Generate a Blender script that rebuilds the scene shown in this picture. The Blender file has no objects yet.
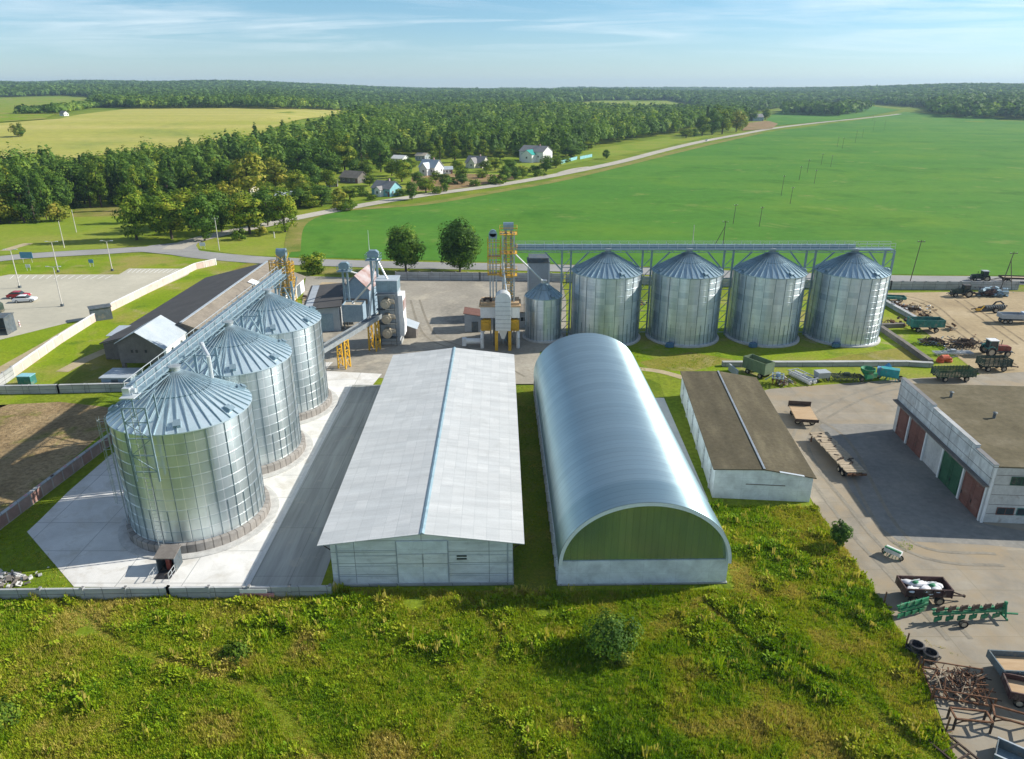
import bpy, bmesh, math, random
import numpy as np
from mathutils import Vector, Matrix
random.seed(7); RNG = np.random.default_rng(11)
R = math.radians
SC = bpy.context.scene
COL = SC.collection

# ------------------------------------------------------------------ camera model
F_PX, CXP, CYP, CAM_H, HORIZON = 730.0, 512.0, 379.5, 42.0, 88.0
PITCH = math.atan((CYP - HORIZON) / F_PX)
_cp, _sp = math.cos(PITCH), math.sin(PITCH)
def ray(x, y):
    u = (x - CXP) / F_PX; v = (y - CYP) / F_PX
    return (u, _cp - v * _sp, -_sp - v * _cp)
def G(x, y, z=0.0):
    r = ray(x, y); t = (z - CAM_H) / r[2]
    return (r[0] * t, r[1] * t)
def Zp(x, y, Y):
    r = ray(x, y); return CAM_H + r[2] * Y / r[1]
def Xp(x, y, Y):
    r = ray(x, y); return r[0] * Y / r[1]

# ------------------------------------------------------------------ terrain
def sstep(t):
    t = np.clip(t, 0.0, 1.0); return t * t * (3 - 2 * t)
def vnoise(x, y, seed=0):
    x = np.asarray(x, float); y = np.asarray(y, float)
    xi = np.floor(x).astype(np.int64); yi = np.floor(y).astype(np.int64)
    fx = x - xi; fy = y - yi; fx = fx * fx * (3 - 2 * fx); fy = fy * fy * (3 - 2 * fy)
    def hsh(a, b):
        n = (a * 374761393 + b * 668265263 + seed * 974711) & 0x7fffffff
        n = ((n ^ (n >> 13)) * 1274126177) & 0x7fffffff
        return ((n ^ (n >> 16)) & 0xffff) / 65535.0
    a = hsh(xi, yi); b = hsh(xi + 1, yi); c = hsh(xi, yi + 1); d = hsh(xi + 1, yi + 1)
    return a + (b - a) * fx + (c - a) * fy + (a - b - c + d) * fx * fy
def fbm(x, y, seed=0, octv=3):
    s = 0; a = .5; t = 0
    for k in range(octv):
        s = s + a * vnoise(np.asarray(x) * 2 ** k, np.asarray(y) * 2 ** k, seed + k); t += a; a *= .5
    return s / t
def height(x, y):
    x = np.asarray(x, float); y = np.asarray(y, float)
    D = np.maximum(y, 1.0); q = x / D
    front = sstep((y - 300) / 100)
    left = 17 * sstep((D - 380) / 420) * sstep((-q - .10) / .22)
    far = (19 + 15 * sstep((-q - .15) / .4) + 8 * sstep((q - .3) / .4)) * sstep((D - 1250) / 1900) * (.35 + 1.15 * sstep((fbm(x / 800, y / 1300, 3) - .2) / .6))
    right = 9 * sstep((D - 1000) / 500) * sstep((q - .42) / .2)
    mid = 6 * sstep((D - 600) / 500) * sstep((.2 - np.abs(q)) / .2)
    return front * (left + far + right + mid)
def hz(x, y): return float(height(x, y))
def GT(px, py):
    """where the view ray through a picture point meets the terrain"""
    r = ray(px, py); t = 20.0; last = t
    while t < 9000:
        if CAM_H + r[2] * t < hz(r[0] * t, r[1] * t): break
        last = t; t *= 1.01
    a, b = last, t
    for _ in range(30):
        m = (a + b) / 2
        if CAM_H + r[2] * m < hz(r[0] * m, r[1] * m): b = m
        else: a = m
    return (r[0] * b, r[1] * b)
def to_px(X, Y, Z):
    dz = Z - CAM_H; d = Y * _cp - dz * _sp; up = Y * _sp + dz * _cp
    d = np.maximum(d, .01)
    return CXP + F_PX * X / d, CYP - F_PX * up / d
def inpoly(px, py, poly):
    px = np.asarray(px, float); py = np.asarray(py, float); ins = np.zeros(px.shape, bool)
    n = len(poly)
    for i in range(n):
        x0, y0 = poly[i]; x1, y1 = poly[(i + 1) % n]
        if y0 == y1: continue
        c = ((y0 > py) != (y1 > py)) & (px < (x1 - x0) * (py - y0) / (y1 - y0) + x0)
        ins ^= c
    return ins

# ------------------------------------------------------------------ objects
def tag(o, label=None, cat=None, group=None, kind=None):
    if label: o['label'] = label
    if cat: o['category'] = cat
    if group: o['group'] = group
    if kind: o['kind'] = kind
    return o
def thing(name, label, cat, loc=(0, 0, 0), rz=0.0, group=None):
    o = bpy.data.objects.new(name, None); COL.objects.link(o)
    o.empty_display_size = .5
    o.location = loc if len(loc) == 3 else (loc[0], loc[1], 0)
    o.rotation_euler = (0, 0, rz)
    return tag(o, label, cat, group)
def copy_tree(o, parent=None):
    c = o.copy(); COL.objects.link(c)
    if parent: c.parent = parent
    for ch in list(o.children): copy_tree(ch, c)
    return c

class MB:
    def __init__(s): s.v = []; s.f = []; s.uv = {}; s.mi = []
    def add(s, vs, fs, m=0):
        b = len(s.v); s.v += [tuple(p) for p in vs]
        for f in fs: s.f.append(tuple(i + b for i in f)); s.mi.append(m)
        return s
    def bx(s, x0, x1, y0, y1, z0, z1, m=0):
        vs = [(x0, y0, z0), (x1, y0, z0), (x1, y1, z0), (x0, y1, z0), (x0, y0, z1), (x1, y0, z1), (x1, y1, z1), (x0, y1, z1)]
        return s.add(vs, [(0, 3, 2, 1), (4, 5, 6, 7), (0, 1, 5, 4), (1, 2, 6, 5), (2, 3, 7, 6), (3, 0, 4, 7)], m)
    def box(s, c, d, rz=0, ry=0, rx=0, m=0):
        M = Matrix.Rotation(rz, 3, 'Z') @ Matrix.Rotation(ry, 3, 'Y') @ Matrix.Rotation(rx, 3, 'X')
        vs = []
        for z in (-.5, .5):
            for (x, y) in ((-.5, -.5), (.5, -.5), (.5, .5), (-.5, .5)):
                vs.append(Vector(c) + M @ Vector((x * d[0], y * d[1], z * d[2])))
        return s.add(vs, [(0, 3, 2, 1), (4, 5, 6, 7), (0, 1, 5, 4), (1, 2, 6, 5), (2, 3, 7, 6), (3, 0, 4, 7)], m)
    def beam(s, p, q, w, h=None, m=0):
        h = h or w; p = Vector(p); q = Vector(q); d = q - p; L = d.length
        if L < 1e-5: return s
        d.normalize(); up = Vector((0, 0, 1)) if abs(d.z) < .98 else Vector((0, 1, 0))
        a = d.cross(up).normalized(); b = a.cross(d).normalized()
        vs = []
        for o in (p, q):
            for (i, j) in ((-1, -1), (1, -1), (1, 1), (-1, 1)): vs.append(o + a * (i * w / 2) + b * (j * h / 2))
        return s.add(vs, [(0, 1, 2, 3), (7, 6, 5, 4), (0, 4, 5, 1), (1, 5, 6, 2), (2, 6, 7, 3), (3, 7, 4, 0)], m)
    def tube(s, p, q, r, r2=None, n=10, m=0):
        r2 = r if r2 is None else r2
        p = Vector(p); q = Vector(q); d = (q - p).normalized()
        up = Vector((0, 0, 1)) if abs(d.z) < .98 else Vector((0, 1, 0))
        a = d.cross(up).normalized(); b = a.cross(d).normalized(); vs = []
        for o, rr in ((p, r), (q, r2)):
            for k in range(n):
                t = 2 * math.pi * k / n; vs.append(o + a * (rr * math.cos(t)) + b * (rr * math.sin(t)))
        fs = [(k, k + n, (k + 1) % n + n, (k + 1) % n) for k in range(n)]
        fs += [tuple(range(n)), tuple(range(2 * n - 1, n - 1, -1))]
        return s.add(vs, fs, m)
    def path(s, pts, r, n=8, m=0):
        for a, b in zip(pts[:-1], pts[1:]): s.tube(a, b, r, n=n, m=m)
        return s
    def lathe(s, prof, n=48, c=(0, 0), uv=False, cap=False, m=0):
        b = len(s.v); k = len(prof)
        for (r, z) in prof:
            for i in range(n):
                t = 2 * math.pi * i / n; s.v.append((c[0] + r * math.cos(t), c[1] + r * math.sin(t), z))
        for j in range(k - 1):
            for i in range(n):
                i2 = (i + 1) % n
                s.f.append((b + j * n + i, b + j * n + i2, b + (j + 1) * n + i2, b + (j + 1) * n + i)); s.mi.append(m)
                if uv:
                    rr = max(prof[0][0], .01); u0 = 2 * math.pi * i / n * rr; u1 = 2 * math.pi * (i + 1) / n * rr
                    s.uv[len(s.f) - 1] = [(u0, prof[j][1]), (u1, prof[j][1]), (u1, prof[j + 1][1]), (u0, prof[j + 1][1])]
        if cap: s.f.append(tuple(b + (k - 1) * n + i for i in range(n))); s.mi.append(m)
        return s
    def prism(s, pts, z0, z1, m=0):
        n = len(pts); vs = [(x, y, z0) for x, y in pts] + [(x, y, z1) for x, y in pts]
        A = sum(pts[i][0] * pts[(i + 1) % n][1] - pts[(i + 1) % n][0] * pts[i][1] for i in range(n))
        rng = list(range(n)) if A > 0 else list(range(n))[::-1]
        fs = [tuple(rng[::-1]), tuple(i + n for i in rng)]
        for k in range(n):
            a, b2 = rng[k], rng[(k + 1) % n]; fs.append((a, b2, b2 + n, a + n))
        return s.add(vs, fs, m)
    def prism_y(s, pts, y0, y1, m=0):          # x,z outline pushed along y
        n = len(pts); vs = [(x, y0, z) for x, z in pts] + [(x, y1, z) for x, z in pts]
        fs = [tuple(range(n)), tuple(range(2 * n - 1, n - 1, -1))] + [(k, k + n, (k + 1) % n + n, (k + 1) % n) for k in range(n)]
        return s.add(vs, fs, m)
    def prism_x(s, pts, x0, x1, m=0):          # y,z outline pushed along x
        n = len(pts); vs = [(x0, y, z) for y, z in pts] + [(x1, y, z) for y, z in pts]
        fs = [tuple(range(n)), tuple(range(2 * n - 1, n - 1, -1))] + [(k, k + n, (k + 1) % n + n, (k + 1) % n) for k in range(n)]
        return s.add(vs, fs, m)
    def poly(s, pts, m=0): return s.add(pts, [tuple(range(len(pts)))], m)
    def mesh(s, name, fix=True):
        me = bpy.data.meshes.new(name); me.from_pydata(s.v, [], s.f)
        if s.uv:
            ul = me.uv_layers.new(name='UVMap')
            for p in me.polygons:
                u = s.uv.get(p.index)
                if u:
                    for k, li in enumerate(p.loop_indices): ul.data[li].uv = u[k]
        if any(s.mi):
            for p, m in zip(me.polygons, s.mi): p.material_index = m
        if fix:
            bm = bmesh.new(); bm.from_mesh(me); bmesh.ops.recalc_face_normals(bm, faces=bm.faces[:]); bm.to_mesh(me); bm.free()
        me.update(); return me
    def build(s, name, mat, parent=None, label=None, smooth=False, bevel=0, fix=True):
        me = s.mesh(name, fix)
        for m in (mat if isinstance(mat, (list, tuple)) else [mat]): me.materials.append(m)
        if smooth:
            for p in me.polygons: p.use_smooth = True
            try: me.set_sharp_from_angle(angle=R(35))
            except Exception: pass
        o = bpy.data.objects.new(name, me); COL.objects.link(o)
        if parent: o.parent = parent
        if label: o['label'] = label
        if bevel:
            md = o.modifiers.new('bevel', 'BEVEL'); md.width = bevel; md.segments = 2; md.limit_method = 'ANGLE'
        return o
def quads_object(name, V, mats, tint=None, tri=False, parent=None):
    """one mesh from an array of loose quads, V shaped (n,4,3)"""
    k = 3 if tri else 4
    n = V.shape[0]; me = bpy.data.meshes.new(name)
    me.vertices.add(n * k); me.vertices.foreach_set('co', V.astype(np.float32).ravel())
    me.loops.add(n * k); me.loops.foreach_set('vertex_index', np.arange(n * k, dtype=np.int32))
    me.polygons.add(n); me.polygons.foreach_set('loop_start', np.arange(0, n * k, k, dtype=np.int32))
    try: me.polygons.foreach_set('loop_total', np.full(n, k, dtype=np.int32))
    except Exception: pass
    if tint is not None:
        a = me.attributes.new('tint', 'FLOAT', 'FACE'); a.data.foreach_set('value', tint.astype(np.float32))
    me.update(calc_edges=True)
    for m in (mats if isinstance(mats, (list, tuple)) else [mats]): me.materials.append(m)
    o = bpy.data.objects.new(name, me); COL.objects.link(o)
    if parent: o.parent = parent
    return o

# ------------------------------------------------------------------ materials
def _new(name):
    m = bpy.data.materials.new(name); m.use_nodes = True
    return m, m.node_tree, m.node_tree.nodes['Principled BSDF']
def c4(c): return (c[0], c[1], c[2], 1)
class NT:
    def __init__(s, nt): s.nt = nt
    def n(s, t, **kw):
        nd = s.nt.nodes.new(t)
        for k, v in kw.items():
            if k in nd.inputs.keys(): nd.inputs[k].default_value = v
            else: setattr(nd, k, v)
        return nd
    def l(s, a, b): s.nt.links.new(a, b)
    def coord(s, mode):
        if mode == 'W': return s.n('ShaderNodeNewGeometry').outputs['Position']
        tc = s.n('ShaderNodeTexCoord')
        if mode == 'O': return tc.outputs['Object']
        if mode == 'UV': return tc.outputs['UV']
        sx = s.n('ShaderNodeSeparateXYZ'); s.l(tc.outputs['Object'], sx.inputs[0])
        cb = s.n('ShaderNodeCombineXYZ')
        if mode == 'XZ': s.l(sx.outputs[0], cb.inputs[0]); s.l(sx.outputs[2], cb.inputs[1])
        elif mode == 'YZ': s.l(sx.outputs[1], cb.inputs[0]); s.l(sx.outputs[2], cb.inputs[1])
        elif mode == 'YX': s.l(sx.outputs[1], cb.inputs[0]); s.l(sx.outputs[0], cb.inputs[1])
        elif mode == 'SZ':
            ad = s.n('ShaderNodeMath', operation='ADD'); s.l(sx.outputs[0], ad.inputs[0]); s.l(sx.outputs[1], ad.inputs[1])
            s.l(ad.outputs[0], cb.inputs[0]); s.l(sx.outputs[2], cb.inputs[1])
        return cb.outputs[0]
    def noise(s, vec, scale, detail=5, rough=.6, dist=0.0, stretch=None):
        if stretch:
            mp = s.n('ShaderNodeMapping'); mp.inputs['Scale'].default_value = stretch; s.l(vec, mp.inputs[0]); vec = mp.outputs[0]
        nz = s.n('ShaderNodeTexNoise'); nz.inputs['Scale'].default_value = scale; nz.inputs['Detail'].default_value = detail
        nz.inputs['Roughness'].default_value = rough; nz.inputs['Distortion'].default_value = dist
        s.l(vec, nz.inputs['Vector']); return nz.outputs['Fac']
    def ramp(s, fac, stops):
        r = s.n('ShaderNodeValToRGB'); el = r.color_ramp.elements
        while len(el) > 1: el.remove(el[-1])
        el[0].position = stops[0][0]; el[0].color = c4(stops[0][1])
        for p, c in stops[1:]:
            e = el.new(p); e.color = c4(c)
        s.l(fac, r.inputs[0]); return r.outputs[0]
    def mix(s, a, b, fac, mode='MIX'):
        m = s.n('ShaderNodeMix', data_type='RGBA', blend_type=mode)
        for sock, val in ((m.inputs[0], fac), (m.inputs[6], a), (m.inputs[7], b)):
            if hasattr(val, 'is_linked'): s.l(val, sock)
            elif isinstance(val, (int, float)): sock.default_value = val
            else: sock.default_value = c4(val)
        return m.outputs[2]
    def bump(s, h, strength, dist, bsdf):
        b = s.n('ShaderNodeBump'); b.inputs['Strength'].default_value = strength; b.inputs['Distance'].default_value = dist
        s.l(h, b.inputs['Height']); s.l(b.outputs[0], bsdf.inputs['Normal'])
def nmat(name, stops, scale=1.0, coord='W', detail=6, rough=.85, metal=0.0, fine=None, bump=None, patch=None, stretch=None, dist=0.0, spec=None):
    """noise-ramp surface; fine=(scale, dark, light) multiplies; patch=(scale, lo, hi, colour) mixes another tone in"""
    m, nt, b = _new(name); N = NT(nt); v = N.coord(coord)
    col = N.ramp(N.noise(v, scale, detail, .6, dist, stretch), stops)
    if patch:
        for (sc, lo, hi, pc) in (patch if isinstance(patch, list) else [patch]):
            f = N.ramp(N.noise(v, sc, 6, .65, .4), [(lo, (0, 0, 0)), (hi, (1, 1, 1))]); col = N.mix(col, pc, f)
    if fine:
        f = N.ramp(N.noise(v, fine[0], 4, .7), [(.3, (fine[1],) * 3), (.7, (fine[2],) * 3)]); col = N.mix(col, f, 1.0, 'MULTIPLY')
    N.l(col, b.inputs['Base Color']); b.inputs['Roughness'].default_value = rough; b.inputs['Metallic'].default_value = metal
    if spec is None and rough > .8 and not metal: spec = .08
    if spec is not None: b.inputs['Specular IOR Level'].default_value = spec
    if bump: N.bump(N.noise(v, bump[0], 5, .65), bump[1], bump[2], b)
    return m
DUSTY = ('machine_green', 'machine_teal', 'trailer_teal', 'trailer_green', 'dark_trailer_green', 'machine_red', 'dark_red', 'dark_blue_grey', 'machine_orange', 'tyre_rubber', 'black_plastic', 'dark_steel')
def flat(name, c, rough=.6, metal=0.0, var=.18, scale=1.5, coord='O'):
    if name in DUSTY:
        return nmat(name, [(.3, tuple(x * .7 for x in c)), (.7, tuple(min(1, x * 1.25) for x in c))], scale, coord, 6, min(1, rough + .15), metal, fine=(scale * 8, .85, 1.1), patch=[(1.3, .52, .74, (.26, .22, .16)), (3.1, .6, .75, (.12, .07, .045))])
    lo = tuple(x * (1 - var) for x in c); hi = tuple(min(1, x * (1 + var)) for x in c)
    return nmat(name, [(.3, lo), (.7, hi)], scale, coord, 6, rough, metal, fine=(scale * 8, .9, 1.06))
def sheetmat(name, c1, c2, mort, bw, bh, ms, coord='O', rough=.6, metal=0.0, stain=None, offset=0.0, wave=None, bumpd=.01, rvar=.0, dirt=None, aniso=None):
    """brick-pattern sheets / panels with per-sheet tone and stains"""
    m, nt, b = _new(name); N = NT(nt); v = N.coord(coord)
    br = N.n('ShaderNodeTexBrick'); N.l(v, br.inputs['Vector']); br.offset = offset; br.squash = 1.0
    br.inputs['Color1'].default_value = c4(c1); br.inputs['Color2'].default_value = c4(c2); br.inputs['Mortar'].default_value = c4(mort)
    br.inputs['Scale'].default_value = 1.0; br.inputs['Mortar Size'].default_value = ms; br.inputs['Mortar Smooth'].default_value = .2
    br.inputs['Brick Width'].default_value = bw; br.inputs['Row Height'].default_value = bh; br.inputs['Bias'].default_value = 0.0
    col = br.outputs['Color']
    if stain:
        sc, lo, hi = stain[:3]; st = stain[3] if len(stain) > 3 else None
        f = N.ramp(N.noise(v, sc, 7, .65, .3, st), [(.3, (lo,) * 3), (.7, (hi,) * 3)]); col = N.mix(col, f, 1.0, 'MULTIPLY')
    if dirt:
        f = N.ramp(N.noise(v, dirt[0], 8, .7, .5), [(dirt[1], (0, 0, 0)), (dirt[2], (1, 1, 1))]); col = N.mix(col, dirt[3], f)
    N.l(col, b.inputs['Base Color']); b.inputs['Roughness'].default_value = rough; b.inputs['Metallic'].default_value = metal
    if rvar:
        bw2 = N.n('ShaderNodeRGBToBW'); N.l(br.outputs['Color'], bw2.inputs[0])
        rr = N.ramp(N.noise(v, .6, 4, .6), [(.3, (rough - rvar,) * 3), (.7, (rough + rvar,) * 3)]); N.l(rr, b.inputs['Roughness'])
    if aniso:
        tg = N.n('ShaderNodeTangent', direction_type='UV_MAP'); tg.uv_map = 'UVMap'; N.l(tg.outputs[0], b.inputs['Tangent'])
        b.inputs['Anisotropic'].default_value = aniso[0]; b.inputs['Anisotropic Rotation'].default_value = aniso[1]
    h = br.outputs['Fac']
    if wave:
        wv = N.n('ShaderNodeTexWave', wave_type='BANDS', bands_direction=wave[0], wave_profile='SIN'); N.l(v, wv.inputs['Vector'])
        wv.inputs['Scale'].default_value = wave[1]; wv.inputs['Distortion'].default_value = 0
        bp = N.n('ShaderNodeBump'); bp.inputs['Strength'].default_value = wave[2]; bp.inputs['Distance'].default_value = wave[3]
        N.l(wv.outputs['Fac'], bp.inputs['Height'])
        b2 = N.n('ShaderNodeBump', invert=True); b2.inputs['Strength'].default_value = .5; b2.inputs['Distance'].default_value = bumpd
        N.l(h, b2.inputs['Height']); N.l(bp.outputs[0], b2.inputs['Normal']); N.l(b2.outputs[0], b.inputs['Normal'])
    return m
def leafmat(name, stops, var=.25, sub=.0):
    m, nt, b = _new(name); N = NT(nt)
    at = N.n('ShaderNodeAttribute', attribute_name='tint'); oi = N.n('ShaderNodeObjectInfo')
    ad = N.n('ShaderNodeMath', operation='MULTIPLY_ADD'); N.l(oi.outputs['Random'], ad.inputs[0]); ad.inputs[1].default_value = var
    N.l(at.outputs['Fac'], ad.inputs[2])
    col = N.ramp(ad.outputs[0], stops)
    N.l(col, b.inputs['Base Color']); b.inputs['Roughness'].default_value = .65; b.inputs['Specular IOR Level'].default_value = .12
    tr = N.n('ShaderNodeBsdfTranslucent'); N.l(N.mix(col, (1.25, 1.3, .6), 1.0, 'MULTIPLY'), tr.inputs['Color'])
    ms = N.n('ShaderNodeMixShader'); ms.inputs[0].default_value = .3; N.l(b.outputs[0], ms.inputs[1]); N.l(tr.outputs[0], ms.inputs[2])
    out = nt.nodes['Material Output']; N.l(ms.outputs[0], out.inputs['Surface'])
    return m

M = {}
def silomat(name, c1, c2, mort, bw, bh, ms, rough, metal, streak):
    m, nt, b = _new(name); N = NT(nt); v = N.coord('UV')
    br = N.n('ShaderNodeTexBrick'); N.l(v, br.inputs['Vector']); br.offset = 0.0; br.squash = 1.0
    br.inputs['Color1'].default_value = c4(c1); br.inputs['Color2'].default_value = c4(c2); br.inputs['Mortar'].default_value = c4(mort)
    br.inputs['Scale'].default_value = 1.0; br.inputs['Mortar Size'].default_value = ms; br.inputs['Mortar Smooth'].default_value = .3
    br.inputs['Brick Width'].default_value = bw; br.inputs['Row Height'].default_value = bh
    f = N.ramp(N.noise(v, 1.0, 4, .5, 0, (.55, .05, 1)), [(.3, (1 - .22 * streak,) * 3), (.7, (1.06,) * 3)])
    g = N.ramp(N.noise(v, .8, 6, .65), [(.35, (.94,) * 3), (.65, (1.03,) * 3)])
    col = N.mix(N.mix(br.outputs['Color'], f, 1.0, 'MULTIPLY'), g, 1.0, 'MULTIPLY'); N.l(col, b.inputs['Base Color'])
    b.inputs['Roughness'].default_value = rough; b.inputs['Metallic'].default_value = metal
    tg = N.n('ShaderNodeTangent', direction_type='UV_MAP'); tg.uv_map = 'UVMap'; N.l(tg.outputs[0], b.inputs['Tangent'])
    b.inputs['Anisotropic'].default_value = .66; b.inputs['Anisotropic Rotation'].default_value = .25
    w1 = N.n('ShaderNodeBump'); w1.inputs['Strength'].default_value = .55 * streak; w1.inputs['Distance'].default_value = .22
    N.l(N.noise(v, 1.0, 2, .5, 0, (.75, .035, 1)), w1.inputs['Height'])
    wv = N.n('ShaderNodeTexWave', wave_type='BANDS', bands_direction='Y', wave_profile='SIN'); N.l(v, wv.inputs['Vector']); wv.inputs['Scale'].default_value = 3.0
    w2 = N.n('ShaderNodeBump'); w2.inputs['Strength'].default_value = .16; w2.inputs['Distance'].default_value = .02
    N.l(wv.outputs['Fac'], w2.inputs['Height']); N.l(w1.outputs[0], w2.inputs['Normal']); N.l(w2.outputs[0], b.inputs['Normal'])
    return m
M['ground'] = nmat('grass_ground', [(.25, (.09, .15, .012)), (.45, (.16, .225, .015)), (.6, (.22, .26, .025)), (.75, (.27, .27, .05))], .05, fine=(1.6, .65, 1.25), patch=[(.013, .5, .7, (.1, .19, .016)), (.16, .66, .82, (.22, .2, .06))], bump=(2.5, .6, .15))
M['lawn'] = nmat('lawn_grass', [(.3, (.15, .24, .010)), (.5, (.20, .285, .012)), (.7, (.26, .30, .022))], .09, fine=(2.2, .72, 1.2), patch=[(.045, .48, .64, (.30, .27, .07)), (.10, .57, .7, (.36, .30, .16)), (.16, .55, .72, (.10, .18, .012))], bump=(3, .6, .12))
M['verge'] = nmat('dry_verge', [(.3, (.13, .18, .03)), (.5, (.22, .22, .05)), (.7, (.3, .25, .09))], .12, fine=(2, .8, 1.15))
M['strip'] = nmat('strip_grass', [(.3, (.08, .14, .010)), (.5, (.13, .18, .014)), (.7, (.19, .19, .03))], .25, fine=(3, .65, 1.25), patch=(.35, .6, .75, (.17, .14, .055)), bump=(4, .5, .1))
M['field'] = nmat('crop_field', [(.3, (.060, .178, .022)), (.5, (.078, .208, .023)), (.7, (.11, .23, .027))], .012, stretch=(.35, 1.4, 1), fine=(.25, .88, 1.1), patch=[(.012, .5, .68, (.118, .235, .022)), (.03, .52, .7, (.05, .155, .013)), (.045, .60, .74, (.20, .25, .06)), (.16, .62, .74, (.17, .22, .05))])
M['dryl'] = nmat('dry_lawn', [(.3, (.16, .19, .02)), (.5, (.24, .225, .04)), (.7, (.31, .26, .085))], .14, fine=(2.2, .72, 1.2), patch=[(.12, .54, .68, (.36, .30, .17)), (.09, .56, .7, (.12, .19, .015))], bump=(3, .6, .12))
M['trackdirt'] = nmat('track_dirt', [(.35, (.19, .145, .09)), (.65, (.34, .27, .17))], .7, fine=(3, .8, 1.15))
M['trackyard'] = nmat('track_yard', [(.35, (.225, .205, .165)), (.65, (.30, .27, .215))], .5, fine=(3, .85, 1.12))
M['stubble'] = nmat('stubble_field', [(.3, (.33, .35, .06)), (.5, (.40, .38, .09)), (.7, (.47, .42, .13))], .012, stretch=(.25, 2.4, 1), fine=(.12, .88, 1.1), patch=(.006, .55, .75, (.2, .26, .06)))
M['meadow'] = nmat('bright_meadow', [(.3, (.15, .25, .02)), (.5, (.22, .28, .03)), (.7, (.28, .28, .06))], .03, fine=(.6, .85, 1.12))
M['soil'] = nmat('bare_soil', [(.3, (.21, .15, .08)), (.5, (.31, .225, .12)), (.7, (.38, .285, .16))], .3, stretch=(1, .5, 1), fine=(1.8, .55, 1.3), patch=(.18, .54, .70, (.16, .18, .03)), bump=(1.5, .8, .25))
M['redsoil'] = nmat('garden_soil', [(.3, (.2, .16, .06)), (.5, (.3, .2, .1)), (.7, (.36, .25, .14))], .08, fine=(.5, .75, 1.15), patch=(.05, .55, .7, (.14, .2, .03)))
M['concrete'] = sheetmat('pale_concrete', (.64, .635, .605), (.71, .70, .67), (.40, .40, .385), 6.0, 5.0, .05, 'O', .85, stain=(.25, .8, 1.1), dirt=(.4, .50, .76, (.47, .44, .38)))
M['apron'] = nmat('swept_concrete', [(.3, (.5, .52, .53)), (.7, (.62, .62, .6))], .2, fine=(2, .9, 1.06), patch=(.4, .68, .85, (.38, .36, .32)))
M['asphalt'] = sheetmat('old_asphalt', (.29, .305, .29), (.35, .36, .34), (.2, .21, .2), 3.4, 8.0, .03, 'O', .9, stain=(.6, .66, 1.25, (1.6, .10, 1)), dirt=(.5, .56, .76, (.40, .38, .33)))
M['yard'] = nmat('tan_yard', [(.25, (.26, .24, .20)), (.5, (.33, .305, .255)), (.7, (.41, .38, .315))], .07, fine=(1.5, .82, 1.12), patch=[(.10, .53, .68, (.46, .415, .33)), (.05, .54, .66, (.20, .19, .165)), (.6, .62, .8, (.22, .19, .14))], bump=(5, .3, .03))
M['dirt'] = nmat('sandy_dirt', [(.25, (.31, .24, .145)), (.5, (.40, .315, .19)), (.7, (.47, .38, .25))], .08, fine=(1.2, .85, 1.12), patch=(.2, .64, .82, (.26, .22, .13)), bump=(3, .4, .05))
M['slabyard'] = sheetmat('slab_yard', (.275, .245, .19), (.305, .27, .21), (.22, .195, .135), 6.0, 3.0, .035, 'O', .9, stain=(.35, .72, 1.14), dirt=(.16, .44, .66, (.31, .245, .155)))
M['shadeyard'] = nmat('shade_toned_asphalt', [(.25, (.17, .17, .16)), (.5, (.24, .235, .215)), (.7, (.31, .29, .25))], .12, fine=(1.5, .85, 1.12), patch=[(.3, .62, .82, (.38, .34, .26))])  # darker tone carries the garage's cast shadow in the ground colour
M['road'] = nmat('road_asphalt', [(.3, (.27, .27, .26)), (.7, (.35, .345, .33))], .08, fine=(1, .92, 1.06))
M['gravel_road'] = nmat('pale_road', [(.3, (.4, .37, .31)), (.7, (.5, .47, .4))], .05, fine=(.4, .9, 1.08))
M['parking'] = nmat('parking_concrete', [(.3, (.42, .40, .32)), (.7, (.52, .49, .39))], .06, fine=(.8, .93, 1.05), patch=(.05, .6, .75, (.56, .53, .43)))
M['paint'] = flat('white_paint', (.75, .75, .72), .7, var=.08)
M['sand'] = nmat('sand_track', [(.3, (.36, .3, .18)), (.7, (.5, .42, .27))], .3, fine=(2, .85, 1.1))
M['galv'] = silomat('galvanised_sheet', (.61, .70, .71), (.75, .82, .83), (.95, .97, .97), 1.81, 1.165, .03, .33, .88, .6)
M['galv_old'] = silomat('galvanised_weathered', (.56, .66, .73), (.80, .87, .91), (.8, .86, .9), 1.73, 1.08, .025, .40, .9, 1.1)
M['roofsteel'] = nmat('silo_roof_steel', [(.3, (.52, .66, .72)), (.7, (.62, .74, .79))], .6, 'O', 5, .38, .55, fine=(3, .93, 1.05))
M['ribsteel'] = flat('dark_rib_steel', (.19, .26, .30), .45, .6)
M['roofrib'] = flat('roof_rib_steel', (.33, .43, .48), .45, .5)
M['steel'] = flat('grey_steel', (.42, .46, .48), .45, .55)
M['darksteel'] = flat('dark_steel', (.12, .15, .17), .5, .4)
M['bluesteel'] = flat('blue_grey_steel', (.26, .36, .42), .5, .45)
M['yellow'] = flat('yellow_paint', (.62, .36, .025), .5, 0, .2)
M['blue'] = flat('blue_paint', (.06, .15, .25), .5)
M['arch'] = sheetmat('arch_sheet', (.46, .60, .63), (.52, .66, .685), (.36, .48, .51), .9, 60, .03, 'UV', .44, .86, aniso=(.86, 0), stain=(.5, .95, 1.04, (2.2, .12, 1)), wave=('X', 1.1, .08, .03), rvar=.03, bumpd=.0)
M['archend'] = sheetmat('arch_end_sheet', (.34, .45, .41), (.39, .50, .455), (.25, .34, .30), .6, 20, .03, 'XZ', .26, .82, stain=(.5, .84, 1.08, (1.5, .25, 1)), wave=('X', 1.7, .10, .02))
M['rimwhite'] = flat('rim_sheet', (.78, .83, .85), .5, .1, .04)
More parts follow.
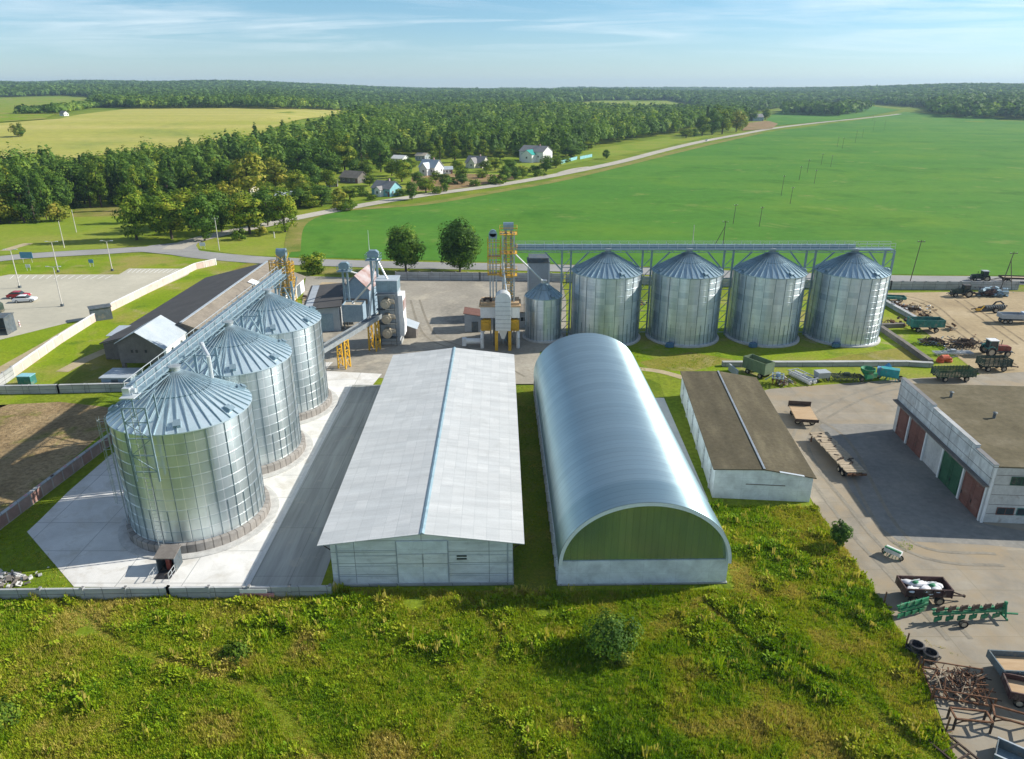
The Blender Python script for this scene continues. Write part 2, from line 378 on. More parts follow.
M['archband'] = sheetmat('arch_band_sheet', (.37, .51, .545), (.42, .56, .59), (.29, .4, .44), .9, 60, .03, 'UV', .44, .86, aniso=(.86, 0), stain=(.5, .95, 1.04, (2.2, .12, 1)), wave=('X', 1.1, .08, .03), rvar=.03, bumpd=.0)
M['roofsteel_old'] = nmat('old_silo_roof_steel', [(.3, (.34, .48, .55)), (.7, (.44, .57, .63))], .6, 'O', 5, .34, .65, fine=(3, .93, 1.05))
M['rustroof2'] = flat('dull_red_roof', (.17, .095, .08), .85)
M['zinc'] = flat('zinc_edge', (.66, .7, .72), .45, .5, .06)
M['asbestos'] = sheetmat('fibre_cement_roof', (.49, .515, .52), (.55, .57, .57), (.465, .49, .495), 1.15, 1.7, .035, 'O', .8, stain=(.45, .84, 1.08, (.35, 2.2, 1)), dirt=(.33, .58, .80, (.36, .38, .37)), wave=('X', 1.2, .05, .02))
M['ridge'] = flat('blue_ridge', (.33, .47, .53), .5, .3)
M['whitewall'] = sheetmat('painted_panel_wall', (.68, .72, .73), (.77, .8, .8), (.27, .29, .29), 6.0, 1.2, .03, 'SZ', .85, stain=(.8, .70, 1.12, (.35, 1.8, 1)), dirt=(.9, .53, .80, (.40, .41, .40)))
M['bluewall'] = sheetmat('whitewashed_block', (.69, .75, .77), (.74, .79, .81), (.6, .65, .67), 3.0, 1.3, .02, 'SZ', .9, stain=(.6, .7, 1.15), dirt=(.5, .6, .8, (.34, .36, .36)))
M['grungewall'] = sheetmat('grimy_panel_wall', (.58, .60, .60), (.68, .69, .68), (.2, .2, .19), 4.4, 1.3, .04, 'YZ', .9, stain=(.9, .6, 1.15, (1.2, .5, 1)), dirt=(.8, .54, .74, (.36, .33, .29)))
M['brickwhite'] = nmat('worn_white_wall', [(.3, (.46, .46, .44)), (.6, (.6, .6, .57))], .5, 'O', 8, .9, fine=(3, .86, 1.08), patch=[(.9, .6, .78, (.34, .28, .23))], stretch=(1, 1, .6))
M['mossroof'] = nmat('moss_bitumen', [(.25, (.085, .075, .05)), (.5, (.115, .10, .066)), (.7, (.16, .14, .092))], .35, 'O', 8, .95, stretch=(1.6, .35, 1), fine=(2.2, .8, 1.15), patch=(.5, .66, .84, (.12, .115, .05)))
M['oliveroof'] = nmat('olive_bitumen', [(.25, (.115, .10, .062)), (.5, (.15, .13, .083)), (.7, (.195, .17, .115))], .2, 'O', 8, .95, fine=(1.6, .84, 1.12), patch=[(.22, .66, .84, (.33, .3, .22)), (.9, .7, .82, (.12, .115, .085))])
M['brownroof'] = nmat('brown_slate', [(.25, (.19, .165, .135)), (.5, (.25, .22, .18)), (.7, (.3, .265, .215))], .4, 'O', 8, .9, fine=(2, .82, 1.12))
M['blackshaderoof'] = nmat('black_and_shaded_roofing', [(.3, (.055, .052, .05)), (.7, (.085, .08, .075))], .3, 'O', 6, .8, fine=(2, .85, 1.12))  # paints shade on the warehouse's left slope; own colour on the store roof
M['lightroof'] = nmat('light_metal_roof', [(.3, (.42, .48, .52)), (.7, (.52, .57, .6))], .5, 'O', 6, .5, .2, fine=(3, .92, 1.05))
M['darkwall'] = nmat('dark_block_wall', [(.3, (.16, .145, .13)), (.7, (.23, .21, .19))], .8, 'O', 6, .9, fine=(4, .85, 1.1))
M['greywall'] = nmat('grey_sheet_wall', [(.3, (.3, .34, .38)), (.7, (.4, .44, .47))], .6, 'O', 6, .7, fine=(4, .88, 1.08))
M['bluegrey'] = nmat('blue_grey_sheet', [(.3, (.2, .29, .37)), (.7, (.3, .39, .46))], .5, 'O', 6, .6, .1, fine=(4, .85, 1.1))
M['rustroof'] = nmat('rust_white_roof', [(.3, (.42, .4, .4)), (.5, (.36, .27, .26)), (.65, (.24, .13, .1))], .35, 'O', 6, .7)
M['render'] = nmat('white_render', [(.3, (.72, .73, .72)), (.7, (.84, .84, .82))], .6, 'O', 6, .9, fine=(4, .9, 1.05))
M['fenceconc'] = sheetmat('fence_panels', (.37, .39, .39), (.46, .47, .47), (.2, .2, .2), 2.5, .62, .04, 'SZ', .9, stain=(.7, .7, 1.15, (.5, 1.5, 1)))
M['pinkfence'] = sheetmat('pink_panels', (.60, .46, .41), (.63, .54, .50), (.45, .35, .31), 2.5, 4, .06, 'SZ', .9, stain=(.4, .85, 1.1))
M['brickred'] = sheetmat('patchy_brick', (.36, .20, .17), (.46, .33, .29), (.48, .42, .39), 1.9, 3.0, .1, 'SZ', .9, stain=(.6, .7, 1.25), offset=0.0)
M['banner'] = flat('pink_banner', (.55, .26, .28), .8)
M['plinth'] = sheetmat('plinth_blocks', (.23, .215, .2), (.33, .31, .285), (.13, .12, .11), .8, 2, .06, 'UV', .9, stain=(1, .7, 1.2))
M['ringconc'] = flat('ring_concrete', (.5, .5, .48), .9)
M['window'] = flat('dark_glass', (.04, .055, .06), .12, 0, .2)
M['reddoor'] = nmat('rust_red_door', [(.3, (.17, .07, .05)), (.7, (.24, .105, .08))], .8, 'O', 6, .8, fine=(5, .85, 1.1), patch=[(.9, .56, .76, (.27, .17, .13)), (2.5, .6, .75, (.08, .045, .035))])
M['greendoor'] = nmat('green_door', [(.3, (.014, .085, .04)), (.7, (.03, .125, .06))], .8, 'O', 6, .7, fine=(5, .8, 1.15), patch=(1.6, .58, .76, (.09, .11, .07)))
M['wood'] = nmat('grey_wood', [(.3, (.36, .29, .2)), (.7, (.52, .44, .33))], 1.2, 'O', 6, .9, stretch=(4, .6, 1), fine=(6, .75, 1.15))
M['ply'] = nmat('plywood', [(.3, (.42, .29, .17)), (.7, (.52, .39, .25))], 1.0, 'O', 6, .85, stretch=(.5, 3, 1))
M['rust'] = nmat('rust', [(.3, (.09, .05, .035)), (.5, (.16, .085, .05)), (.7, (.24, .14, .09))], 3, 'O', 6, .9)
M['darkrust'] = nmat('dark_rust', [(.3, (.045, .035, .03)), (.7, (.1, .075, .06))], 3, 'O', 6, .9)
M['rubber'] = flat('tyre_rubber', (.022, .023, .025), .85)
M['black'] = flat('black_plastic', (.018, .02, .026), .6)
M['mgreen'] = flat('machine_green', (.015, .21, .09), .5)
M['teal'] = flat('machine_teal', (.02, .32, .35), .5)
M['tealdark'] = flat('trailer_teal', (.03, .19, .165), .6)
M['olive'] = flat('trailer_green', (.05, .10, .065), .7)
M['olive2'] = flat('faded_green', (.15, .21, .12), .75)
M['darkgreen'] = flat('dark_trailer_green', (.05, .075, .06), .75)
M['mred'] = flat('machine_red', (.24, .05, .035), .5)
M['morange'] = flat('machine_orange', (.6, .1, .03), .5)
M['darkred'] = flat('dark_red', (.065, .028, .026), .6)
M['white'] = flat('white_machine', (.72, .73, .72), .5, var=.08)
M['sack'] = nmat('white_sacks', [(.3, (.62, .64, .66)), (.7, (.8, .8, .8))], 1.5, 'O', 6, .8)
M['tan'] = flat('tan_sheet', (.42, .37, .28), .6)
M['carred'] = flat('car_red', (.38, .02, .025), .25, var=.05)
M['carwhite'] = flat('car_white', (.78, .79, .8), .25, var=.04)
M['truckblue'] = flat('truck_blue_white', (.55, .62, .7), .4)
M['bark'] = nmat('bark', [(.3, (.07, .055, .04)), (.7, (.14, .115, .09))], 3, 'O', 6, .95, stretch=(2, 2, .5))
M['polewood'] = flat('pole_wood', (.13, .115, .1), .9)
M['poleconc'] = flat('pole_concrete', (.58, .56, .5), .85)
M['signblue'] = flat('sign_blue', (.1, .28, .5), .5)
M['tealroof'] = flat('teal_roof', (.02, .32, .27), .5)
M['housegrey'] = flat('slate_roof', (.27, .265, .26), .85)
M['steeldark'] = flat('dark_blue_grey', (.11, .15, .17), .6)
M['houseblue'] = flat('blue_boards', (.24, .5, .56), .8)
M['cream'] = flat('cream_render', (.68, .64, .54), .85)
GREEN = [(.0, (0.0395, 0.0762, 0.0113)), (.3, (0.0741, 0.1388, 0.0158)), (.6, (0.1359, 0.2196, 0.0203)), (.85, (0.2471, 0.3248, 0.0292)), (1.0, (0.3954, 0.4032, 0.0449))]
M['leaf'] = leafmat('leaf_green', GREEN, .22)
M['leafyellow'] = leafmat('leaf_yellowing', [(.0, (0.0862, 0.1207, 0.0168)), (.4, (0.1898, 0.2329, 0.0288)), (.75, (0.3277, 0.3277, 0.0420)), (1, (0.4657, 0.3795, 0.0720))], .2)
M['leafdark'] = leafmat('leaf_dark', [(.0, (0.0283, 0.0655, 0.0145)), (.4, (0.0622, 0.1310, 0.0232)), (.8, (0.1188, 0.2184, 0.0290)), (1, (0.2262, 0.3139, 0.0436))], .2)
M['conifer'] = leafmat('conifer_needles', [(.0, (0.0223, 0.0581, 0.0202)), (.5, (0.0491, 0.1116, 0.0316)), (1, (0.1339, 0.1897, 0.0432))], .2)
M['forest'] = leafmat('forest_foliage', [(.0, (0.0543, 0.1083, 0.0237)), (.35, (0.1164, 0.2098, 0.0353)), (.65, (0.2329, 0.3244, 0.0471)), (.85, (0.4073, 0.4294, 0.0590)), (1.0, (0.6595, 0.5249, 0.0981))], 0)
M['weeds'] = leafmat('weed_foliage', [(.0, (0.0425, 0.1009, 0.0087)), (.2, (0.0912, 0.1898, 0.0101)), (.42, (0.1945, 0.3203, 0.0115)), (.62, (0.3161, 0.3915, 0.0159)), (.8, (0.3769, 0.3678, 0.0434)), (1.0, (0.4863, 0.4033, 0.1085))], 0)
HAZE = 0.0001
EXPOSURE = 0.5
# ------------------------------------------------------------------ ground and surfaces
def make_ground():
    rs = [0, 20, 40, 60, 80, 100, 130, 160, 200, 250, 300]
    r = 300
    while r < 14000: r *= 1.05; rs.append(r)
    n = 180; vs = [(0, 0, 0)]; fs = []
    for j, r in enumerate(rs[1:]):
        t = np.arange(n) * 2 * math.pi / n; x = r * np.cos(t); y = r * np.sin(t); z = height(x, y)
        vs += list(zip(x, y, z))
    for i in range(n): fs.append((0, 1 + i, 1 + (i + 1) % n))
    for j in range(len(rs) - 2):
        a = 1 + j * n; b = a + n
        for i in range(n): fs.append((a + i, b + i, b + (i + 1) % n, a + (i + 1) % n))
    mb = MB(); mb.v = vs; mb.f = fs; mb.mi = [0] * len(fs)
    return tag(mb.build('ground', M['ground'], smooth=False, fix=False), kind='structure')
make_ground()
def sheet(name, pts, z, mat, drape=0, world=False):
    P = [p if world else (GT(*p) if drape else G(*p)) for p in pts]
    bm = bmesh.new(); vs = [bm.verts.new((x, y, 0)) for x, y in P]; f = bm.faces.new(vs)
    if f.normal.z < 0: f.normal_flip()
    f.normal_update()
    bmesh.ops.triangulate(bm, faces=bm.faces[:])
    if drape:
        xs = [p[0] for p in P]; ys = [p[1] for p in P]
        for ax, (lo, hi) in ((0, (min(xs), max(xs))), (1, (min(ys), max(ys)))):
            k = max(2, int((hi - lo) / drape))
            for i in range(1, k):
                co = [0, 0, 0]; no = [0, 0, 0]; co[ax] = lo + (hi - lo) * i / k; no[ax] = 1
                bmesh.ops.bisect_plane(bm, geom=bm.verts[:] + bm.edges[:] + bm.faces[:], plane_co=co, plane_no=no)
    for v in bm.verts: v.co.z = z + (hz(v.co.x, v.co.y) if drape else 0)
    bmesh.ops.recalc_face_normals(bm, faces=bm.faces[:])
    if sum(f.normal.z for f in bm.faces) < 0: bmesh.ops.reverse_faces(bm, faces=bm.faces[:])
    me = bpy.data.meshes.new(name); bm.to_mesh(me); bm.free(); me.materials.append(mat)
    o = bpy.data.objects.new(name, me); COL.objects.link(o)
    return tag(o, kind='structure')
def smooth_line(P, k=8):
    out = []
    for i in range(len(P) - 1):
        p0 = P[max(0, i - 1)]; p1 = P[i]; p2 = P[i + 1]; p3 = P[min(len(P) - 1, i + 2)]
        for s in range(k):
            t = s / k
            out.append(tuple(.5 * ((2 * p1[a]) + (-p0[a] + p2[a]) * t + (2 * p0[a] - 5 * p1[a] + 4 * p2[a] - p3[a]) * t * t + (-p0[a] + 3 * p1[a] - 3 * p2[a] + p3[a]) * t ** 3) for a in (0, 1)))
    return out + [tuple(P[-1])]
def ribbon(name, pts, w, z, mat, drape=True, k=10, world=False):
    P = smooth_line([p if world else GT(*p) for p in pts], k); mb = MB(); n = len(P)
    for i, (x, y) in enumerate(P):
        a = P[max(0, i - 1)]; b = P[min(n - 1, i + 1)]; d = Vector((b[0] - a[0], b[1] - a[1])).normalized()
        ww = w[0] + (w[1] - w[0]) * i / (n - 1) if isinstance(w, tuple) else w
        for s in (-1, 1):
            X = x - d.y * s * ww / 2; Y = y + d.x * s * ww / 2; mb.v.append((X, Y, z + (hz(X, Y) if drape else 0)))
    for i in range(n - 1): mb.f.append((2 * i, 2 * i + 1, 2 * i + 3, 2 * i + 2)); mb.mi.append(0)
    o = mb.build(name, mat, fix=False)
    me = o.data
    if sum(p.normal.z for p in me.polygons) < 0: me.flip_normals()
    return tag(o, kind='structure')

# far fields
sheet('crop_field', [(289, 257), (293, 248), (299, 224), (329, 211), (430, 204), (560, 180), (620, 165), (700, 147), (760, 133), (840, 122.5), (905, 112), (935, 114), (1024, 119), (1500, 126), (1500, 276), (1024, 276), (890, 274.5), (700, 268), (560, 264), (400, 260)], .06, M['field'], 45)
sheet('crop_field', [(762, 127), (770, 116), (785, 109), (830, 104.5), (870, 106), (900, 110), (838, 120.5)], .35, M['field'], 45)
sheet('crop_field', [(555, 106), (600, 101.5), (668, 101.5), (694, 106), (684, 112), (570, 112)], .5, M['meadow'], 60)
sheet('stubble_field', [(-260, 165), (-100, 168), (60, 160), (170, 148), (260, 134), (345, 116), (340, 110), (300, 108.3), (240, 107.6), (135, 108), (60, 119), (0, 123.5), (-260, 130)], .3, M['stubble'], 40)
sheet('pasture', [(-260, 103), (0, 98.5), (60, 97), (92, 98.5), (86, 107), (45, 119.5), (0, 122.5), (-260, 128)], .5, M['lawn'], 50)
sheet('bare_field', [(742, 131), (748, 123), (768, 121), (778, 124), (772, 129)], .45, M['redsoil'], 30)
sheet('pasture', [(556, 167), (600, 158.5), (650, 150), (690, 141), (735, 131), (742, 127), (700, 131), (690, 134), (650, 140), (612, 146), (582, 150), (556, 158)], .12, M['meadow'], 30)
sheet('garden', [(408, 191), (412, 177), (440, 173), (505, 175), (520, 178), (470, 187), (440, 191)], .08, M['redsoil'])
sheet('garden', [(335, 206), (375, 196), (420, 192), (520, 178), (560, 168), (556, 150), (480, 152), (440, 160), (395, 170), (330, 190)], .05, M['meadow'])
sheet('reed_bed', [(72, 217), (76, 208), (118, 205), (126, 210), (122, 216)], .07, M['verge'])
sheet('meadow', [(-200, 240), (0, 225), (70, 214), (128, 214), (145, 238), (180, 240.5), (150, 246), (100, 249), (0, 255), (-200, 275)], .05, M['meadow'])
sheet('lawn', [(186, 247), (212, 238), (292, 230), (292, 251), (284, 257), (240, 255)], .05, M['meadow'])
sheet('lawn', [(-160, 285), (0, 265), (100, 257), (160, 253.5), (215, 259), (262, 266), (240, 272), (190, 300), (120, 335), (70, 380), (-80, 440), (-160, 400)], .02, M['lawn'])
sheet('dry_lawn', [(60, 388), (96, 352), (150, 322), (214, 282), (236, 268), (250, 262), (262, 266), (185, 318), (125, 352), (118, 388)], .03, M['dryl'])
sheet('dry_lawn', [(640, 362), (690, 352), (735, 360), (690, 372), (650, 369)], .026, M['dryl'])
sheet('dry_lawn', [(800, 364), (850, 355), (905, 347), (930, 364)], .026, M['dryl'])
# roads
ribbon('branch_road', [(172, 250), (188, 243), (220, 234.5), (262, 226), (300, 217.5), (360, 206), (420, 196), (500, 185), (560, 174.5), (620, 162), (660, 151.5), (700, 142), (740, 134.5), (780, 127.5), (840, 120.5), (900, 114)], (6.0, 9.0), .16, M['gravel_road'])
ribbon('main_road', [(-160, 284), (-60, 267), (0, 259), (40, 255.5), (100, 252), (157, 249.5), (200, 255), (250, 259.5), (300, 262), (400, 265.2), (500, 267), (600, 269.5), (700, 273.5), (890, 279.3), (1024, 281), (1200, 286), (1500, 296)], 7.6, .10, M['road'])
sheet('road_junction', [(130, 251), (150, 246), (185, 242), (200, 240), (196, 246), (200, 252), (190, 257)], .13, M['road'])
ribbon('field_track', [(5, 251), (15, 247.5), (29, 243.5)], 3.0, .09, M['sand'])
ribbon('field_margin', [(292, 252), (299, 224.5), (329, 212), (380, 207.5), (430, 203), (500, 191), (560, 180), (620, 165.8), (700, 146.5), (760, 133)], (4.5, 7), .1, M['verge'])
ribbon('house_drive', [(560, 173), (575, 169), (590, 167)], 3.5, .17, M['gravel_road'])
sheet('road_verge', [(300, 267), (400, 270), (500, 272), (700, 278), (890, 283.5), (1500, 300), (1500, 306), (890, 288), (700, 284), (500, 278), (395, 277), (320, 274)], .045, M['verge'])
# parking
PK = [(-130, 278), (0, 276.5), (9, 274.6), (119, 274.6), (129, 268.6), (193, 268.8), (188, 275), (125, 304), (86, 320.5), (72, 322), (0, 340), (-130, 372)]
sheet('parking_lot', PK, .045, M['parking'])
mb = MB()
for i in range(13):
    a = G(132 + i * 4.6, 269.3); b = G(127.5 + i * 4.4, 272.8)
    d = Vector((b[0] - a[0], b[1] - a[1])).normalized(); q = Vector((-d.y, d.x)) * .09
    mb.poly([(a[0] + q.x, a[1] + q.y, .052), (a[0] - q.x, a[1] - q.y, .052), (b[0] - q.x, b[1] - q.y, .052), (b[0] + q.x, b[1] + q.y, .052)])
for i in range(14):
    a = G(14 + i * 7.6, 275.4); b = G(10 + i * 7.3, 279)
    d = Vector((b[0] - a[0], b[1] - a[1])).normalized(); q = Vector((-d.y, d.x)) * .09
    mb.poly([(a[0] + q.x, a[1] + q.y, .052), (a[0] - q.x, a[1] - q.y, .052), (b[0] - q.x, b[1] - q.y, .052), (b[0] + q.x, b[1] + q.y, .052)])
o = mb.build('parking_marking', M['paint'], fix=False); tag(o, kind='structure')
ribbon('sand_track', [(86, 321), (55, 340), (20, 360), (-30, 388)], 2.6, .05, M['sand'])
ribbon('sand_track', [(205, 300), (172, 315), (160, 320)], 1.6, .05, M['sand'])
ribbon('sand_track', [(108, 350), (85, 360), (62, 372)], 2.2, .05, M['sand'])
# works yard
sheet('tan_yard', [(316, 375), (322, 330), (300, 318), (306, 276), (395, 279), (562, 281), (566, 300), (566, 345), (540, 352), (537, 385), (516, 385), (380, 378)], .02, M['yard'])
sheet('sand_patch', [(303, 300), (322, 282), (345, 283), (346, 300), (318, 320)], .026, M['dirt'])
CON = [G(27, 532), G(40, 520), G(68, 492), G(113, 453), (-41, 88), (-41, 112), (-29.5, 112.8), G(324, 371), G(382, 374), G(372, 386), G(350, 386), G(243, 588), G(74, 587)]
sheet('concrete_apron', CON, .028, M['concrete'], world=True)
sheet('lane_and_shade_paving', [(243, 588.5), (350, 385), (394, 385), (320, 588.5)], .034, M['asphalt'])
sheet('kerb_strip', [(243, 588.5), (350, 385), (352.5, 385), (248, 588.5)], .04, M['apron'])
sheet('lawn_strip', [(514, 384), (540, 384), (562, 592), (511, 592)], .02, M['strip'])
sheet('lawn', [(562, 303), (700, 297), (890, 296), (905, 318), (940, 345), (975, 372), (930, 384), (905, 379), (760, 376), (757, 392), (690, 376), (640, 372), (566, 350)], .014, M['lawn'])
sheet('lawn_strip', [(600, 372), (640, 376), (660, 384), (705, 503), (735, 600), (700, 560)], .018, M['strip'])
ribbon('sand_track', [(618, 368), (640, 369), (662, 372), (684, 378)], 1.5, .03, M['sand'])
sheet('concrete_path', [(651, 398), (664, 398), (709, 502), (691, 502)], .03, M['apron'])
sheet('slab_yard', [(752, 394), (770, 389), (905, 379), (1024, 372), (1700, 372), (1700, 800), (966, 800), (950, 742), (920, 662), (881, 602), (850, 556), (816, 508), (795, 470)], .024, M['slabyard'])
sheet('lane_and_shade_paving', [(818, 424), (893, 424), (985, 524), (1100, 545), (1100, 556), (985, 545), (898, 541), (872, 520), (852, 492), (833, 452)], .03, M['shadeyard'])  # sheet cut to the garage's cast shadow, shade painted into its tone
sheet('dirt_yard', [(884, 293), (1020, 291), (1600, 300), (1600, 373), (1024, 374), (985, 379), (977, 372), (942, 345), (907, 318)], .02, M['dirt'])
def tracks(pts, z, mat, gap=1.9, w=.42):
    P = smooth_line([G(*p) for p in pts], 8)
    for s in (-1, 1):
        Q = []
        for i, (x, y) in enumerate(P):
            a = P[max(0, i - 1)]; b = P[min(len(P) - 1, i + 1)]; d = Vector((b[0] - a[0], b[1] - a[1])).normalized(); Q.append((x - d.y * s * gap / 2, y + d.x * s * gap / 2))
        ribbon('tyre_track', Q, w, z, mat, False, 1, True)
tracks([(1010, 365), (960, 330), (930, 305), (900, 296)], .034, M['trackdirt']); tracks([(1024, 345), (985, 318), (960, 300)], .036, M['trackdirt']); tracks([(900, 385), (850, 400), (800, 440), (850, 520), (900, 575), (960, 640)], .038, M['trackyard'])
tracks([(790, 410), (840, 440), (900, 540), (1000, 560)], .042, M['trackyard']); tracks([(520, 378), (470, 352), (430, 335), (415, 300)], .034, M['trackyard'])
sheet('ploughed_plot', [(-60, 412), (0, 405), (60, 402), (115, 408), (118, 420), (60, 470), (0, 518), (-60, 560)], .02, M['soil'])
# ------------------------------------------------------------------ silos
def make_silo(label, group, loc, r, ze, za, plinth, mat, ribs=22, rings=None, skirt=True):
    t = thing('grain_silo', label, 'silo', loc, 0, group)
    prof = []; nz = max(4, int(round((ze - plinth) / 1.12)))
    for k in range(nz):
        z0 = plinth + (ze - plinth) * k / nz; z1 = plinth + (ze - plinth) * (k + 1) / nz
        prof += [(r + .035, z0), (r + .035, z0 + .05), (r, z0 + .07), (r, z1 - .002)]
    w = MB().lathe(prof, 96, uv=True); w.build('wall', mat, t, smooth=True)
    s = MB()
    for k in range(ribs):
        a = 2 * math.pi * k / ribs; c, q = math.cos(a), math.sin(a)
        s.box(((r + .05) * c, (r + .05) * q, (plinth + ze) / 2), (.05, .055, ze - plinth - .05), a)
    for k in range(ribs):                                  # closer spaced stiffeners on the lower third
        a = 2 * math.pi * (k + .5) / ribs; c, q = math.cos(a), math.sin(a); hh = (ze - plinth) * .3
        s.box(((r + .05) * c, (r + .05) * q, plinth + hh / 2 + .02), (.045, .045, hh), a)
    tag(s.build('stiffener', M['ribsteel'], t), kind='stuff')
    re = r + .16; prof = [(re - .12, ze - .16), (re, ze - .10), (re, ze), (r * .5, ze + (za - ze) * .515), (.42, za), (.0, za)]
    MB().lathe(prof, 96, uv=True).build('roof', M['roofsteel'] if mat == M['galv'] else M['roofsteel_old'], t, smooth=True)
    nr = max(20, int(r * 6.4)); q = MB()
    for k in range(nr):
        a = 2 * math.pi * k / nr; c, sn = math.cos(a), math.sin(a)
        q.beam((re * c, re * sn, ze + .05), (.45 * c, .45 * sn, za + .04), .07, .13)
    tag(q.build('roof_rib', M['roofrib'], t), kind='stuff')
    for rr, nm in ((.46, 'roof_ring'),):
        x = MB(); zz = ze + (za - ze) * (1 - rr) + .1; n = 40; pts = [(rr * r * math.cos(2 * math.pi * k / n), rr * r * math.sin(2 * math.pi * k / n), zz) for k in range(n + 1)]
        for a, b in zip(pts[:-1], pts[1:]): x.beam(a, b, .1, .1)
        x.build(nm, M['bluesteel'], t)
    MB().lathe([(.5, za - .1), (.5, za + .42), (.58, za + .42), (.58, za + .55), (.0, za + .6)], 20).build('roof_cap', M['steel'], t, smooth=True)
    for a in ((-70, -20, 35, 200) if r > 4 else (-60,)):
        a = R(a); d = r * .9; z = ze + (za - ze) * .11
        h = MB(); h.box((d * math.cos(a), d * math.sin(a), z + .22), (.75, .62, .36), a, R(24)); h.box((d * math.cos(a) + .3 * math.cos(a), d * math.sin(a) + .3 * math.sin(a), z + .34), (.5, .7, .07), a, R(30))
        h.build('roof_vent', M['bluesteel'], t)
    MB().lathe([(r + .5, .0), (r + .5, plinth - .06), (r + .4, plinth), (r - .05, plinth)], 96, uv=True).build('plinth', M['plinth'] if plinth > .6 else M['ringconc'], t, smooth=True)
    return t
def ladder_on(t, r, a, z0, z1, cage=True):
    a = R(a); c, s = math.cos(a), math.sin(a); m = MB(); tx, ty = -s, c
    P = lambda d, u, z: (c * d + tx * u, s * d + ty * u, z)
    for u in (-.25, .25): m.beam(P(r + .3, u, z0), P(r + .3, u, z1), .05)
    z = z0
    while z < z1: m.beam(P(r + .3, -.25, z), P(r + .3, .25, z), .03); z += .4
    if cage:
        z = z0 + 2.5
        while z < z1:
            m.path([P(r + .3, -.3, z), P(r + .8, -.32, z), P(r + .98, 0, z), P(r + .8, .32, z), P(r + .3, .3, z)], .02, 4); z += 1.0
        for u, d in ((-.32, .8), (.32, .8), (0, .98)): m.beam(P(r + d, u, z0 + 2.5), P(r + d, u, z1), .03)
    return m.build('ladder', M['steel'], t)
LX = -32.8
gl = 'three large silos on the concrete apron'
lab = ['large galvanised silo nearest the front wall, with a dark entrance hut at its foot', 'large galvanised silo in the middle of the row on the concrete apron', 'large galvanised silo on the concrete apron, the one next to the yellow lattice conveyor supports']
SIL = []
for k, y in enumerate((66.3, 80.8, 95.3)):
    s = make_silo(lab[k], gl, (LX, y, .03), 6.5, 12.7, 16.4, 1.05, M['galv']); ladder_on(s, 6.5, 205, 1, 12.8); SIL.append(s)
    MB().lathe([(7.9, .0), (7.9, .10), (7.7, .12), (6.9, .12)], 96).build('apron_ring', M['ringconc'], s, smooth=True)
gr = 'four silos under the long gallery'
lab = ['tall grey silo with a warm reflection, standing next to the small silo', 'grey silo under the long gallery, second from the small silo', 'grey silo under the long gallery, second from the open dirt yard', 'grey silo at the open gallery end, beside the dirt yard with the machines']
for k, x in enumerate((16.75, 30.9, 45.4, 59.85)):
    s = make_silo(lab[k], gr, (x, 126.4, .02), 6.05, 12.2, 15.5, .3, M['galv_old'])
    ladder_on(s, 6.05, 178, .5, 12.3, False)
    f = MB(); f.box((-3.4, -6.2, .45), (1.1, .8, .7), .3); f.tube((-3.6, -5.6, .5), (-4.1, -6.7, .5), .32, n=14); f.build('aeration_fan', M['blue'], s)
s = make_silo('small grey silo between the yellow tower and the big silos', None, (5.6, 126.0, .02), 3.2, 7.8, 10.0, .25, M['galv_old'], 16)
ladder_on(s, 3.2, 190, .4, 8, False)

# access frame and entrance hut of the front silo
t = thing('access_frame', 'steel ladder frame standing against the roof edge of the front silo', 'ladder frame', (-33.6, 59.2, 0))
m = MB(); W = 1.05
for u in (-W, W): m.beam((u, 0, 8.2), (u, 0, 15.6), .14); m.beam((u, 1.9, 13.8), (u, 1.9, 16.4), .12); m.beam((u, 0, 15.6), (u, 2.2, 16.5), .12)
m.build('post', M['bluesteel'], t)
m = MB()
for z in (9.2, 10.9, 12.6, 14.2, 15.6): m.beam((-W, 0, z), (W, 0, z), .09)
for k, z in enumerate((9.2, 10.9, 12.6, 14.2)):
    z2 = (9.2, 10.9, 12.6, 14.2, 15.6)[k + 1]; m.beam((-W if k % 2 else W, 0, z), (W if k % 2 else -W, 0, z2), .07)
m.build('cross_brace', M['bluesteel'], t)
m = MB()
for u in (-.25, .25): m.beam((u, -.1, 1.0), (u, -.1, 15.6), .05)
z = 1.0
while z < 15.6: m.beam((-.25, -.1, z), (.25, -.1, z), .03); z += .42
m.build('ladder', M['steel'], t)
t = thing('entrance_hut', 'dark sheet metal hut with railings over the tunnel at the front silo', 'hut', (*G(168, 571), .03)); t.scale = (.8, .8, .85)
m = MB(); m.bx(-1.05, -.95, -.2, 1.7, 0, 1.9); m.bx(.95, 1.05, -.2, 1.7, 0, 1.9); m.bx(-.95, .95, 1.55, 1.65, 0, 1.9); m.build('wall', M['darksteel'], t)
MB().prism_x([(-.45, 1.8), (1.85, 2.15), (1.85, 2.25), (-.45, 1.9)], -1.2, 1.2).build('roof', M['darkwall'], t)
m = MB(); m.box((.1, .4, .75), (.5, .5, 1.4)); m.build('tunnel_machine', M['mred'], t)
m = MB(); m.bx(-.94, .94, -1.6, 1.5, .012, .03); m.build('ramp', M['black'], t)
for u in (-1.05, 1.05):
    m = MB()
    for y in (-2.0, -1.2, -.4): m.beam((u, y, 0), (u, y, 1.0), .05)
    for z in (.5, 1.0): m.beam((u, -2.0, z), (u, -.3, z), .05)
    m.build('railing', M['zinc'], t)

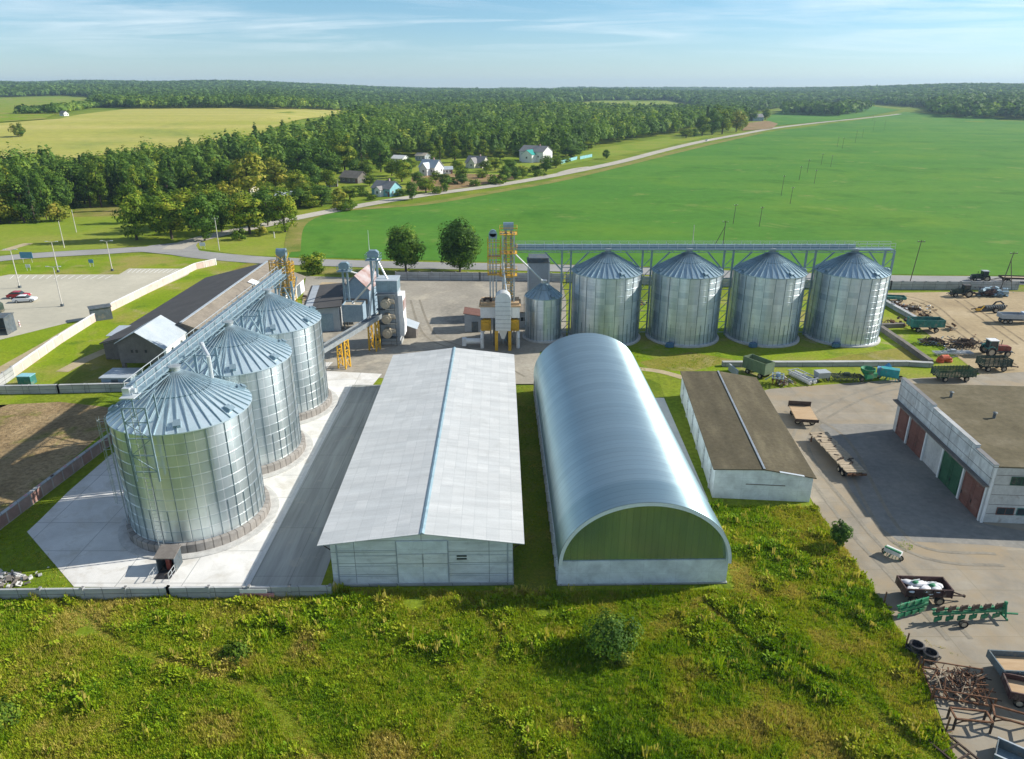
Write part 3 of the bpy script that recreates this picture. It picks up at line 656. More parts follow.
# ------------------------------------------------------------------ galleries
def gallery(name, label, p, q, zf, wid, mat, rail=True, box=True, side=-1, truss=1.0):
    """local +x runs along the gallery"""
    d = Vector((q[0] - p[0], q[1] - p[1])); L = d.length; t = thing(name, label, 'conveyor gallery', (p[0], p[1], zf), math.atan2(d.y, d.x))
    m = MB(); m.bx(0, L, -wid / 2, wid / 2, -.08, 0); m.build('walkway', M['bluesteel'], t)
    if box:
        m = MB(); m.bx(-.3, L, .05, .60, .002, .55); m.bx(0, L, .0, .65, .55, .62)
        k = 0
        while k < L: m.bx(k, k + .12, -.02, .67, .0, .66); k += 2.4
        m.build('conveyor_trough', mat, t)
    m = MB(); x = 0; n = int(L / 2.2)
    for s in (-1, 1):
        m.beam((0, s * wid / 2, -.05), (L, s * wid / 2, -.05), .12, .2); m.beam((0, s * wid / 2, -truss), (L, s * wid / 2, -truss), .1)
        for k in range(n + 1):
            x0 = L * k / n; m.beam((x0, s * wid / 2, -.1), (x0, s * wid / 2, -truss), .06)
            if k < n: m.beam((x0, s * wid / 2, -truss if k % 2 else -.1), (L * (k + 1) / n, s * wid / 2, -.1 if k % 2 else -truss), .05)
    for k in range(n + 1): m.beam((L * k / n, -wid / 2, -truss), (L * k / n, wid / 2, -truss), .06)
    m.build('truss', M['bluesteel'], t)
    if rail:
        for s in (-1, 1):
            m = MB(); n = int(L / 1.6)
            for k in range(n + 1): m.beam((L * k / n, s * wid / 2, 0), (L * k / n, s * wid / 2, 1.1), .05)
            for z in (.55, 1.1): m.beam((0, s * wid / 2, z), (L, s * wid / 2, z), .05)
            m.build('handrail', M['zinc'], t)
    return t
g1 = gallery('conveyor_gallery', 'grey conveyor gallery running over the tops of the three apron silos', (LX - .85, 59.6), (LX - .65, 104.3), 16.9, 1.05, M['bluesteel'], truss=.55)
m = MB(); m.bx(-1.1, .3, -.65, .65, -.14, -.05); m.bx(-.5, .3, -.05, .6, -.046, .62); m.tube((-.2, -.5, .35), (-.2, -.05, .35), .22, n=12); m.build('drive_unit', M['zinc'], g1)
for k, y in enumerate((66.3, 80.8, 95.3)):                # outlets onto the silo caps
    m = MB(); xl = y - 59.6; m.tube((xl, .35, 0), (xl, -.75, -.65), .2, n=10); m.build('outlet_pipe', M['zinc'], g1)
for k, y in enumerate((73.55, 88.05, 102.2)):                 # trestles on the roofs between the silos
    t = thing('gallery_support', ['blue grey trestle carrying the gallery between the front and middle apron silos', 'blue grey trestle carrying the gallery between the middle and back apron silos', 'blue grey trestle carrying the gallery beyond the back apron silo'][k], 'support', (LX, y, 0), 0, 'supports of the apron gallery')
    for s in (-1, 1):
        m = MB(); m.beam((s * 1.15, 0, 16.3), (s * 1.5, 0, 0), .26); m.build('leg', M['bluesteel'], t)
    m = MB(); z = 1
    while z < 15.5: m.beam((-1.45, 0, z), (1.4, 0, z + 2.2), .1); m.beam((-1.45, 0, z), (1.45, 0, z), .1); z += 2.4
    for s in (-1, 1):
        m.beam((s * 1.1, 0, 13.0), (s * 1.1, -3.2, 16.2), .14); m.beam((s * 1.1, 0, 13.0), (s * 1.1, 3.2, 16.2), .14)
    m.build('cross_brace', M['bluesteel'], t)
def elbow(name, label, pts, r, mat, group=None, cat='pipe'):
    p0 = pts[0]; t = thing(name, label, cat, p0, 0, group); L = [tuple(a - b for a, b in zip(p, p0)) for p in pts]
    MB().path(L, r, 10).build('pipe', mat, t, smooth=True)
    m = MB(); d = (Vector(L[-1]) - Vector(L[-2])).normalized(); m.tube(Vector(L[-1]) - d * .15, Vector(L[-1]) + d * .15, r * 1.4, n=10); m.build('flange', mat, t); return t
elbow('vent_pipe', 'bent white vent pipe on the roof of the front silo', [(-30.2, 68.3, 14.9), (-30.2, 68.3, 17.2), (-31.2, 69.5, 18.0)], .2, M['zinc'])
# long gallery over the back row
g2 = gallery('conveyor_gallery', 'long blue grey gallery along the tops of the back row of silos', (.7, 126.6), (59.85, 126.6), 16.05, 1.7, M['bluesteel'], truss=.5)
t = gallery('gallery_end_walkway', 'open railed walkway at the end of the long gallery', (60.1, 126.6), (66.3, 126.6), 16.0, 1.7, M['bluesteel'], box=False, truss=.5); t['category'] = 'walkway'
for k, x in enumerate((9.6, 23.8, 38.15, 52.6, 66.4)):
    t = thing('gallery_support', ['V braced post of the long gallery between the small silo and the first big silo', 'V braced post of the long gallery behind the first and second big silos', 'V braced post of the long gallery at the middle of the back row', 'V braced post of the long gallery behind the third and fourth big silos', 'V braced post at the free end of the long gallery'][k], 'support', (x, 127.4, 0), 0, 'posts of the long gallery')
    for s in (-1, 1):
        m = MB(); m.beam((s * .8, 0, 0), (s * .8, 0, 15.5), .3); m.build('leg', M['bluesteel'], t)
    m = MB(); z = .5
    while z < 14: m.beam((-.8, 0, z), (.8, 0, z + 1.8), .1); m.beam((-.8, 0, z), (.8, 0, z), .1); z += 2.0
    m.build('lacing', M['bluesteel'], t)
    for s in ((-1, 1) if k < 4 else (-1,)):
        m = MB(); m.beam((s * .8, 0, 12.0), (s * 3.9, -.5, 15.4), .24); m.build('strut', M['bluesteel'], t)
# ------------------------------------------------------------------ buildings
def slab_roof(m, pts, th):
    """a sloped slab: pts are the four top corners"""
    n = len(pts); vs = [(x, y, z) for x, y, z in pts] + [(x, y, z - th) for x, y, z in pts]
    return m.add(vs, [tuple(range(n)), tuple(range(2 * n - 1, n - 1, -1))] + [(k, k + n, (k + 1) % n + n, (k + 1) % n) for k in range(n)])
def shell(t, x0, x1, y0, y1, zl, xr, zr, zR, wall, name='wall'):
    """gabled shell with the ridge along y"""
    m = MB(); P = [(x0, 0), (x1, 0), (x1, zR), (xr, zr), (x0, zl)]
    m.prism_y(P, y0, y1); return m.build(name, wall, t)
def gable_roof(t, x0, x1, y0, y1, zl, xr, zr, zR, ov, roof, th=.14, ovy=.5, roof2=None):
    kl = (zr - zl) / (xr - x0); kr = (zr - zR) / (x1 - xr); a = MB(); b = MB(); e = .05 + th
    slab_roof(a, [(x0 - ov, y0 - ovy, zl - kl * ov + e), (xr, y0 - ovy, zr + e), (xr, y1 + ovy, zr + e), (x0 - ov, y1 + ovy, zl - kl * ov + e)], th)
    slab_roof(b, [(xr + .004, y0 - ovy, zr + e), (x1 + ov, y0 - ovy, zR - kr * ov + e), (x1 + ov, y1 + ovy, zR - kr * ov + e), (xr + .004, y1 + ovy, zr + e)], th)
    a.build('roof', roof, t); b.build('roof', roof2 or roof, t)
def window(t, c, w, h, face='y', d=.06, mat=None, frame=None, bars=1):
    """face: the axis the window looks along, with sign"""
    mat = mat or M['window']; frame = frame or M['white']; x, y, z = c; m = MB(); p = MB(); f = .06
    s = -1 if face[0] == '-' else 1; ax = face[-1]
    def bx(mb, u0, u1, z0, z1, d0, d1):
        lo, hi = sorted((d0 * s, d1 * s))
        if ax == 'y': mb.bx(x + u0, x + u1, y + lo, y + hi, z + z0, z + z1)
        else: mb.bx(x + lo, x + hi, y + u0, y + u1, z + z0, z + z1)
    bx(m, -w / 2, w / 2, h / 2 - f, h / 2, .0, d); bx(m, -w / 2, w / 2, -h / 2, -h / 2 + f, 0, d + .03)
    bx(m, -w / 2, -w / 2 + f, -h / 2 + f, h / 2 - f, 0, d); bx(m, w / 2 - f, w / 2, -h / 2 + f, h / 2 - f, 0, d)
    for k in range(bars):
        u = -w / 2 + w * (k + 1) / (bars + 1); bx(m, u - f / 2, u + f / 2, -h / 2 + f, h / 2 - f, 0, d - .01)
    bx(p, -w / 2 + f, w / 2 - f, -h / 2 + f, h / 2 - f, .003, d - .03)
    o = m.build('window', frame, t); p.build('pane', mat, o); return o

# --- white hall
t = thing('storage_hall', 'long low hall with a pale fibre cement gable roof and blue ridge strip', 'hall', (-8.05, 54.75, 0), R(.9))
W, L, ze, zr, xr = 8.1, 48.9, 4.55, 5.55, .15
MB().prism_y([(-W, .25), (W, .25), (W, ze), (xr, zr), (-W, ze)], 0, L).build('wall', M['whitewall'], t)
MB().bx(-W - .12, W + .12, -.15, L + .1, 0, .25).build('plinth', M['fenceconc'], t)
gable_roof(t, -W, W, 0, L, ze, xr, zr, ze, 1.05, M['asbestos'], .07, .3)
m = MB(); m.prism_y([(xr - .2, zr + .13), (xr, zr + .2), (xr + .2, zr + .13), (xr + .2, zr + .16), (xr, zr + .25), (xr - .2, zr + .16)], -.33, L + .33); m.build('ridge_cap', M['ridge'], t)
for x0, x1, rows in ((-7.5, -2.3, (1.0, 2.1, 3.2, 3.75)), (2.45, 7.6, (1.0, 2.2, 3.2))):
    for z in rows: MB().bx(x0, x1, -.022, -.003, z, z + .05).build('panel_joint', M['greywall'], t)
for x0, x1, y, z in ((-2.3, -2.22, -.07, 4.7), (2.3, 2.38, -.07, 4.7), (-7.62, -7.5, -.05, 4.4), (7.6, 7.72, -.05, 4.4)): MB().bx(x0, x1, y, -.003, .25, z).build('wall_post', M['greywall'], t)
for x0, x1 in ((-2.2, .02), (.06, 2.28)):
    d = MB(); d.bx(x0, x1, -.05, -.004, .28, 2.0).build('door', M['bluewall'], t)
    d = MB(); d.bx(x0, x1, -.10, -.05, 2.04, 3.4).build('door_panel', M['whitewall'], t)
MB().bx(-2.2, 2.28, -.08, -.005, 3.46, 4.75).build('lintel_panel', M['bluewall'], t)
for z in (2.75, 3.05):
    MB().bx(3.1, 4.0, -.05, -.004, z, z + .16).build('vent_slot', M['window'], t)
for s in (-1, 1):
    for k in range(11):
        m = MB(); y = .3 + k * 4.9; x = s * W; m.beam((x + s * .02, y, ze - .9), (x + s * 1.0, y, ze - .12), .07); m.build('eave_bracket', M['darkrust'], t)
m = MB(); m.bx(-W - .12, -W - .01, 6, 9, .3, 3.3); m.build('side_door', M['greywall'], t)

# --- arched hangar
t = thing('arched_hangar', 'long round roofed hangar of shiny sheet steel on a low white wall', 'hangar', (11.85, 54.85, 0), R(1.15))
W, L, zw, rise = 7.66, 45.8, 2.6, 6.35
m = MB()
m.bx(-W, W, 0, .35, 0, zw); m.bx(-W, W, L - .35, L, 0, zw); m.bx(-W, -W + .35, .35, L - .35, 0, zw); m.bx(W - .35, W, .35, L - .35, 0, zw)
m.build('wall', M['bluewall'], t)
MB().bx(-W - .1, W + .1, -.1, L + .1, 0, .16).build('plinth', M['fenceconc'], t)
n = 72; prof = [(-(W + .05) * math.cos(math.pi * k / n), zw + rise * math.sin(math.pi * k / n) ** .98) for k in range(n + 1)]
def arch_shell(y0, y1, off, ny):
    m = MB(); s = 0; ss = [0]
    for a, b in zip(prof[:-1], prof[1:]): s += math.hypot(b[0] - a[0], b[1] - a[1]); ss.append(s)
    for j in range(ny + 1):
        y = y0 + (y1 - y0) * j / ny
        for k in range(n + 1): m.v.append((prof[k][0] * (1 + off / W), y, zw + (prof[k][1] - zw) * (1 + off / rise)))
    for j in range(ny):
        for k in range(n):
            a = j * (n + 1) + k; m.f.append((a, a + 1, a + n + 2, a + n + 1)); m.mi.append(0)
            ya = y0 + (y1 - y0) * j / ny; yb = y0 + (y1 - y0) * (j + 1) / ny
            m.uv[len(m.f) - 1] = [(ya, ss[k]), (ya, ss[k + 1]), (yb, ss[k + 1]), (yb, ss[k])]
    return m
arch_shell(3.3, L + .4, 0, 2).build('roof', M['arch'], t, smooth=True)
arch_shell(-.55, 3.298, .025, 1).build('roof_front_band', M['archband'], t, smooth=True)
m = MB()                                                  # pale rim at the front edge
for k in range(n):
    a, b = prof[k], prof[k + 1]; sc = 1.012
    m.add([(a[0], -.56, a[1]), (b[0], -.56, b[1]), (b[0] * .96, -.60, zw + (b[1] - zw) * .947), (a[0] * .96, -.60, zw + (a[1] - zw) * .947)], [(0, 1, 2, 3)])
    m.add([(a[0] * .96, -.60, zw + (a[1] - zw) * .947), (b[0] * .96, -.60, zw + (b[1] - zw) * .947), (b[0] * .96, .08, zw + (b[1] - zw) * .947), (a[0] * .96, .08, zw + (a[1] - zw) * .947)], [(0, 1, 2, 3)])
m.build('roof_rim', M['rimwhite'], t, fix=False)
pts = [(x * .965, zw + (z - zw) * .958) for x, z in prof]
for y0, nm in ((.10, 'front_sheet'), (L - .2, 'rear_sheet')):
    MB().prism_y(pts, y0, y0 + .08).build(nm, M['archend'], t)
m = MB()
for s in (-1, 1): m.bx(*sorted((s * (W + .02), s * (W + .1))), -.5, L, zw - .12, zw + .06)
m.build('gutter', M['zinc'], t)
m = MB()
for s in (-1, 1):
    for k in range(23): m.bx(*sorted((s * (W + .002), s * (W + .16))), .6 + k * 1.95, .85 + k * 1.95, .16, zw - .14)
tag(m.build('buttress', M['whitewall'], t), kind='stuff')

# --- brown roofed shed
t = thing('low_shed', 'long low whitewashed shed with a moss brown felt roof', 'shed', (22.1, 70.0, 0), R(-5.2))
m = MB(); m.prism_y([(0, 0), (10.4, 0), (10.4, 3.0), (5.1, 3.75), (0, 3.55)], 0, 29); m.build('wall', M['bluewall'], t)
gable_roof(t, 0, 10.4, 0, 29, 3.55, 5.1, 3.75, 3.0, .25, M['mossroof'], .12, .25)
m = MB(); m.beam((5.1, -.2, 3.97), (5.1, 29.2, 3.97), .22, .07); m.build('ridge_cap', M['steel'], t)
m = MB(); m.bx(3.4, 7.6, -.03, -.004, 1.85, 1.95); m.build('wall_joint', M['darkwall'], t)
m = MB(); m.beam((6.7, -.32, 3.74), (9.3, -.32, 3.36), .3, .05); m.build('flashing', M['zinc'], t)
for k in range(5): window(t, (10.42, 3.5 + k * 5.4, 1.7), 1.4, .8, 'x')
for k in range(6):
    m = MB(); m.bx(-.14, -.004, 2 + k * 4.8, 2.35 + k * 4.8, 0, 3.3); m.build('pilaster', M['whitewall'], t)

# --- garage
t = thing('garage_block', 'big white brick garage block with an olive flat roof and red and green doors', 'garage', (48.8, 65.1, 0), R(-4.1))
L, D = 22.3, 34.0
m = MB(); m.prism([(0, 0), (D, 0), (D, L), (0, L)], 0, 6.45); m.build('wall', M['brickwhite'], t)
m = MB(); m.prism([(-.02, -.06), (D, -.06), (D, L + .06), (-.02, L + .06)], 6.453, 6.6); m.build('roof', M['oliveroof'], t)
m = MB()                                                  # sloping parapet in three steps
for y0, y1, z in ((0, 3.6, 6.75), (3.6, 13.5, 7.1), (13.5, L, 7.35)): m.bx(-.22, .2, y0 - .1 if y0 == 0 else y0 + .003, y1, 4.35, z)
m.build('parapet', M['grungewall'], t)
m = MB()
for y0, y1, z in ((0, 3.6, 6.75), (3.6, 13.5, 7.1), (13.5, L, 7.35)): m.bx(-.28, .26, y0 - .12 if y0 == 0 else y0 + .003, y1, z + .003, z + .07)
m.build('coping', M['fenceconc'], t)
MB().bx(-.75, -.225, -.1, L, 4.2, 4.38).build('canopy', M['darkwall'], t)
for (y0, y1), mt, lb in (((18.5, 21.3), 'reddoor', None), ((15.9, 17.9), 'reddoor', None), ((13.8, 15.85), 'reddoor', None), ((7.2, 9.3), 'greendoor', None), ((5.0, 7.15), 'greendoor', None), ((2.55, 4.5), 'reddoor', None), ((.6, 2.5), 'reddoor', None)):
    d = MB(); d.bx(-.10, -.004, y0, y1, .05, 3.7)
    for u in (.12, .88): d.bx(-.14, -.10, y0 + (y1 - y0) * u - .05, y0 + (y1 - y0) * u + .05, .1, 3.65)
    for z in (.5, 1.9, 3.3): d.bx(-.135, -.10, y0 + (y1 - y0) * .12 + .06, y0 + (y1 - y0) * .88 - .06, z, z + .08)
    d = d.build('door', M[mt], t); h = MB(); h.box((-.17, y1 - .25, 1.2), (.06, .06, .4)); h.build('handle', M['black'], d)
for y in (18.2, 13.65, 9.45, 4.75, .3):
    MB().bx(-.2, -.005, y - .14, y + .14, 0, 4.19).build('door_pillar', M['render'], t)
for z in (1.05, 2.15, 3.3, 4.45, 5.55): MB().bx(.3, D, -.008, -.004, z, z + .06).build('panel_joint', M['darkwall'], t)
m = MB(); m.bx(-.12, .12, -.13, -.004, 0, 6.4); m.build('corner_pilaster', M['render'], t)
window(t, (2.6, -.01, 5.0), 1.6, .95, '-y', mat=M['darkgreen'], frame=M['greendoor'], bars=2)
for k in range(6): window(t, (2.1 + k * 2.0, -.01, 1.45), 1.75, .85, '-y', mat=M['window'], frame=M['reddoor'] if k % 2 == 0 else M['tealdark'], bars=1)
for k in range(5): window(t, (8.5 + k * 4.5, -.01, 5.0), 1.9, .9, '-y', mat=M['window'], bars=2)
for x, y in ((6, 12), (14, 5), (20, 16), (4, 18)):
    m = MB(); m.tube((x, y, 6.6), (x, y, 7.3), .16); m.tube((x, y, 7.3), (x, y, 7.4), .28, .05); m.build('roof_pipe', M['darksteel'], t)

# --- long warehouse behind the apron silos and its taller annexe
t = thing('long_warehouse', 'long warehouse with one brown roof slope and one darkened as shade behind the apron silos', 'warehouse', (0, 0, 0))
x0, x1, xr, y0, y1 = -67.5, -46.2, -53.9, 114.2, 158.5
MB().prism_y([(x0, 0), (x1, 0), (x1, 3.2), (xr, 6.3), (x0, 2.9)], y0, y1).build('wall', M['render'], t)
MB().prism_y([(x0 - .03, 0), (x1 + .03, 0), (x1 + .03, 3.1), (xr, 6.2), (x0 - .03, 2.8)], y0 - .06, y0 - .004).build('end_wall', M['darkwall'], t)
gable_roof(t, x0, x1, y0, y1, 2.9, xr, 6.3, 3.2, .5, M['blackshaderoof'], .12, .4, M['brownroof'])  # left slope gets a darker colour to stand for its shade
m = MB(); m.beam((xr, y0 - .4, 6.58), (xr, y1 + .4, 6.58), .5, .07); m.build('ridge_cap', M['lightroof'], t)
m = MB(); k = (6.3 - 3.2) / (x1 - xr); xs = xr + 2.0; m.box((xs, 143.5, 6.62 - k * 2.0), (1.7, 2.6, .07), 0, math.atan(k)); m.build('skylight', M['white'], t)
for j in range(6): window(t, (x1 + .01, 121 + j * 6.6, 1.8), 1.5, 1.2, 'x')
m = MB(); m.bx(x1 + .004, x1 + .1, 152.6, 155.2, .05, 2.5); m.build('door', M['steeldark'], t)
for yy in (130, 138.5):
    m = MB(); m.tube((xr + 3.5, yy, 4.9), (xr + 3.5, yy, 6.6), .12); m.tube((xr + 3.5, yy, 6.6), (xr + 3.5, yy, 6.75), .2, .03); m.build('roof_pipe', M['darksteel'], t)
t = thing('raised_annexe', 'grey gabled annexe with a light metal roof at the near end of the long warehouse', 'building', (0, 0, 0))
x0, x1, xr, y0, y1 = -60.3, -53.4, -57.2, 105.5, 114.0
MB().prism_y([(x0, 2.6), (x1, 2.6), (x1, 5.0), (xr, 7.55), (x0, 5.9)], y0, y1).build('wall', M['darkwall'], t)
for x in (x0 + .3, x1 - .3):
    for y in (y0 + .3, y1 - .3): MB().bx(x - .25, x + .25, y - .25, y + .25, 0, 2.6).build('pillar', M['darkwall'], t)
MB().bx(x1 + .004, x1 + .06, y0, y1, 2.62, 4.85).build('side_wall', M['render'], t)
gable_roof(t, x0, x1, y0, y1, 5.9, xr, 7.55, 5.0, .3, M['lightroof'], .1, .3)
for dx in (1.9, 2.6, 4.0): MB().bx(x0 + dx, x0 + dx + .35, y0 - .03, y0 - .004, 4.3, 4.75).build('vent_hole', M['window'], t)
for y in (108, 111.5): MB().bx(x1 + .065, x1 + .09, y, y + .5, 3.7, 4.2).build('vent_hole', M['window'], t)
t = thing('lean_to', 'small light roofed lean-to beside the raised annexe', 'lean-to', (*G(131, 347), 0))
MB().prism_x([(-2, 0), (2, 0), (2, 3.0), (-2, 2.7)], -2.2, 2.2).build('wall', M['darkwall'], t)
m = MB(); slab_roof(m, [(-2.6, -2.4, 2.85), (2.6, -2.4, 2.85), (2.6, 2.4, 3.2), (-2.6, 2.4, 3.2)], .1); m.build('roof', M['lightroof'], t)
t = thing('weigh_hut', 'low blue grey hut in the shade before the raised annexe', 'hut', (*G(122, 386), 0))
MB().bx(-2.0, 2.4, -1.6, 2.2, 0, 1.9).build('wall', M['bluegrey'], t); MB().bx(-2.2, 2.6, -1.8, 2.4, 1.9, 2.05).build('roof', M['lightroof'], t)
MB().bx(-.5, .5, -1.66, -1.604, 0, 1.7).build('door', M['darksteel'], t)

# --- drying plant beside the apron silos
t = thing('dark_store', 'low grey store with a flat black roof behind the apron silos', 'store', (*G(341, 331), 0), R(9))
MB().bx(-6.2, 0, 0, 17, 0, 4.6).build('wall', M['greywall'], t)
m = MB(); slab_roof(m, [(-6.6, -.4, 4.5), (.4, -.4, 4.9), (.4, 17.4, 4.9), (-6.6, 17.4, 4.5)], .15); m.build('roof', M['blackshaderoof'], t)
MB().bx(.004, .08, 2.0, 4.6, .1, 3.6).build('door', M['render'], t); MB().bx(-3.8, -1.2, -.08, -.004, .1, 3.4).build('door', M['bluegrey'], t)
Yg = 137; t = thing('gabled_tower', 'tall blue grey gabled building with a patchy rust and white roof', 'building', (Xp(356.5, 300, Yg), Yg, 0), R(-6))
za = Zp(355, 276, Yg); zs = Zp(345, 289, Yg)
MB().prism_y([(-2.6, 0), (2.6, 0), (2.6, zs), (0, za), (-2.6, zs)], 0, 9).build('wall', M['bluegrey'], t)
gable_roof(t, -2.6, 2.6, 0, 9, zs, 0, za, zs, .3, M['rustroof'], .1, .3)
MB().bx(-2.2, 2.2, -.05, -.004, zs - 2.9, zs - 1.9).build('window_band', M['darkwall'], t)
Yb = 130; t = thing('feed_hopper', 'boxy blue grey hopper with an open tan top standing on posts', 'hopper', (Xp(352.5, 310, Yb), Yb, 0))
zt = Zp(352, 305, Yb)
m = MB(); m.bx(-1.9, 1.9, 0, .1, 1.6, zt); m.bx(-1.9, 1.9, 2.9, 3, 1.6, zt); m.bx(-1.9, -1.8, .1, 2.9, 1.6, zt); m.bx(1.8, 1.9, .1, 2.9, 1.6, zt); m.bx(-1.8, 1.8, .1, 2.9, 1.6, 1.7); m.build('bin', M['bluegrey'], t)
MB().bx(-1.79, 1.79, .11, 2.89, 1.71, zt - .25).build('grain', M['tan'], t)
for x in (-1.75, 1.75):
    for y in (.15, 2.85): MB().bx(x - .12, x + .12, y - .12, y + .12, 0, 1.6).build('leg', M['darksteel'], t)
Yd = 122; t = thing('grain_dryer', 'tall grey drying tower with three stacked tan fans, beside the inclined yellow legged conveyor', 'dryer', (Xp(389, 320, Yd), Yd, 0))
zt = Zp(389, 281, Yd); MB().bx(-1.75, 1.75, 0, 3.6, .6, zt - 1.9).build('column', M['greywall'], t)
m = MB(); m.bx(-1.85, 1.75, -.1, 3.6, zt - 1.895, zt)
for k in range(9): m.bx(-1.7 + k * .38, -1.6 + k * .38, -.16, -.1, zt - 1.8, zt - .05)
m.build('top_box', M['bluesteel'], t); MB().bx(-1.95, 1.85, -.25, 3.7, zt + .003, zt + .12).build('roof', M['lightroof'], t)
MB().bx(-2.0, 2.0, -.2, 3.8, 0, .6).build('base', M['fenceconc'], t)
m = MB(); m.bx(1.76, 2.55, .1, 3.4, 1.5, zt - 2.6); m.build('side_duct', M['render'], t)
m = MB(); m.bx(2.56, 2.62, .3, 3.2, zt - 5.4, zt - 3.6); m.build('side_panel', M['rustroof'], t)
for z in (2.4, 5.0, 7.7):
    m = MB(); m.tube((-.2, -1.5, z), (-.2, -.01, z), .85, n=18); m.tube((-.2, -1.7, z), (-.2, -1.5, z), .5, n=14); m.tube((-.2, -.9, z + .3), (1.3, -.9, z + .3), .4, n=10); m.build('fan', M['tan'], t, smooth=True)
m = MB(); m.beam((-1.5, -.7, 0), (-1.5, -.7, zt - 2.2), .25); m.beam((1.3, -1.0, 0), (1.3, -1.0, zt - 2.4), .14)
for z in (1.5, 4.0, 6.6, 9.2): m.bx(-1.9, 1.4, -1.3, -.02, z - .06, z)
m.build('catwalk', M['darksteel'], t)
t = thing('dryer_lean_to', 'small grey lean-to with a sloped roof at the right of the drying tower', 'lean-to', (*G(408, 338), 0))
MB().prism_y([(-1.6, 0), (1.5, 0), (1.5, 1.7), (-1.6, 2.9)], 0, 3.5).build('wall', M['darkwall'], t)
m = MB(); slab_roof(m, [(-1.6, -.2, 3.05), (1.75, -.2, 1.75), (1.75, 3.7, 1.75), (-1.6, 3.7, 3.05)], .08); m.build('roof', M['lightroof'], t)
def elevator(name, label, X, Y, zt, mat, group=None, w=.9, mast=0, cage=0):
    t = thing(name, label, 'elevator', (X, Y, 0), 0, group)
    for s in (-.5, .5): MB().bx(s * w - .17, s * w + .17, -.16, .16, .5, zt - 1.2).build('elevator_leg', mat, t)
    m = MB(); m.bx(-.95, .95, -.5, .5, zt - 1.2, zt - .35); m.prism_y([(-.95, zt - .35), (.95, zt - .35), (.5, zt), (-.5, zt)], -.5, .5); m.build('head', M['bluesteel'], t)
    MB().bx(-.95, .95, -.6, .6, 0, .5).build('boot', M['darksteel'], t)
    m = MB(); m.bx(-1.3, 1.3, -1.0, 1.0, zt - 1.7, zt - 1.62)
    for x in (-1.25, 1.25):
        for y in (-.95, .95): m.beam((x, y, zt - 1.6), (x, y, zt - .6), .05)
    for z in (zt - 1.1, zt - .6):
        for a, b in (((-1.25, -.95), (1.25, -.95)), ((-1.25, .95), (1.25, .95)), ((-1.25, -.95), (-1.25, .95)), ((1.25, -.95), (1.25, .95))): m.beam((*a, z), (*b, z), .05)
    m.build('platform', M['bluesteel'], t)
    m = MB(); z = 1.0
    while z < zt - 3: m.beam((-w / 2, .22, z), (w / 2, .22, z + 1.2), .06); m.beam((-w / 2, .22, z), (w / 2, .22, z), .06); z += 1.2
    m.build('lacing', mat, t)
    if mast: MB().tube((-.6, 0, zt), (-.6, 0, zt + mast), .05, .025, 6).build('mast', M['zinc'], t)
    return t
e1 = elevator('bucket_elevator', 'tall grey bucket elevator with a thin mast, left of the drying tower', Xp(373.5, 260, 124.5), 124.5, Zp(373, 250, 124.5), M['bluesteel'], None, 1.0, 3.4)
e2 = elevator('bucket_elevator', 'shorter grey bucket elevator beside the blue grey gabled building', Xp(344.5, 270, 134), 134, Zp(344, 262, 134), M['bluesteel'], None, .8)
def chute(label, p, q, r=.16, mat='zinc', group='grain chutes'):
    t = thing('grain_chute', label, 'chute', p, 0, group); d = Vector(q) - Vector(p)
    MB().tube((0, 0, 0), d, r, n=10).build('pipe', M[mat], t, smooth=True)
    m = MB(); m.tube(d * .98, d * 1.0, r * 1.6, n=10); m.tube((0, 0, 0), d * .02, r * 1.6, n=10); m.build('flange', M[mat], t)
H1 = Zp(373, 250, 124.5); X1 = Xp(373.5, 260, 124.5); X2 = Xp(344.5, 270, 134); H2 = Zp(344, 262, 134)
chute('pale chute from the tall elevator head to the drying tower roof', (X1 + .6, 124.5, H1 - 1.6), (Xp(388, 277, 123), 123, Zp(388, 281, 123)))
chute('pale chute from the tall elevator head down to the inclined conveyor', (X1 + .2, 124.2, H1 - 2.0), (Xp(369, 313, 123), 123, 4.6))
chute('pale chute from the tall elevator to the open topped hopper', (X1 - .5, 124.5, H1 - 5.5), (Xp(353, 303, 131), 131, Zp(352, 305, 130) + .1))
chute('pale chute from the shorter elevator head to the gabled building', (X2 + .5, 134, H2 - 1.6), (Xp(355, 276, 137), 139, Zp(355, 276, 137)))
# inclined conveyor on yellow trestles
p = Vector((-29.6, 104.2)); q = Vector((-22.9, 120.8)); d = q - p; L = d.length; ang = math.atan2(d.y, d.x)
ZC = Zp(335, 338, 111.3) - .35
t = thing('inclined_conveyor', 'grey covered conveyor between the back apron silo and the drying tower', 'conveyor', (p.x, p.y, ZC), ang)
m = MB(); sl = .9 / L
def sb(x0, x1, y0, y1, z0, z1): 
    m.add([(x0, y0, z0 + x0 * sl), (x1, y0, z0 + x1 * sl), (x1, y1, z0 + x1 * sl), (x0, y1, z0 + x0 * sl), (x0, y0, z1 + x0 * sl), (x1, y0, z1 + x1 * sl), (x1, y1, z1 + x1 * sl), (x0, y1, z1 + x0 * sl)], [(0, 3, 2, 1), (4, 5, 6, 7), (0, 1, 5, 4), (1, 2, 6, 5), (2, 3, 7, 6), (3, 0, 4, 7)])
sb(-3, L, -.7, .7, 0, .12); sb(-3, L, -.7, -.62, .12, .75); sb(-3, L, .62, .7, .12, .75); m.build('trough', M['steel'], t)
m = MB(); sb(-3, L, -.35, .35, .125, .6); m.build('cover', M['darksteel'], t)
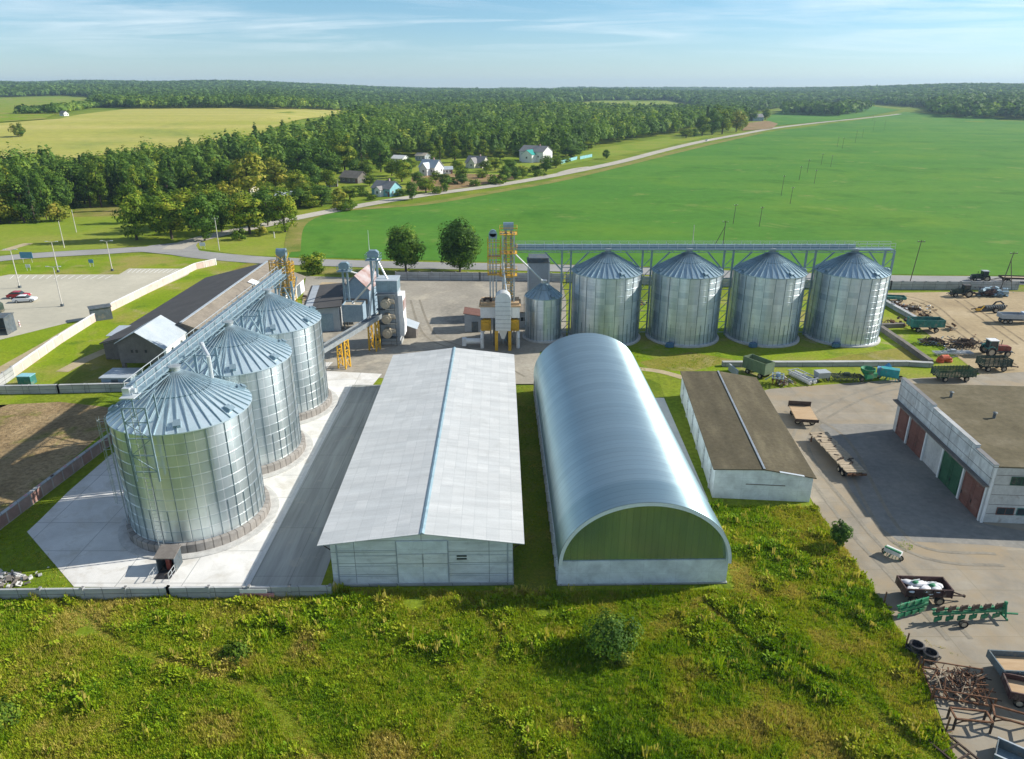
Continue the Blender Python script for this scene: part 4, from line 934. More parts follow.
for k, (fx, lb) in enumerate(((G(335, 366), 'yellow lattice trestle nearer the apron silos'), (G(372, 349.5), 'yellow lattice trestle next to the drying tower'))):
    s = ((fx[0] - p.x) * d.x + (fx[1] - p.y) * d.y) / L; c = p + d / L * s; h = ZC + s * sl
    t = thing('conveyor_trestle', lb, 'trestle', (c.x, c.y, 0), ang, 'yellow trestles of the inclined conveyor')
    for x in (-.65, .65):
        for y in (-.7, .7): MB().beam((x, y, 0), (x * .8, y, h), .2).build('leg', M['yellow'], t)
    m = MB()
    for y in (-.7, .7):
        for j in range(3): z = h * j / 3; m.beam((-.62, y, z + .1), (.58, y, z + h / 3), .1); m.beam((.62, y, z + .1), (-.58, y, z + h / 3), .1); m.beam((-.6, y, z + h / 3 - .05), (.6, y, z + h / 3 - .05), .1)
    for x in (-.6, .6): m.beam((x, -.7, h - .1), (x, .7, h - .1), .14)
    m.build('cross_brace', M['yellow'], t)
# yellow elevator tower at the far end of the apron gallery
def lattice_tower(label, X, Y, w, dpt, z0, zt, group=None, plat=()):
    t = thing('elevator_tower', label, 'tower', (X, Y, 0), 0, group)
    for x in (-w, w):
        for y in (-dpt, dpt): MB().bx(x - .13, x + .13, y - .13, y + .13, 0, zt).build('post', M['yellow'] if z0 == 0 else M['steel'], t)
    m = MB(); z = z0
    while z < zt - .3:
        for y in (-dpt, dpt): m.beam((-w, y, z), (w, y, z + 1.3), .08); m.beam((w, y, z), (-w, y, z + 1.3), .08); m.beam((-w, y, z), (w, y, z), .12)
        for x in (-w, w): m.beam((x, -dpt, z), (x, dpt, z + 1.3), .08); m.beam((x, -dpt, z), (x, dpt, z), .12)
        z += 1.5
    m.build('lattice', M['yellow'], t)
    for z in plat:
        f = MB(); f.bx(-w - .55, w + .55, -dpt - .5, dpt + .5, z - .08, z)
        for x in (-w - .5, w + .5):
            for y in (-dpt - .45, dpt + .45): f.beam((x, y, z), (x, y, z + 1.1), .07)
        for zz in (z + .55, z + 1.1):
            for y in (-dpt - .45, dpt + .45): f.beam((-w - .5, y, zz), (w + .5, y, zz), .07)
            for x in (-w - .5, w + .5): f.beam((x, -dpt - .45, zz), (x, dpt + .45, zz), .07)
        f.build('platform', M['yellow'], t)
    for s in (-.4, .4): MB().bx(s * w * 1.2 - .2, s * w * 1.2 + .2, -.2, .2, .3, zt + .4).build('elevator_leg', M['bluesteel'], t)
    m = MB(); m.bx(-w * .9, w * .9, -.5, .5, zt + .4, zt + 1.3); m.tube((-w * .9, 0, zt + 1.3), (w * .9, 0, zt + 1.3), .35, n=12); m.build('head', M['bluesteel'], t)
    return t
Yt = 109.2; zt = Zp(284, 259, Yt)
t = lattice_tower('yellow caged elevator tower at the far end of the apron gallery', Xp(284, 275, Yt), Yt, .8, .8, zt - 6.5, zt, None, (zt - 1.8, zt - 4.2))
for a, zz0, zz1 in ((-1.3, zt - 2.8, zt), (1.3, zt - 6.4, zt)):  # round ladder cages
    m = MB(); z = zz0
    while z <= zz1: m.path([(a + .5 * math.cos(2 * math.pi * k / 10), -.9 + .5 * math.sin(2 * math.pi * k / 10), z) for k in range(11)], .05, 5); z += .55
    for k in range(6): m.beam((a + .5 * math.cos(k * 1.047), -.9 + .5 * math.sin(k * 1.047), zz0), (a + .5 * math.cos(k * 1.047), -.9 + .5 * math.sin(k * 1.047), zz1), .07)
    m.build('ladder_cage', M['yellow'], t)

# --- drying plant at the small silo
Yr = 123.0; zt = Zp(500, 232, Yr)
t = lattice_tower('tall yellow elevator tower with platforms at the start of the long gallery', Xp(508.5, 280, Yr), Yr, .95, .9, 6.0, zt, None, (zt - .2, zt - 3.4, zt - 7.2))
t = thing('elevator_tower', 'grey twin pipe elevator with a yellow cage, left of the tall yellow tower', 'tower', (Xp(494.5, 280, Yr), Yr, 0)); z2 = Zp(494, 238, Yr)
for x in (-.75, -.25, .3): MB().bx(x - .12, x + .12, -.12, .12, .3, z2).build('elevator_leg', M['steel'], t)
m = MB(); z = z2 - 6
while z < z2:
    m.beam((-1.1, -.8, z), (1.1, -.8, z), .1); m.beam((-1.1, .8, z), (1.1, .8, z), .1); m.beam((-1.1, -.8, z), (-1.1, .8, z), .1); m.beam((1.1, -.8, z), (1.1, .8, z), .1); z += .9
for x in (-1.1, 1.1):
    for y in (-.8, .8): m.beam((x, y, z2 - 6.2), (x, y, z2), .1)
m.bx(-1.2, 1.2, -.9, .9, z2 - 3.1, z2 - 3.0); m.bx(-1.2, 1.2, -.9, .9, z2 - 6.2, z2 - 6.1); m.build('cage', M['yellow'], t)
m = MB(); m.bx(-.9, .5, -.45, .45, z2, z2 + .8); m.tube((-.2, -.45, z2 + .8), (-.2, .45, z2 + .8), .6, n=14); m.build('head', M['bluesteel'], t)
chute('pale chute from the yellow tower to the small silo roof', (Xp(514, 252, Yr) , Yr, Zp(512, 253, Yr)), (5.4, 126, 10.4), .14)
chute('pale chute from the yellow tower to the dryer top', (Xp(503, 262, Yr), Yr - .6, Zp(503, 262, Yr)), (Xp(507, 296, 120.5), 120.5, Zp(509, 297, 120.5)), .14)
Yc = 118.5; cx = Xp(503, 320, Yc)
t = thing('dryer_column', 'pale ribbed dryer column with a rounded top on thick yellow legs', 'dryer', (cx, Yc, 0)); zb = Zp(503, 331, Yc); zt = Zp(503, 293, Yc)
pr = [(-1.3, zb)] + [(-1.3 * math.cos(math.pi * k / 16), zt - 1.3 + 1.3 * math.sin(math.pi * k / 16)) for k in range(17)] + [(1.3, zb)]
m = MB(); m.prism_y(pr, 0, 2.4)
m.build('column', M['galvcol'] if 'galvcol' in M else M['zinc'], t)
m = MB(); z = zb + .5
while z < zt - 1.2: m.bx(-1.34, 1.34, -.05, 2.45, z, z + .07); z += .75
m.build('rib', M['steel'], t)
for x in (-1.15, 1.15):
    for y in (.15, 2.2): MB().bx(x - .26, x + .26, y - .2, y + .2, 0, zb - .004).build('leg', M['yellow'], t)
m = MB(); m.prism_y([(-.8, zb - .01), (.8, zb - .01), (.25, zb - 1.6), (-.25, zb - 1.6)], .5, 1.9); m.build('outlet_hopper', M['zinc'], t)
Yp = 121.2; t = thing('dryer_house', 'brown roofed white machine house on yellow framing behind the dryer column', 'machine house', (Xp(500, 310, Yp), Yp, 0))
za, zb2, zc = Zp(500, 297, Yp), Zp(500, 307, Yp), Zp(500, 318, Yp)
m = MB(); m.bx(-3.4, 3.4, 0, 4.2, zc, zb2); m.build('wall', M['render'], t)
m = MB(); m.bx(-3.6, 3.6, -.2, 4.4, zb2 + .003, zb2 + .25); m.bx(-3.3, 3.3, .2, 4.0, zb2 + .25, zb2 + .7); m.build('roof', M['ply'], t)
for x in (-3.2, -1.0, 1.3, 3.2):
    for y in (.2, 4.0): MB().bx(x - .17, x + .17, y - .17, y + .17, 0, zc - .003).build('leg', M['darksteel'], t)
m = MB()
for x0, x1 in ((-3.3, -1.6), (1.5, 3.3)):
    m = MB(); m.bx(x0, x1, -.4, 1.6, zc - 2.2, zc - .3); m.tube(((x0 + x1) / 2, -.7, zc - 1.2), ((x0 + x1) / 2, -.4, zc - 1.2), .6, n=14); m.build('burner', M['yellow'], t)
m = MB()
for x in (-3.1, 3.1): m.tube((x, -1.2, 0), (x, -1.2, 1.6), .32, n=12); m.tube((x, -1.2, 1.6), (x, .2, zc - 2.2), .3, n=12)
m.build('air_duct', M['white'], t)
m = MB(); m.tube((-6.0, -.4, 1.0), (-3.2, -.4, 1.0), .5, n=14); m.bx(-6.6, -5.9, -.9, .2, .2, 1.5); m.build('intake_duct', M['white'], t)
m = MB(); m.path([(-2.7, 1.2, zb2 + .7), (-2.7, 1.2, zb2 + 1.2), (-1.6, 1.2, zb2 + 1.2), (-1.6, 1.2, zb2 + .7)], .22, 10); m.build('roof_duct', M['darkrust'], t)
Yx = 138; t = thing('grey_tower', 'plain tall grey box tower behind the small silo', 'tower building', (Xp(538.5, 280, Yx), Yx, 0)); zt = Zp(538, 263, Yx)
MB().bx(-2.05, 2.05, 0, 4.5, 0, zt).build('wall', M['greywall'], t); MB().bx(-2.2, 2.2, -.15, 4.65, zt + .003, zt + .15).build('roof', M['darksteel'], t)
for s in (-1, 1): MB().bx(s * 2.02 - .12, s * 2.02 + .12, -.12, .15, 0, zt - .01).build('corner_trim', M['zinc'], t)
MB().bx(-1.9, 1.9, .1, 4.4, zt + .155, zt + .9).build('roof_housing', M['darksteel'], t)
t = thing('low_store', 'low grey flat roofed store between the yellow tower and the grey tower', 'store', (Xp(545, 330, 131.5), 131.5, 0))
MB().bx(-6.8, 1.2, 0, 5, 0, 3.0).build('wall', M['greywall'], t); MB().bx(-7.0, 1.4, -.2, 5.2, 3.003, 3.15).build('roof', M['brownroof'], t); window(t, (-4, -.004, 1.7), 1.4, .9, '-y')
t = thing('red_roof_hut', 'small grey hut with a dull red roof left of the dryer house', 'hut', (*G(475, 332), 0))
MB().prism_y([(-1.9, 0), (1.9, 0), (1.9, 2.9), (-1.9, 3.5)], 0, 4).build('wall', M['greywall'], t)
m = MB(); slab_roof(m, [(-2.1, -.2, 3.65), (2.1, -.2, 2.99), (2.1, 4.2, 2.99), (-2.1, 4.2, 3.65)], .09); m.build('roof', M['rustroof2'] if 'rustroof2' in M else M['reddoor'], t)
MB().bx(-.6, .6, -.05, -.004, .02, 2.0).build('door', M['darksteel'], t)

# ------------------------------------------------------------------ walls and fences
def wall_run(name, label, pts, h, th, mat, cat, cap=None, post=0, postmat=None, z0=0, world=False, group=None):
    P = pts if world else [G(*p) for p in pts]; t = thing(name, label, cat, (*P[0], z0), 0, group)
    m = MB(); c = MB(); po = []
    for a, b in zip(P[:-1], P[1:]):
        a = Vector((a[0] - P[0][0], a[1] - P[0][1], 0)); b = Vector((b[0] - P[0][0], b[1] - P[0][1], 0))
        m.beam(a + Vector((0, 0, h / 2)), b + Vector((0, 0, h / 2)), th, h)
        if cap: c.beam(a + Vector((0, 0, h + .05)), b + Vector((0, 0, h + .05)), th + .12, .09)
        if post:
            L = (b - a).length; k = max(1, int(L / post))
            for i in range(k + 1): po.append(a + (b - a) * (i / k))
    m.build('panel' if post else 'body', mat, t)
    if cap: c.build('coping', cap, t)
    if post:
        x = MB()
        for q in po: x.bx(q.x - .11, q.x + .11, q.y - th * .8, q.y + th * .8, 0, h + .12)
        tag(x.build('post', postmat or mat, t), kind='stuff')
    return t
wall_run('boundary_wall', 'low grey concrete wall along the front of the apron', [(-120, 606), (0, 600), (170, 598), (331, 596.5)], 1.15, .22, M['fenceconc'], 'wall', None, 3.0)
t = thing('banner', 'faded pink and white banner hung on the front wall', 'banner', (*G(258, 598.6), 0))
MB().bx(-1.55, 1.5, -.07, -.03, .12, .62).build('pink_cloth', M['banner'], t); MB().bx(-1.5, .9, -.065, -.03, .63, 1.05).build('white_cloth', M['white'], t)
wall_run('pink_wall', 'long pale pink panel wall beside the parking lot', [(14, 377), (60, 344), (112, 311), (160, 287), (196, 269.5), (216, 265)], 1.55, .25, M['pinkfence'], 'wall', M['render'], 2.5, M['render'])
wall_run('grey_wall', 'grey panel wall running on from the pink wall', [(-90, 452), (14, 377.5)], 1.8, .22, M['fenceconc'], 'wall', None, 2.5)
wall_run('dark_wall', 'dark concrete wall between the lawn and the ploughed plot', [(-60, 395), (0, 394), (60, 393), (136, 391)], 1.25, .35, M['fenceconc'], 'wall', M['fenceconc'], 3.0)
wall_run('brick_wall', 'patchy red and white brick wall beside the ploughed plot', [(-30, 552), (0, 529), (55, 487), (113, 443)], 1.35, .3, M['brickred'], 'wall', M['fenceconc'], 2.0, M['banner'])
wall_run('roadside_fence', 'dark concrete panel fence along the road behind the yard', [(396, 280), (480, 280.5), (563, 281.5)], 1.9, .2, M['fenceconc'], 'fence', None, 2.5)
wall_run('roadside_fence', 'long grey panel fence along the road behind the back row of silos', [(566, 282), (700, 286), (890, 289.5), (1017, 290)], 1.9, .2, M['fenceconc'], 'fence', None, 2.5)
for lb, pts, h, w, mt in (('low grey concrete beam lying across the grass before the back silos', [(722, 366), (800, 366), (905, 365.5), (932, 367)], .8, .8, 'fenceconc'),
                      ('weathered concrete beam leading up to the silo at the open gallery end', [(930, 365), (905, 347), (880, 330)], .9, .8, 'wallbeam'),
                      ('short concrete beam between the open end silo and the teal trailer', [(878, 328), (903, 327)], .8, .8, 'wallbeam'),
                      ('dark concrete beam beside the scrap heap at the dirt yard', [(883, 303), (915, 321), (935, 326)], .9, .8, 'fenceconc')):
    wall_run('concrete_beam', lb, pts, h, w, M.get(mt, M['darkwall']), 'concrete beam', group='concrete beams round the grass plot')
wall_run('pallet_kerb', 'low stub wall behind the brown roofed shed', [(729, 370), (737, 377)], 1.1, .3, M['greywall'], 'stub wall')
# ------------------------------------------------------------------ vehicles and machines (local +x is forward)
def wheel(t, x, y, r, w, mat=None, rim='tan'):
    m = MB(); pr = [(r * .58, -w / 2), (r * .9, -w / 2), (r, -w * .3), (r, w * .3), (r * .9, w / 2), (r * .58, w / 2)]
    n = 20; b = 0
    for (rr, z) in pr:
        for k in range(n): a = 2 * math.pi * k / n; m.v.append((x + rr * math.cos(a), y + z, r + rr * math.sin(a)))
    for j in range(len(pr) - 1):
        for k in range(n): m.f.append((j * n + k, (j + 1) * n + k, (j + 1) * n + (k + 1) % n, j * n + (k + 1) % n)); m.mi.append(0)
    o = m.build('wheel', mat or M['rubber'], t, smooth=True)
    q = MB().tube((x, y - w * .4, r), (x, y + w * .4, r), r * .6, n=16); q.tube((x, y - w * .46, r), (x, y + w * .46, r), r * .2, n=10); q.build('rim', M[rim], o)
    return o
def trailer(label, loc, rz, L=5.2, W=2.2, hs=.9, bz=1.15, mat='tealdark', inner=None, floor='wood', wr=.45, ribs=6, bar=1.8, group=None, name='trailer', slat=False, axles=(.22, .78)):
    t = thing(name, label, 'trailer', (*loc, .02), rz, group); x0, x1 = -L / 2, L / 2
    MB().bx(x0 + .06, x1 - .06, -W / 2 + .06, W / 2 - .06, bz - .12, bz).build('bed_floor', M[floor], t)
    if hs > 0:
        for nm, b in (('side_board', (x0, x1, -W / 2, -W / 2 + .06)), ('side_board', (x0, x1, W / 2 - .06, W / 2)), ('end_board', (x0, x0 + .06, -W / 2 + .06, W / 2 - .06)), ('end_board', (x1 - .06, x1, -W / 2 + .06, W / 2 - .06))):
            m = MB()
            if slat:
                k = 5
                for j in range(k): z = bz - .1 + (hs + .1) * j / k; m.bx(*b, z, z + (hs + .1) / k * .78)
            else: m.bx(*b, bz - .18, bz + hs); m.bx(b[0] - .02, b[1] + .02, b[2] - .02, b[3] + .02, bz + hs, bz + hs + .07)
            if nm == 'side_board':
                s = -1 if b[2] < 0 else 1
                for j in range(ribs + 1): x = x0 + .05 + (L - .1) * j / ribs; m.bx(x - .05, x + .05, *sorted((s * W / 2, s * (W / 2 + .07))), bz - .2, bz + hs + .02)
            m.build(nm, M[mat], t)
    m = MB()
    for y in (-.5, .5): m.bx(x0 + .1, x1 - .1, y - .06, y + .06, bz - .34, bz - .124)
    for a in axles: m.bx(x0 + L * a - .06, x0 + L * a + .06, -W / 2 + .15, W / 2 - .15, wr - .06, wr + .06); m.bx(x0 + L * a - .3, x0 + L * a + .3, -.6, .6, wr + .06, bz - .344)
    m.build('chassis', M['darkrust'], t)
    for a in axles:
        for s in (-1, 1): wheel(t, x0 + L * a, s * (W / 2 - .18), wr, .28)
    if bar:
        m = MB(); m.beam((x1 - .1, -.5, bz - .25), (x1 + bar, 0, .45), .1); m.beam((x1 - .1, .5, bz - .25), (x1 + bar, 0, .45), .1); m.tube((x1 + bar, 0, .36), (x1 + bar, 0, .54), .12, n=10); m.build('drawbar', M['darkrust'], t)
    return t
def tractor(label, loc, rz, mat='mred', cab='white', s=1.0, group=None, body=None):
    t = thing('tractor', label, 'tractor', (*loc, .02), rz, group); t.scale = (s, s, s)
    m = MB(); m.prism_y([(.2, .85), (2.6, .85), (2.7, 1.0), (2.65, 1.55), (2.3, 1.72), (.2, 1.85)], -.42, .42); m.build('hood', M[mat], t, bevel=.05)
    MB().bx(-1.2, 2.5, -.3, .3, .55, .846).build('chassis', M['darksteel'], t)
    m = MB()
    for x in (-1.15, .2):
        for y in (-.72, .72): m.beam((x, y, 1.2), (x + (.05 if x < 0 else -.08), y * .9, 2.62), .09)
    m.bx(-1.2, .25, -.76, .76, 1.1, 1.3); c = m.build('cab', M[body or mat], t)
    MB().bx(-1.3, .32, -.78, .78, 2.62, 2.76).build('cab_roof', M[cab], t, bevel=.04)
    MB().bx(-1.08, .12, -.64, .64, 1.31, 2.6).build('cab_glass', M['window'], t)
    for sg in (-1, 1):
        m = MB(); pts = [(-1.55, 1.15), (-1.35, 1.62), (-.85, 1.82), (-.35, 1.62), (-.15, 1.2), (-.22, 1.2), (-.4, 1.55), (-.85, 1.74), (-1.3, 1.55), (-1.48, 1.15)]
        m.prism_y(pts, *sorted((sg * .78, sg * 1.2))); m.build('mudguard', M[body or mat], t)
        wheel(t, -.85, sg * 1.0, .82, .46); wheel(t, 1.95, sg * .85, .52, .32)
    MB().tube((1.3, .3, 1.75), (1.3, .3, 2.6), .06).build('exhaust', M['black'], t)
    m = MB(); m.bx(2.7, 3.0, -.5, .5, .6, .8); m.beam((2.9, -.4, .7), (3.4, -.4, .5), .1); m.beam((2.9, .4, .7), (3.4, .4, .5), .1); m.build('front_weight', M['darksteel'], t)
    for sg in (-1, 1): MB().tube((2.66, sg * .25, 1.3), (2.72, sg * .25, 1.3), .1, n=10).build('headlight', M['white'], t)
    return t
def car(label, loc, rz, mat, group=None):
    t = thing('parked_car', label, 'car', (*loc, .05), rz, group)
    m = MB(); pr = [(-2.1, .32), (2.1, .3), (2.2, .55), (2.05, .78), (1.2, .92), (-1.7, .98), (-2.15, .85), (-2.2, .5)]
    m.prism_y(pr, -.86, .86); b = m.build('body', mat, t, bevel=.08)
    MB().prism_y([(-1.75, .97), (1.0, .9), (.45, 1.38), (-.9, 1.42), (-1.5, 1.25)], -.74, .74).build('cabin_glass', M['window'], t, bevel=.04)
    MB().prism_y([(-1.25, 1.38), (.42, 1.375), (.38, 1.44), (-.9, 1.475)], -.7, .7).build('roof', mat, t, bevel=.03)
    for x in (-1.35, 1.35):
        for s in (-1, 1): wheel(t, x, s * .78, .32, .2, rim='zinc')
    for s in (-1, 1):
        MB().bx(2.1, 2.2, s * .6 - .16, s * .6 + .16, .58, .72).build('headlight', M['white'], t); MB().bx(-2.22, -2.12, s * .65 - .12, s * .65 + .12, .66, .84).build('tail_light', M['mred'], t)
        MB().bx(.55, .75, *sorted((s * .86, s * 1.0)), .92, 1.04).build('mirror', mat, t)
    return t
def plough(label, loc, rz, n=6, L=6.0, board='darkrust', mat='mgreen', wheel_at=True, head=True):
    t = thing('reversible_plough', label, 'plough', (*loc, .02), rz)
    m = MB(); m.beam((-L / 2, -.5, .95), (L / 2, .25, .95), .24); m.beam((-L / 2, -.2, 1.15), (L / 2, .4, 1.1), .14)
    for k in range(n + 1): x = -L / 2 + L * k / n; y = -.5 + .75 * k / n; m.beam((x, y, .95), (x + .3, y + .45, 1.15), .12)
    m.build('beam', M[mat], t)
    for k in range(n):
        x = -L / 2 + L * (k + .5) / n; y = -.5 + .75 * (k + .5) / n
        for s in (1, -1):
            q = MB(); q.beam((x, y, .95), (x - .1, y + s * .1, .95 + s * .62), .1)
            q.prism([(x - .45, y - .28), (x + .35, y + .02), (x + .4, y + .12), (x - .4, y - .12)], .95 + s * .5 - .2, .95 + s * .5 + .2); q.build('mouldboard', M[board if s > 0 else 'mgreen'], t)
    if wheel_at: wheel(t, -L * .12, -1.0, .38, .26)
    if head:
        m = MB(); m.beam((L / 2, .25, .4), (L / 2 + .1, .3, 1.75), .2); m.beam((L / 2, -.25, .5), (L / 2 + .1, .3, 1.75), .12); m.beam((L / 2, .75, .5), (L / 2 + .1, .3, 1.75), .12); m.beam((L / 2, -.5, .5), (L / 2, 1.0, .5), .14); m.beam((L / 2, .25, .6), (L / 2 + 1.3, .25, .55), .12); m.build('headstock', M[mat], t)
    return t
def harrow(name, label, loc, rz, L, W, mat, n=5, tine='darkrust', h=.75, cat='harrow', wheels=False):
    t = thing(name, label, cat, (*loc, .02), rz); m = MB()
    for y in np.linspace(-W / 2, W / 2, 4): m.beam((-L / 2, y, h), (L / 2, y, h), .13)
    for x in np.linspace(-L / 2, L / 2, n): m.beam((x, -W / 2, h + .02), (x, W / 2, h + .02), .11)
    m.beam((0, W / 2, h), (0, W / 2 + 1.0, .45), .14); m.build('frame', M[mat], t)
    r = random.Random(int(L * 100)); m = MB()
    for y in np.linspace(-W / 2, W / 2, 4):
        for x in np.linspace(-L / 2 + .1, L / 2 - .1, int(L * 2.2)): m.path([(x, y, h), (x + .05, y - .22, h * .55), (x, y - .05 + r.uniform(-.1, .1), .02)], .035, 5)
    m.build('tine', M[tine], t)
    m = MB(); m.beam((-L * .3, 0, h), (-L * .2, .1, h + .7), .1); m.beam((L * .2, 0, h), (L * .25, 0, h + .55), .1); m.bx(-.4, .4, -.3, .3, h + .05, h + .5); m.build('hitch', M[mat], t)
    if wheels:
        for s in (-1, 1): wheel(t, s * L * .3, -W / 2 - .3, .36, .2)
    return t
def discs(label, loc, rz, n, mat='white', rows=2):
    t = thing('disc_roller', label, 'disc roller', (*loc, .02), rz)
    for row in range(rows):
        y = (row - (rows - 1) / 2) * .95
        for k in range(n):
            x = (k - (n - 1) / 2) * .42; MB().tube((x, y - .0, .42), (x + .14, y, .42), .40, .30, 16).build('disc', M[mat], t)
        MB().tube((-(n * .21) - .2, y, .42), (n * .21 + .3, y, .42), .06, n=8).build('axle', M['darksteel'], t)
    m = MB()
    for y in (-.9, .9): m.beam((-n * .21, y, .95), (n * .21, y, .95), .12)
    for x in (-n * .2, 0, n * .2): m.beam((x, -.9, .95), (x, .9, .95), .12); m.beam((x, 0, .95), (x, 0, .5), .08)
    m.build('frame', M['greywall'], t); return t

# foreground right
t = trailer('dark trailer heaped with white sacks beside the meadow', G(921, 599), R(-3), 4.0, 1.9, .55, 1.1, 'darkred', floor='black', wr=.42, ribs=5, bar=1.6)
rr = random.Random(3)
for k in range(26):
    sk = thing('sack', 'white filled sack lying in the dark trailer by the meadow', 'sack', (G(921, 599)[0] + rr.uniform(-1.55, 1.4), G(919, 599)[1] + rr.uniform(-.6, .5), 1.15 + (.22 if k > 15 else 0)), rr.uniform(0, 3), 'sacks in the dark trailer')
    m = MB(); w, d, h = rr.uniform(.42, .6), rr.uniform(.28, .38), rr.uniform(.2, .3)
    for z, q in ((0, .85), (h * .35, 1.0), (h * .8, .8), (h, .3)):
        for i in range(10):
            a = 2 * math.pi * i / 10; m.v.append((w * q * math.copysign(abs(math.cos(a)) ** .6, math.cos(a)) * rr.uniform(.93, 1.05), d * q * math.copysign(abs(math.sin(a)) ** .6, math.sin(a)), z * rr.uniform(.95, 1.1)))
    for j in range(3):
        for i in range(10): m.f.append((j * 10 + i, j * 10 + (i + 1) % 10, j * 10 + 10 + (i + 1) % 10, j * 10 + 10 + i)); m.mi.append(0)
    m.f.append(tuple(range(30, 40))); m.mi.append(0); m.f.append(tuple(range(9, -1, -1))); m.mi.append(0)
    m.build('bag', M['sack'], sk, smooth=True)
    MB().tube((w * .8, 0, h * .5), (w * 1.12, 0, h * .45), .07, .1, 7).build('tied_end', M['sack'], sk)
for k in range(2):
    g = thing('green_bundle', 'green bundle among the white sacks in the dark trailer', 'bundle', (G(919, 599)[0] + (-.5, .75)[k], G(919, 599)[1] + (.3, -.1)[k], 1.5), 0, 'green bundles among the sacks')
    MB().lathe([(.05, 0), (.26, .02), (.3, .12), (.2, .24), (.0, .28)], 12).build('cloth', M['mgreen'], g, smooth=True); MB().beam((-.4, 0, .2), (.4, .1, .3), .08).build('strap', M['white'], g)
plough('long green plough with dark mouldboards on the slab yard', G(965, 620), R(-2), 6, 6.2)
plough('shorter green plough lying left of the long plough', G(910, 615), R(4), 4, 3.0, 'mgreen', wheel_at=False, head=False)
t = thing('seed_drill', 'small white and green implement standing alone by the weeds', 'implement', (*G(892, 557), .02), R(-50)); t.scale = (.68, .68, .8)
m = MB(); m.prism_x([(-.35, .5), (.35, .5), (.5, 1.05), (-.5, 1.05)], -1.1, 1.1); m.build('hopper', M['white'], t); MB().bx(-1.1, 1.1, -.4, -.1, .9, 1.2).build('lid', M['mgreen'], t)
m = MB(); m.beam((-1.1, 0, .45), (1.1, 0, .45), .14); m.beam((0, 0, .45), (0, 1.2, .4), .12)
for x in np.linspace(-1, 1, 6): m.beam((x, -.2, .45), (x, -.45, .04), .07)
m.build('frame', M['mgreen'], t)
for s in (-1, 1): wheel(t, s * 1.2, 0, .34, .16)
t = thing('black_tub', 'pair of black open rubber tubs joined in one frame by the weeds', 'tub', (*G(922, 656), .02), R(-55))
t.scale = (.72, .72, .9)
m = MB()
for x in (-.75, .75): m.lathe([(.6, .05), (.74, .1), (.8, .85), (.62, .9), (.5, .5), (.0, .42)], 4 * 5, (x, 0))
m.build('tub', M['black'], t, smooth=True); m = MB(); m.bx(-1.6, 1.6, -.8, -.7, .3, .5); m.bx(-1.6, 1.6, .7, .8, .3, .5); m.bx(-1.6, -1.5, -.7, .7, .3, .5); m.bx(1.5, 1.6, -.7, .7, .3, .5); m.build('frame', M['black'], t)
t = thing('scrap_rack', 'low rusty rack piled with bent rods and scrap bars', 'rack', (*G(956, 690), .02), R(-14))
m = MB()
for y in (-1.5, 1.5): m.beam((-2.0, y, .35), (2.0, y, .35), .12)
for x in np.linspace(-2, 2, 5): m.beam((x, -1.5, .3), (x, 1.5, .3), .1)
for x, y in ((-2, -1.5), (2, -1.5), (-2, 1.5), (2, 1.5)): m.beam((x, y, 0), (x, y, 1.1), .1)
for y in (-1.5, 1.5): m.beam((-2, y, 1.05), (2, y, 1.05), .08)
m.build('frame', M['rust'], t)
r2 = random.Random(8)
for nm, mt, cnt in (('rod_pile', 'rust', 60), ('bar_pile', 'darkrust', 45), ('pale_rod_pile', 'wood', 26)):
    m = MB()
    for k in range(cnt):
        a = Vector((r2.uniform(-1.6, 1.6), r2.uniform(-1.2, 1.2), r2.uniform(.4, .8))); an = r2.gauss(1.1, .8); l = r2.uniform(.4, 1.1); z = r2.uniform(-.2, .45)
        b = a + Vector((math.cos(an) * l, math.sin(an) * l, z)); m.beam(a - (b - a) * .6, b, r2.uniform(.035, .08))
    tag(m.build(nm, M[mt], t), kind='stuff')
t = trailer('blue grey flat trailer with a plywood floor at the picture edge', G(1021, 677), R(-4), 4.4, 2.2, .45, 1.0, 'steeldark', floor='ply', wr=.4, ribs=4, bar=0)
t = trailer('dark red trailer cut by the picture edge below the blue trailer', (G(1030, 702)[0], G(1030, 702)[1]), R(-18), 3.6, 2.0, .4, .9, 'darkred', floor='ply', wr=.38, bar=0)
def frame_stand(label, loc, rz, w, d, h):
    t = thing('steel_frame', label, 'frame', (*loc, .02), rz, 'rusty steel frames'); m = MB()
    for x in (-w / 2, w / 2): 
        for y in (-d / 2, d / 2): MB().beam((x, y, 0), (x, y, h), .12).build('leg', M['darkrust'], t)
    m = MB()
    for y in (-d / 2, d / 2): m.beam((-w / 2, y, h), (w / 2, y, h), .12)
    for x in (-w / 2, w / 2): m.beam((x, -d / 2, h), (x, d / 2, h), .12)
    m.path([(-w / 2, -d / 2, h * .5), (-w * .3, -d / 2, h * .85), (0, -d / 2, h)], .05, 6); m.build('top_rail', M['rust'], t); return t
frame_stand('brown steel frame standing just below the scrap rack', G(968, 726), R(-8), 2.4, 1.0, 1.0)
frame_stand('brown steel frame right of the other frame, at the picture edge', G(1010, 727), R(-25), 2.4, 1.1, 1.0)
t = thing('ladder_frame', 'flat steel ladder frame lying on the slabs at the bottom edge', 'ladder', (*G(957, 756), .1), R(-65)); m = MB()
for y in (-.85, .85): m.beam((-2.4, y, .1), (2.2, y, .1), .12)
m.build('side_rail', M['darkrust'], t); m = MB()
for x in np.linspace(-2.2, 2.0, 6): m.beam((x, -.8, .1), (x, .8, .1), .1)
m.build('rung', M['darkrust'], t)
t = thing('sheet_bin', 'open blue grey steel bin at the bottom right corner', 'bin', (*G(1016, 766), .02), R(-38)); t.scale = (.8, .8, .8); m = MB()
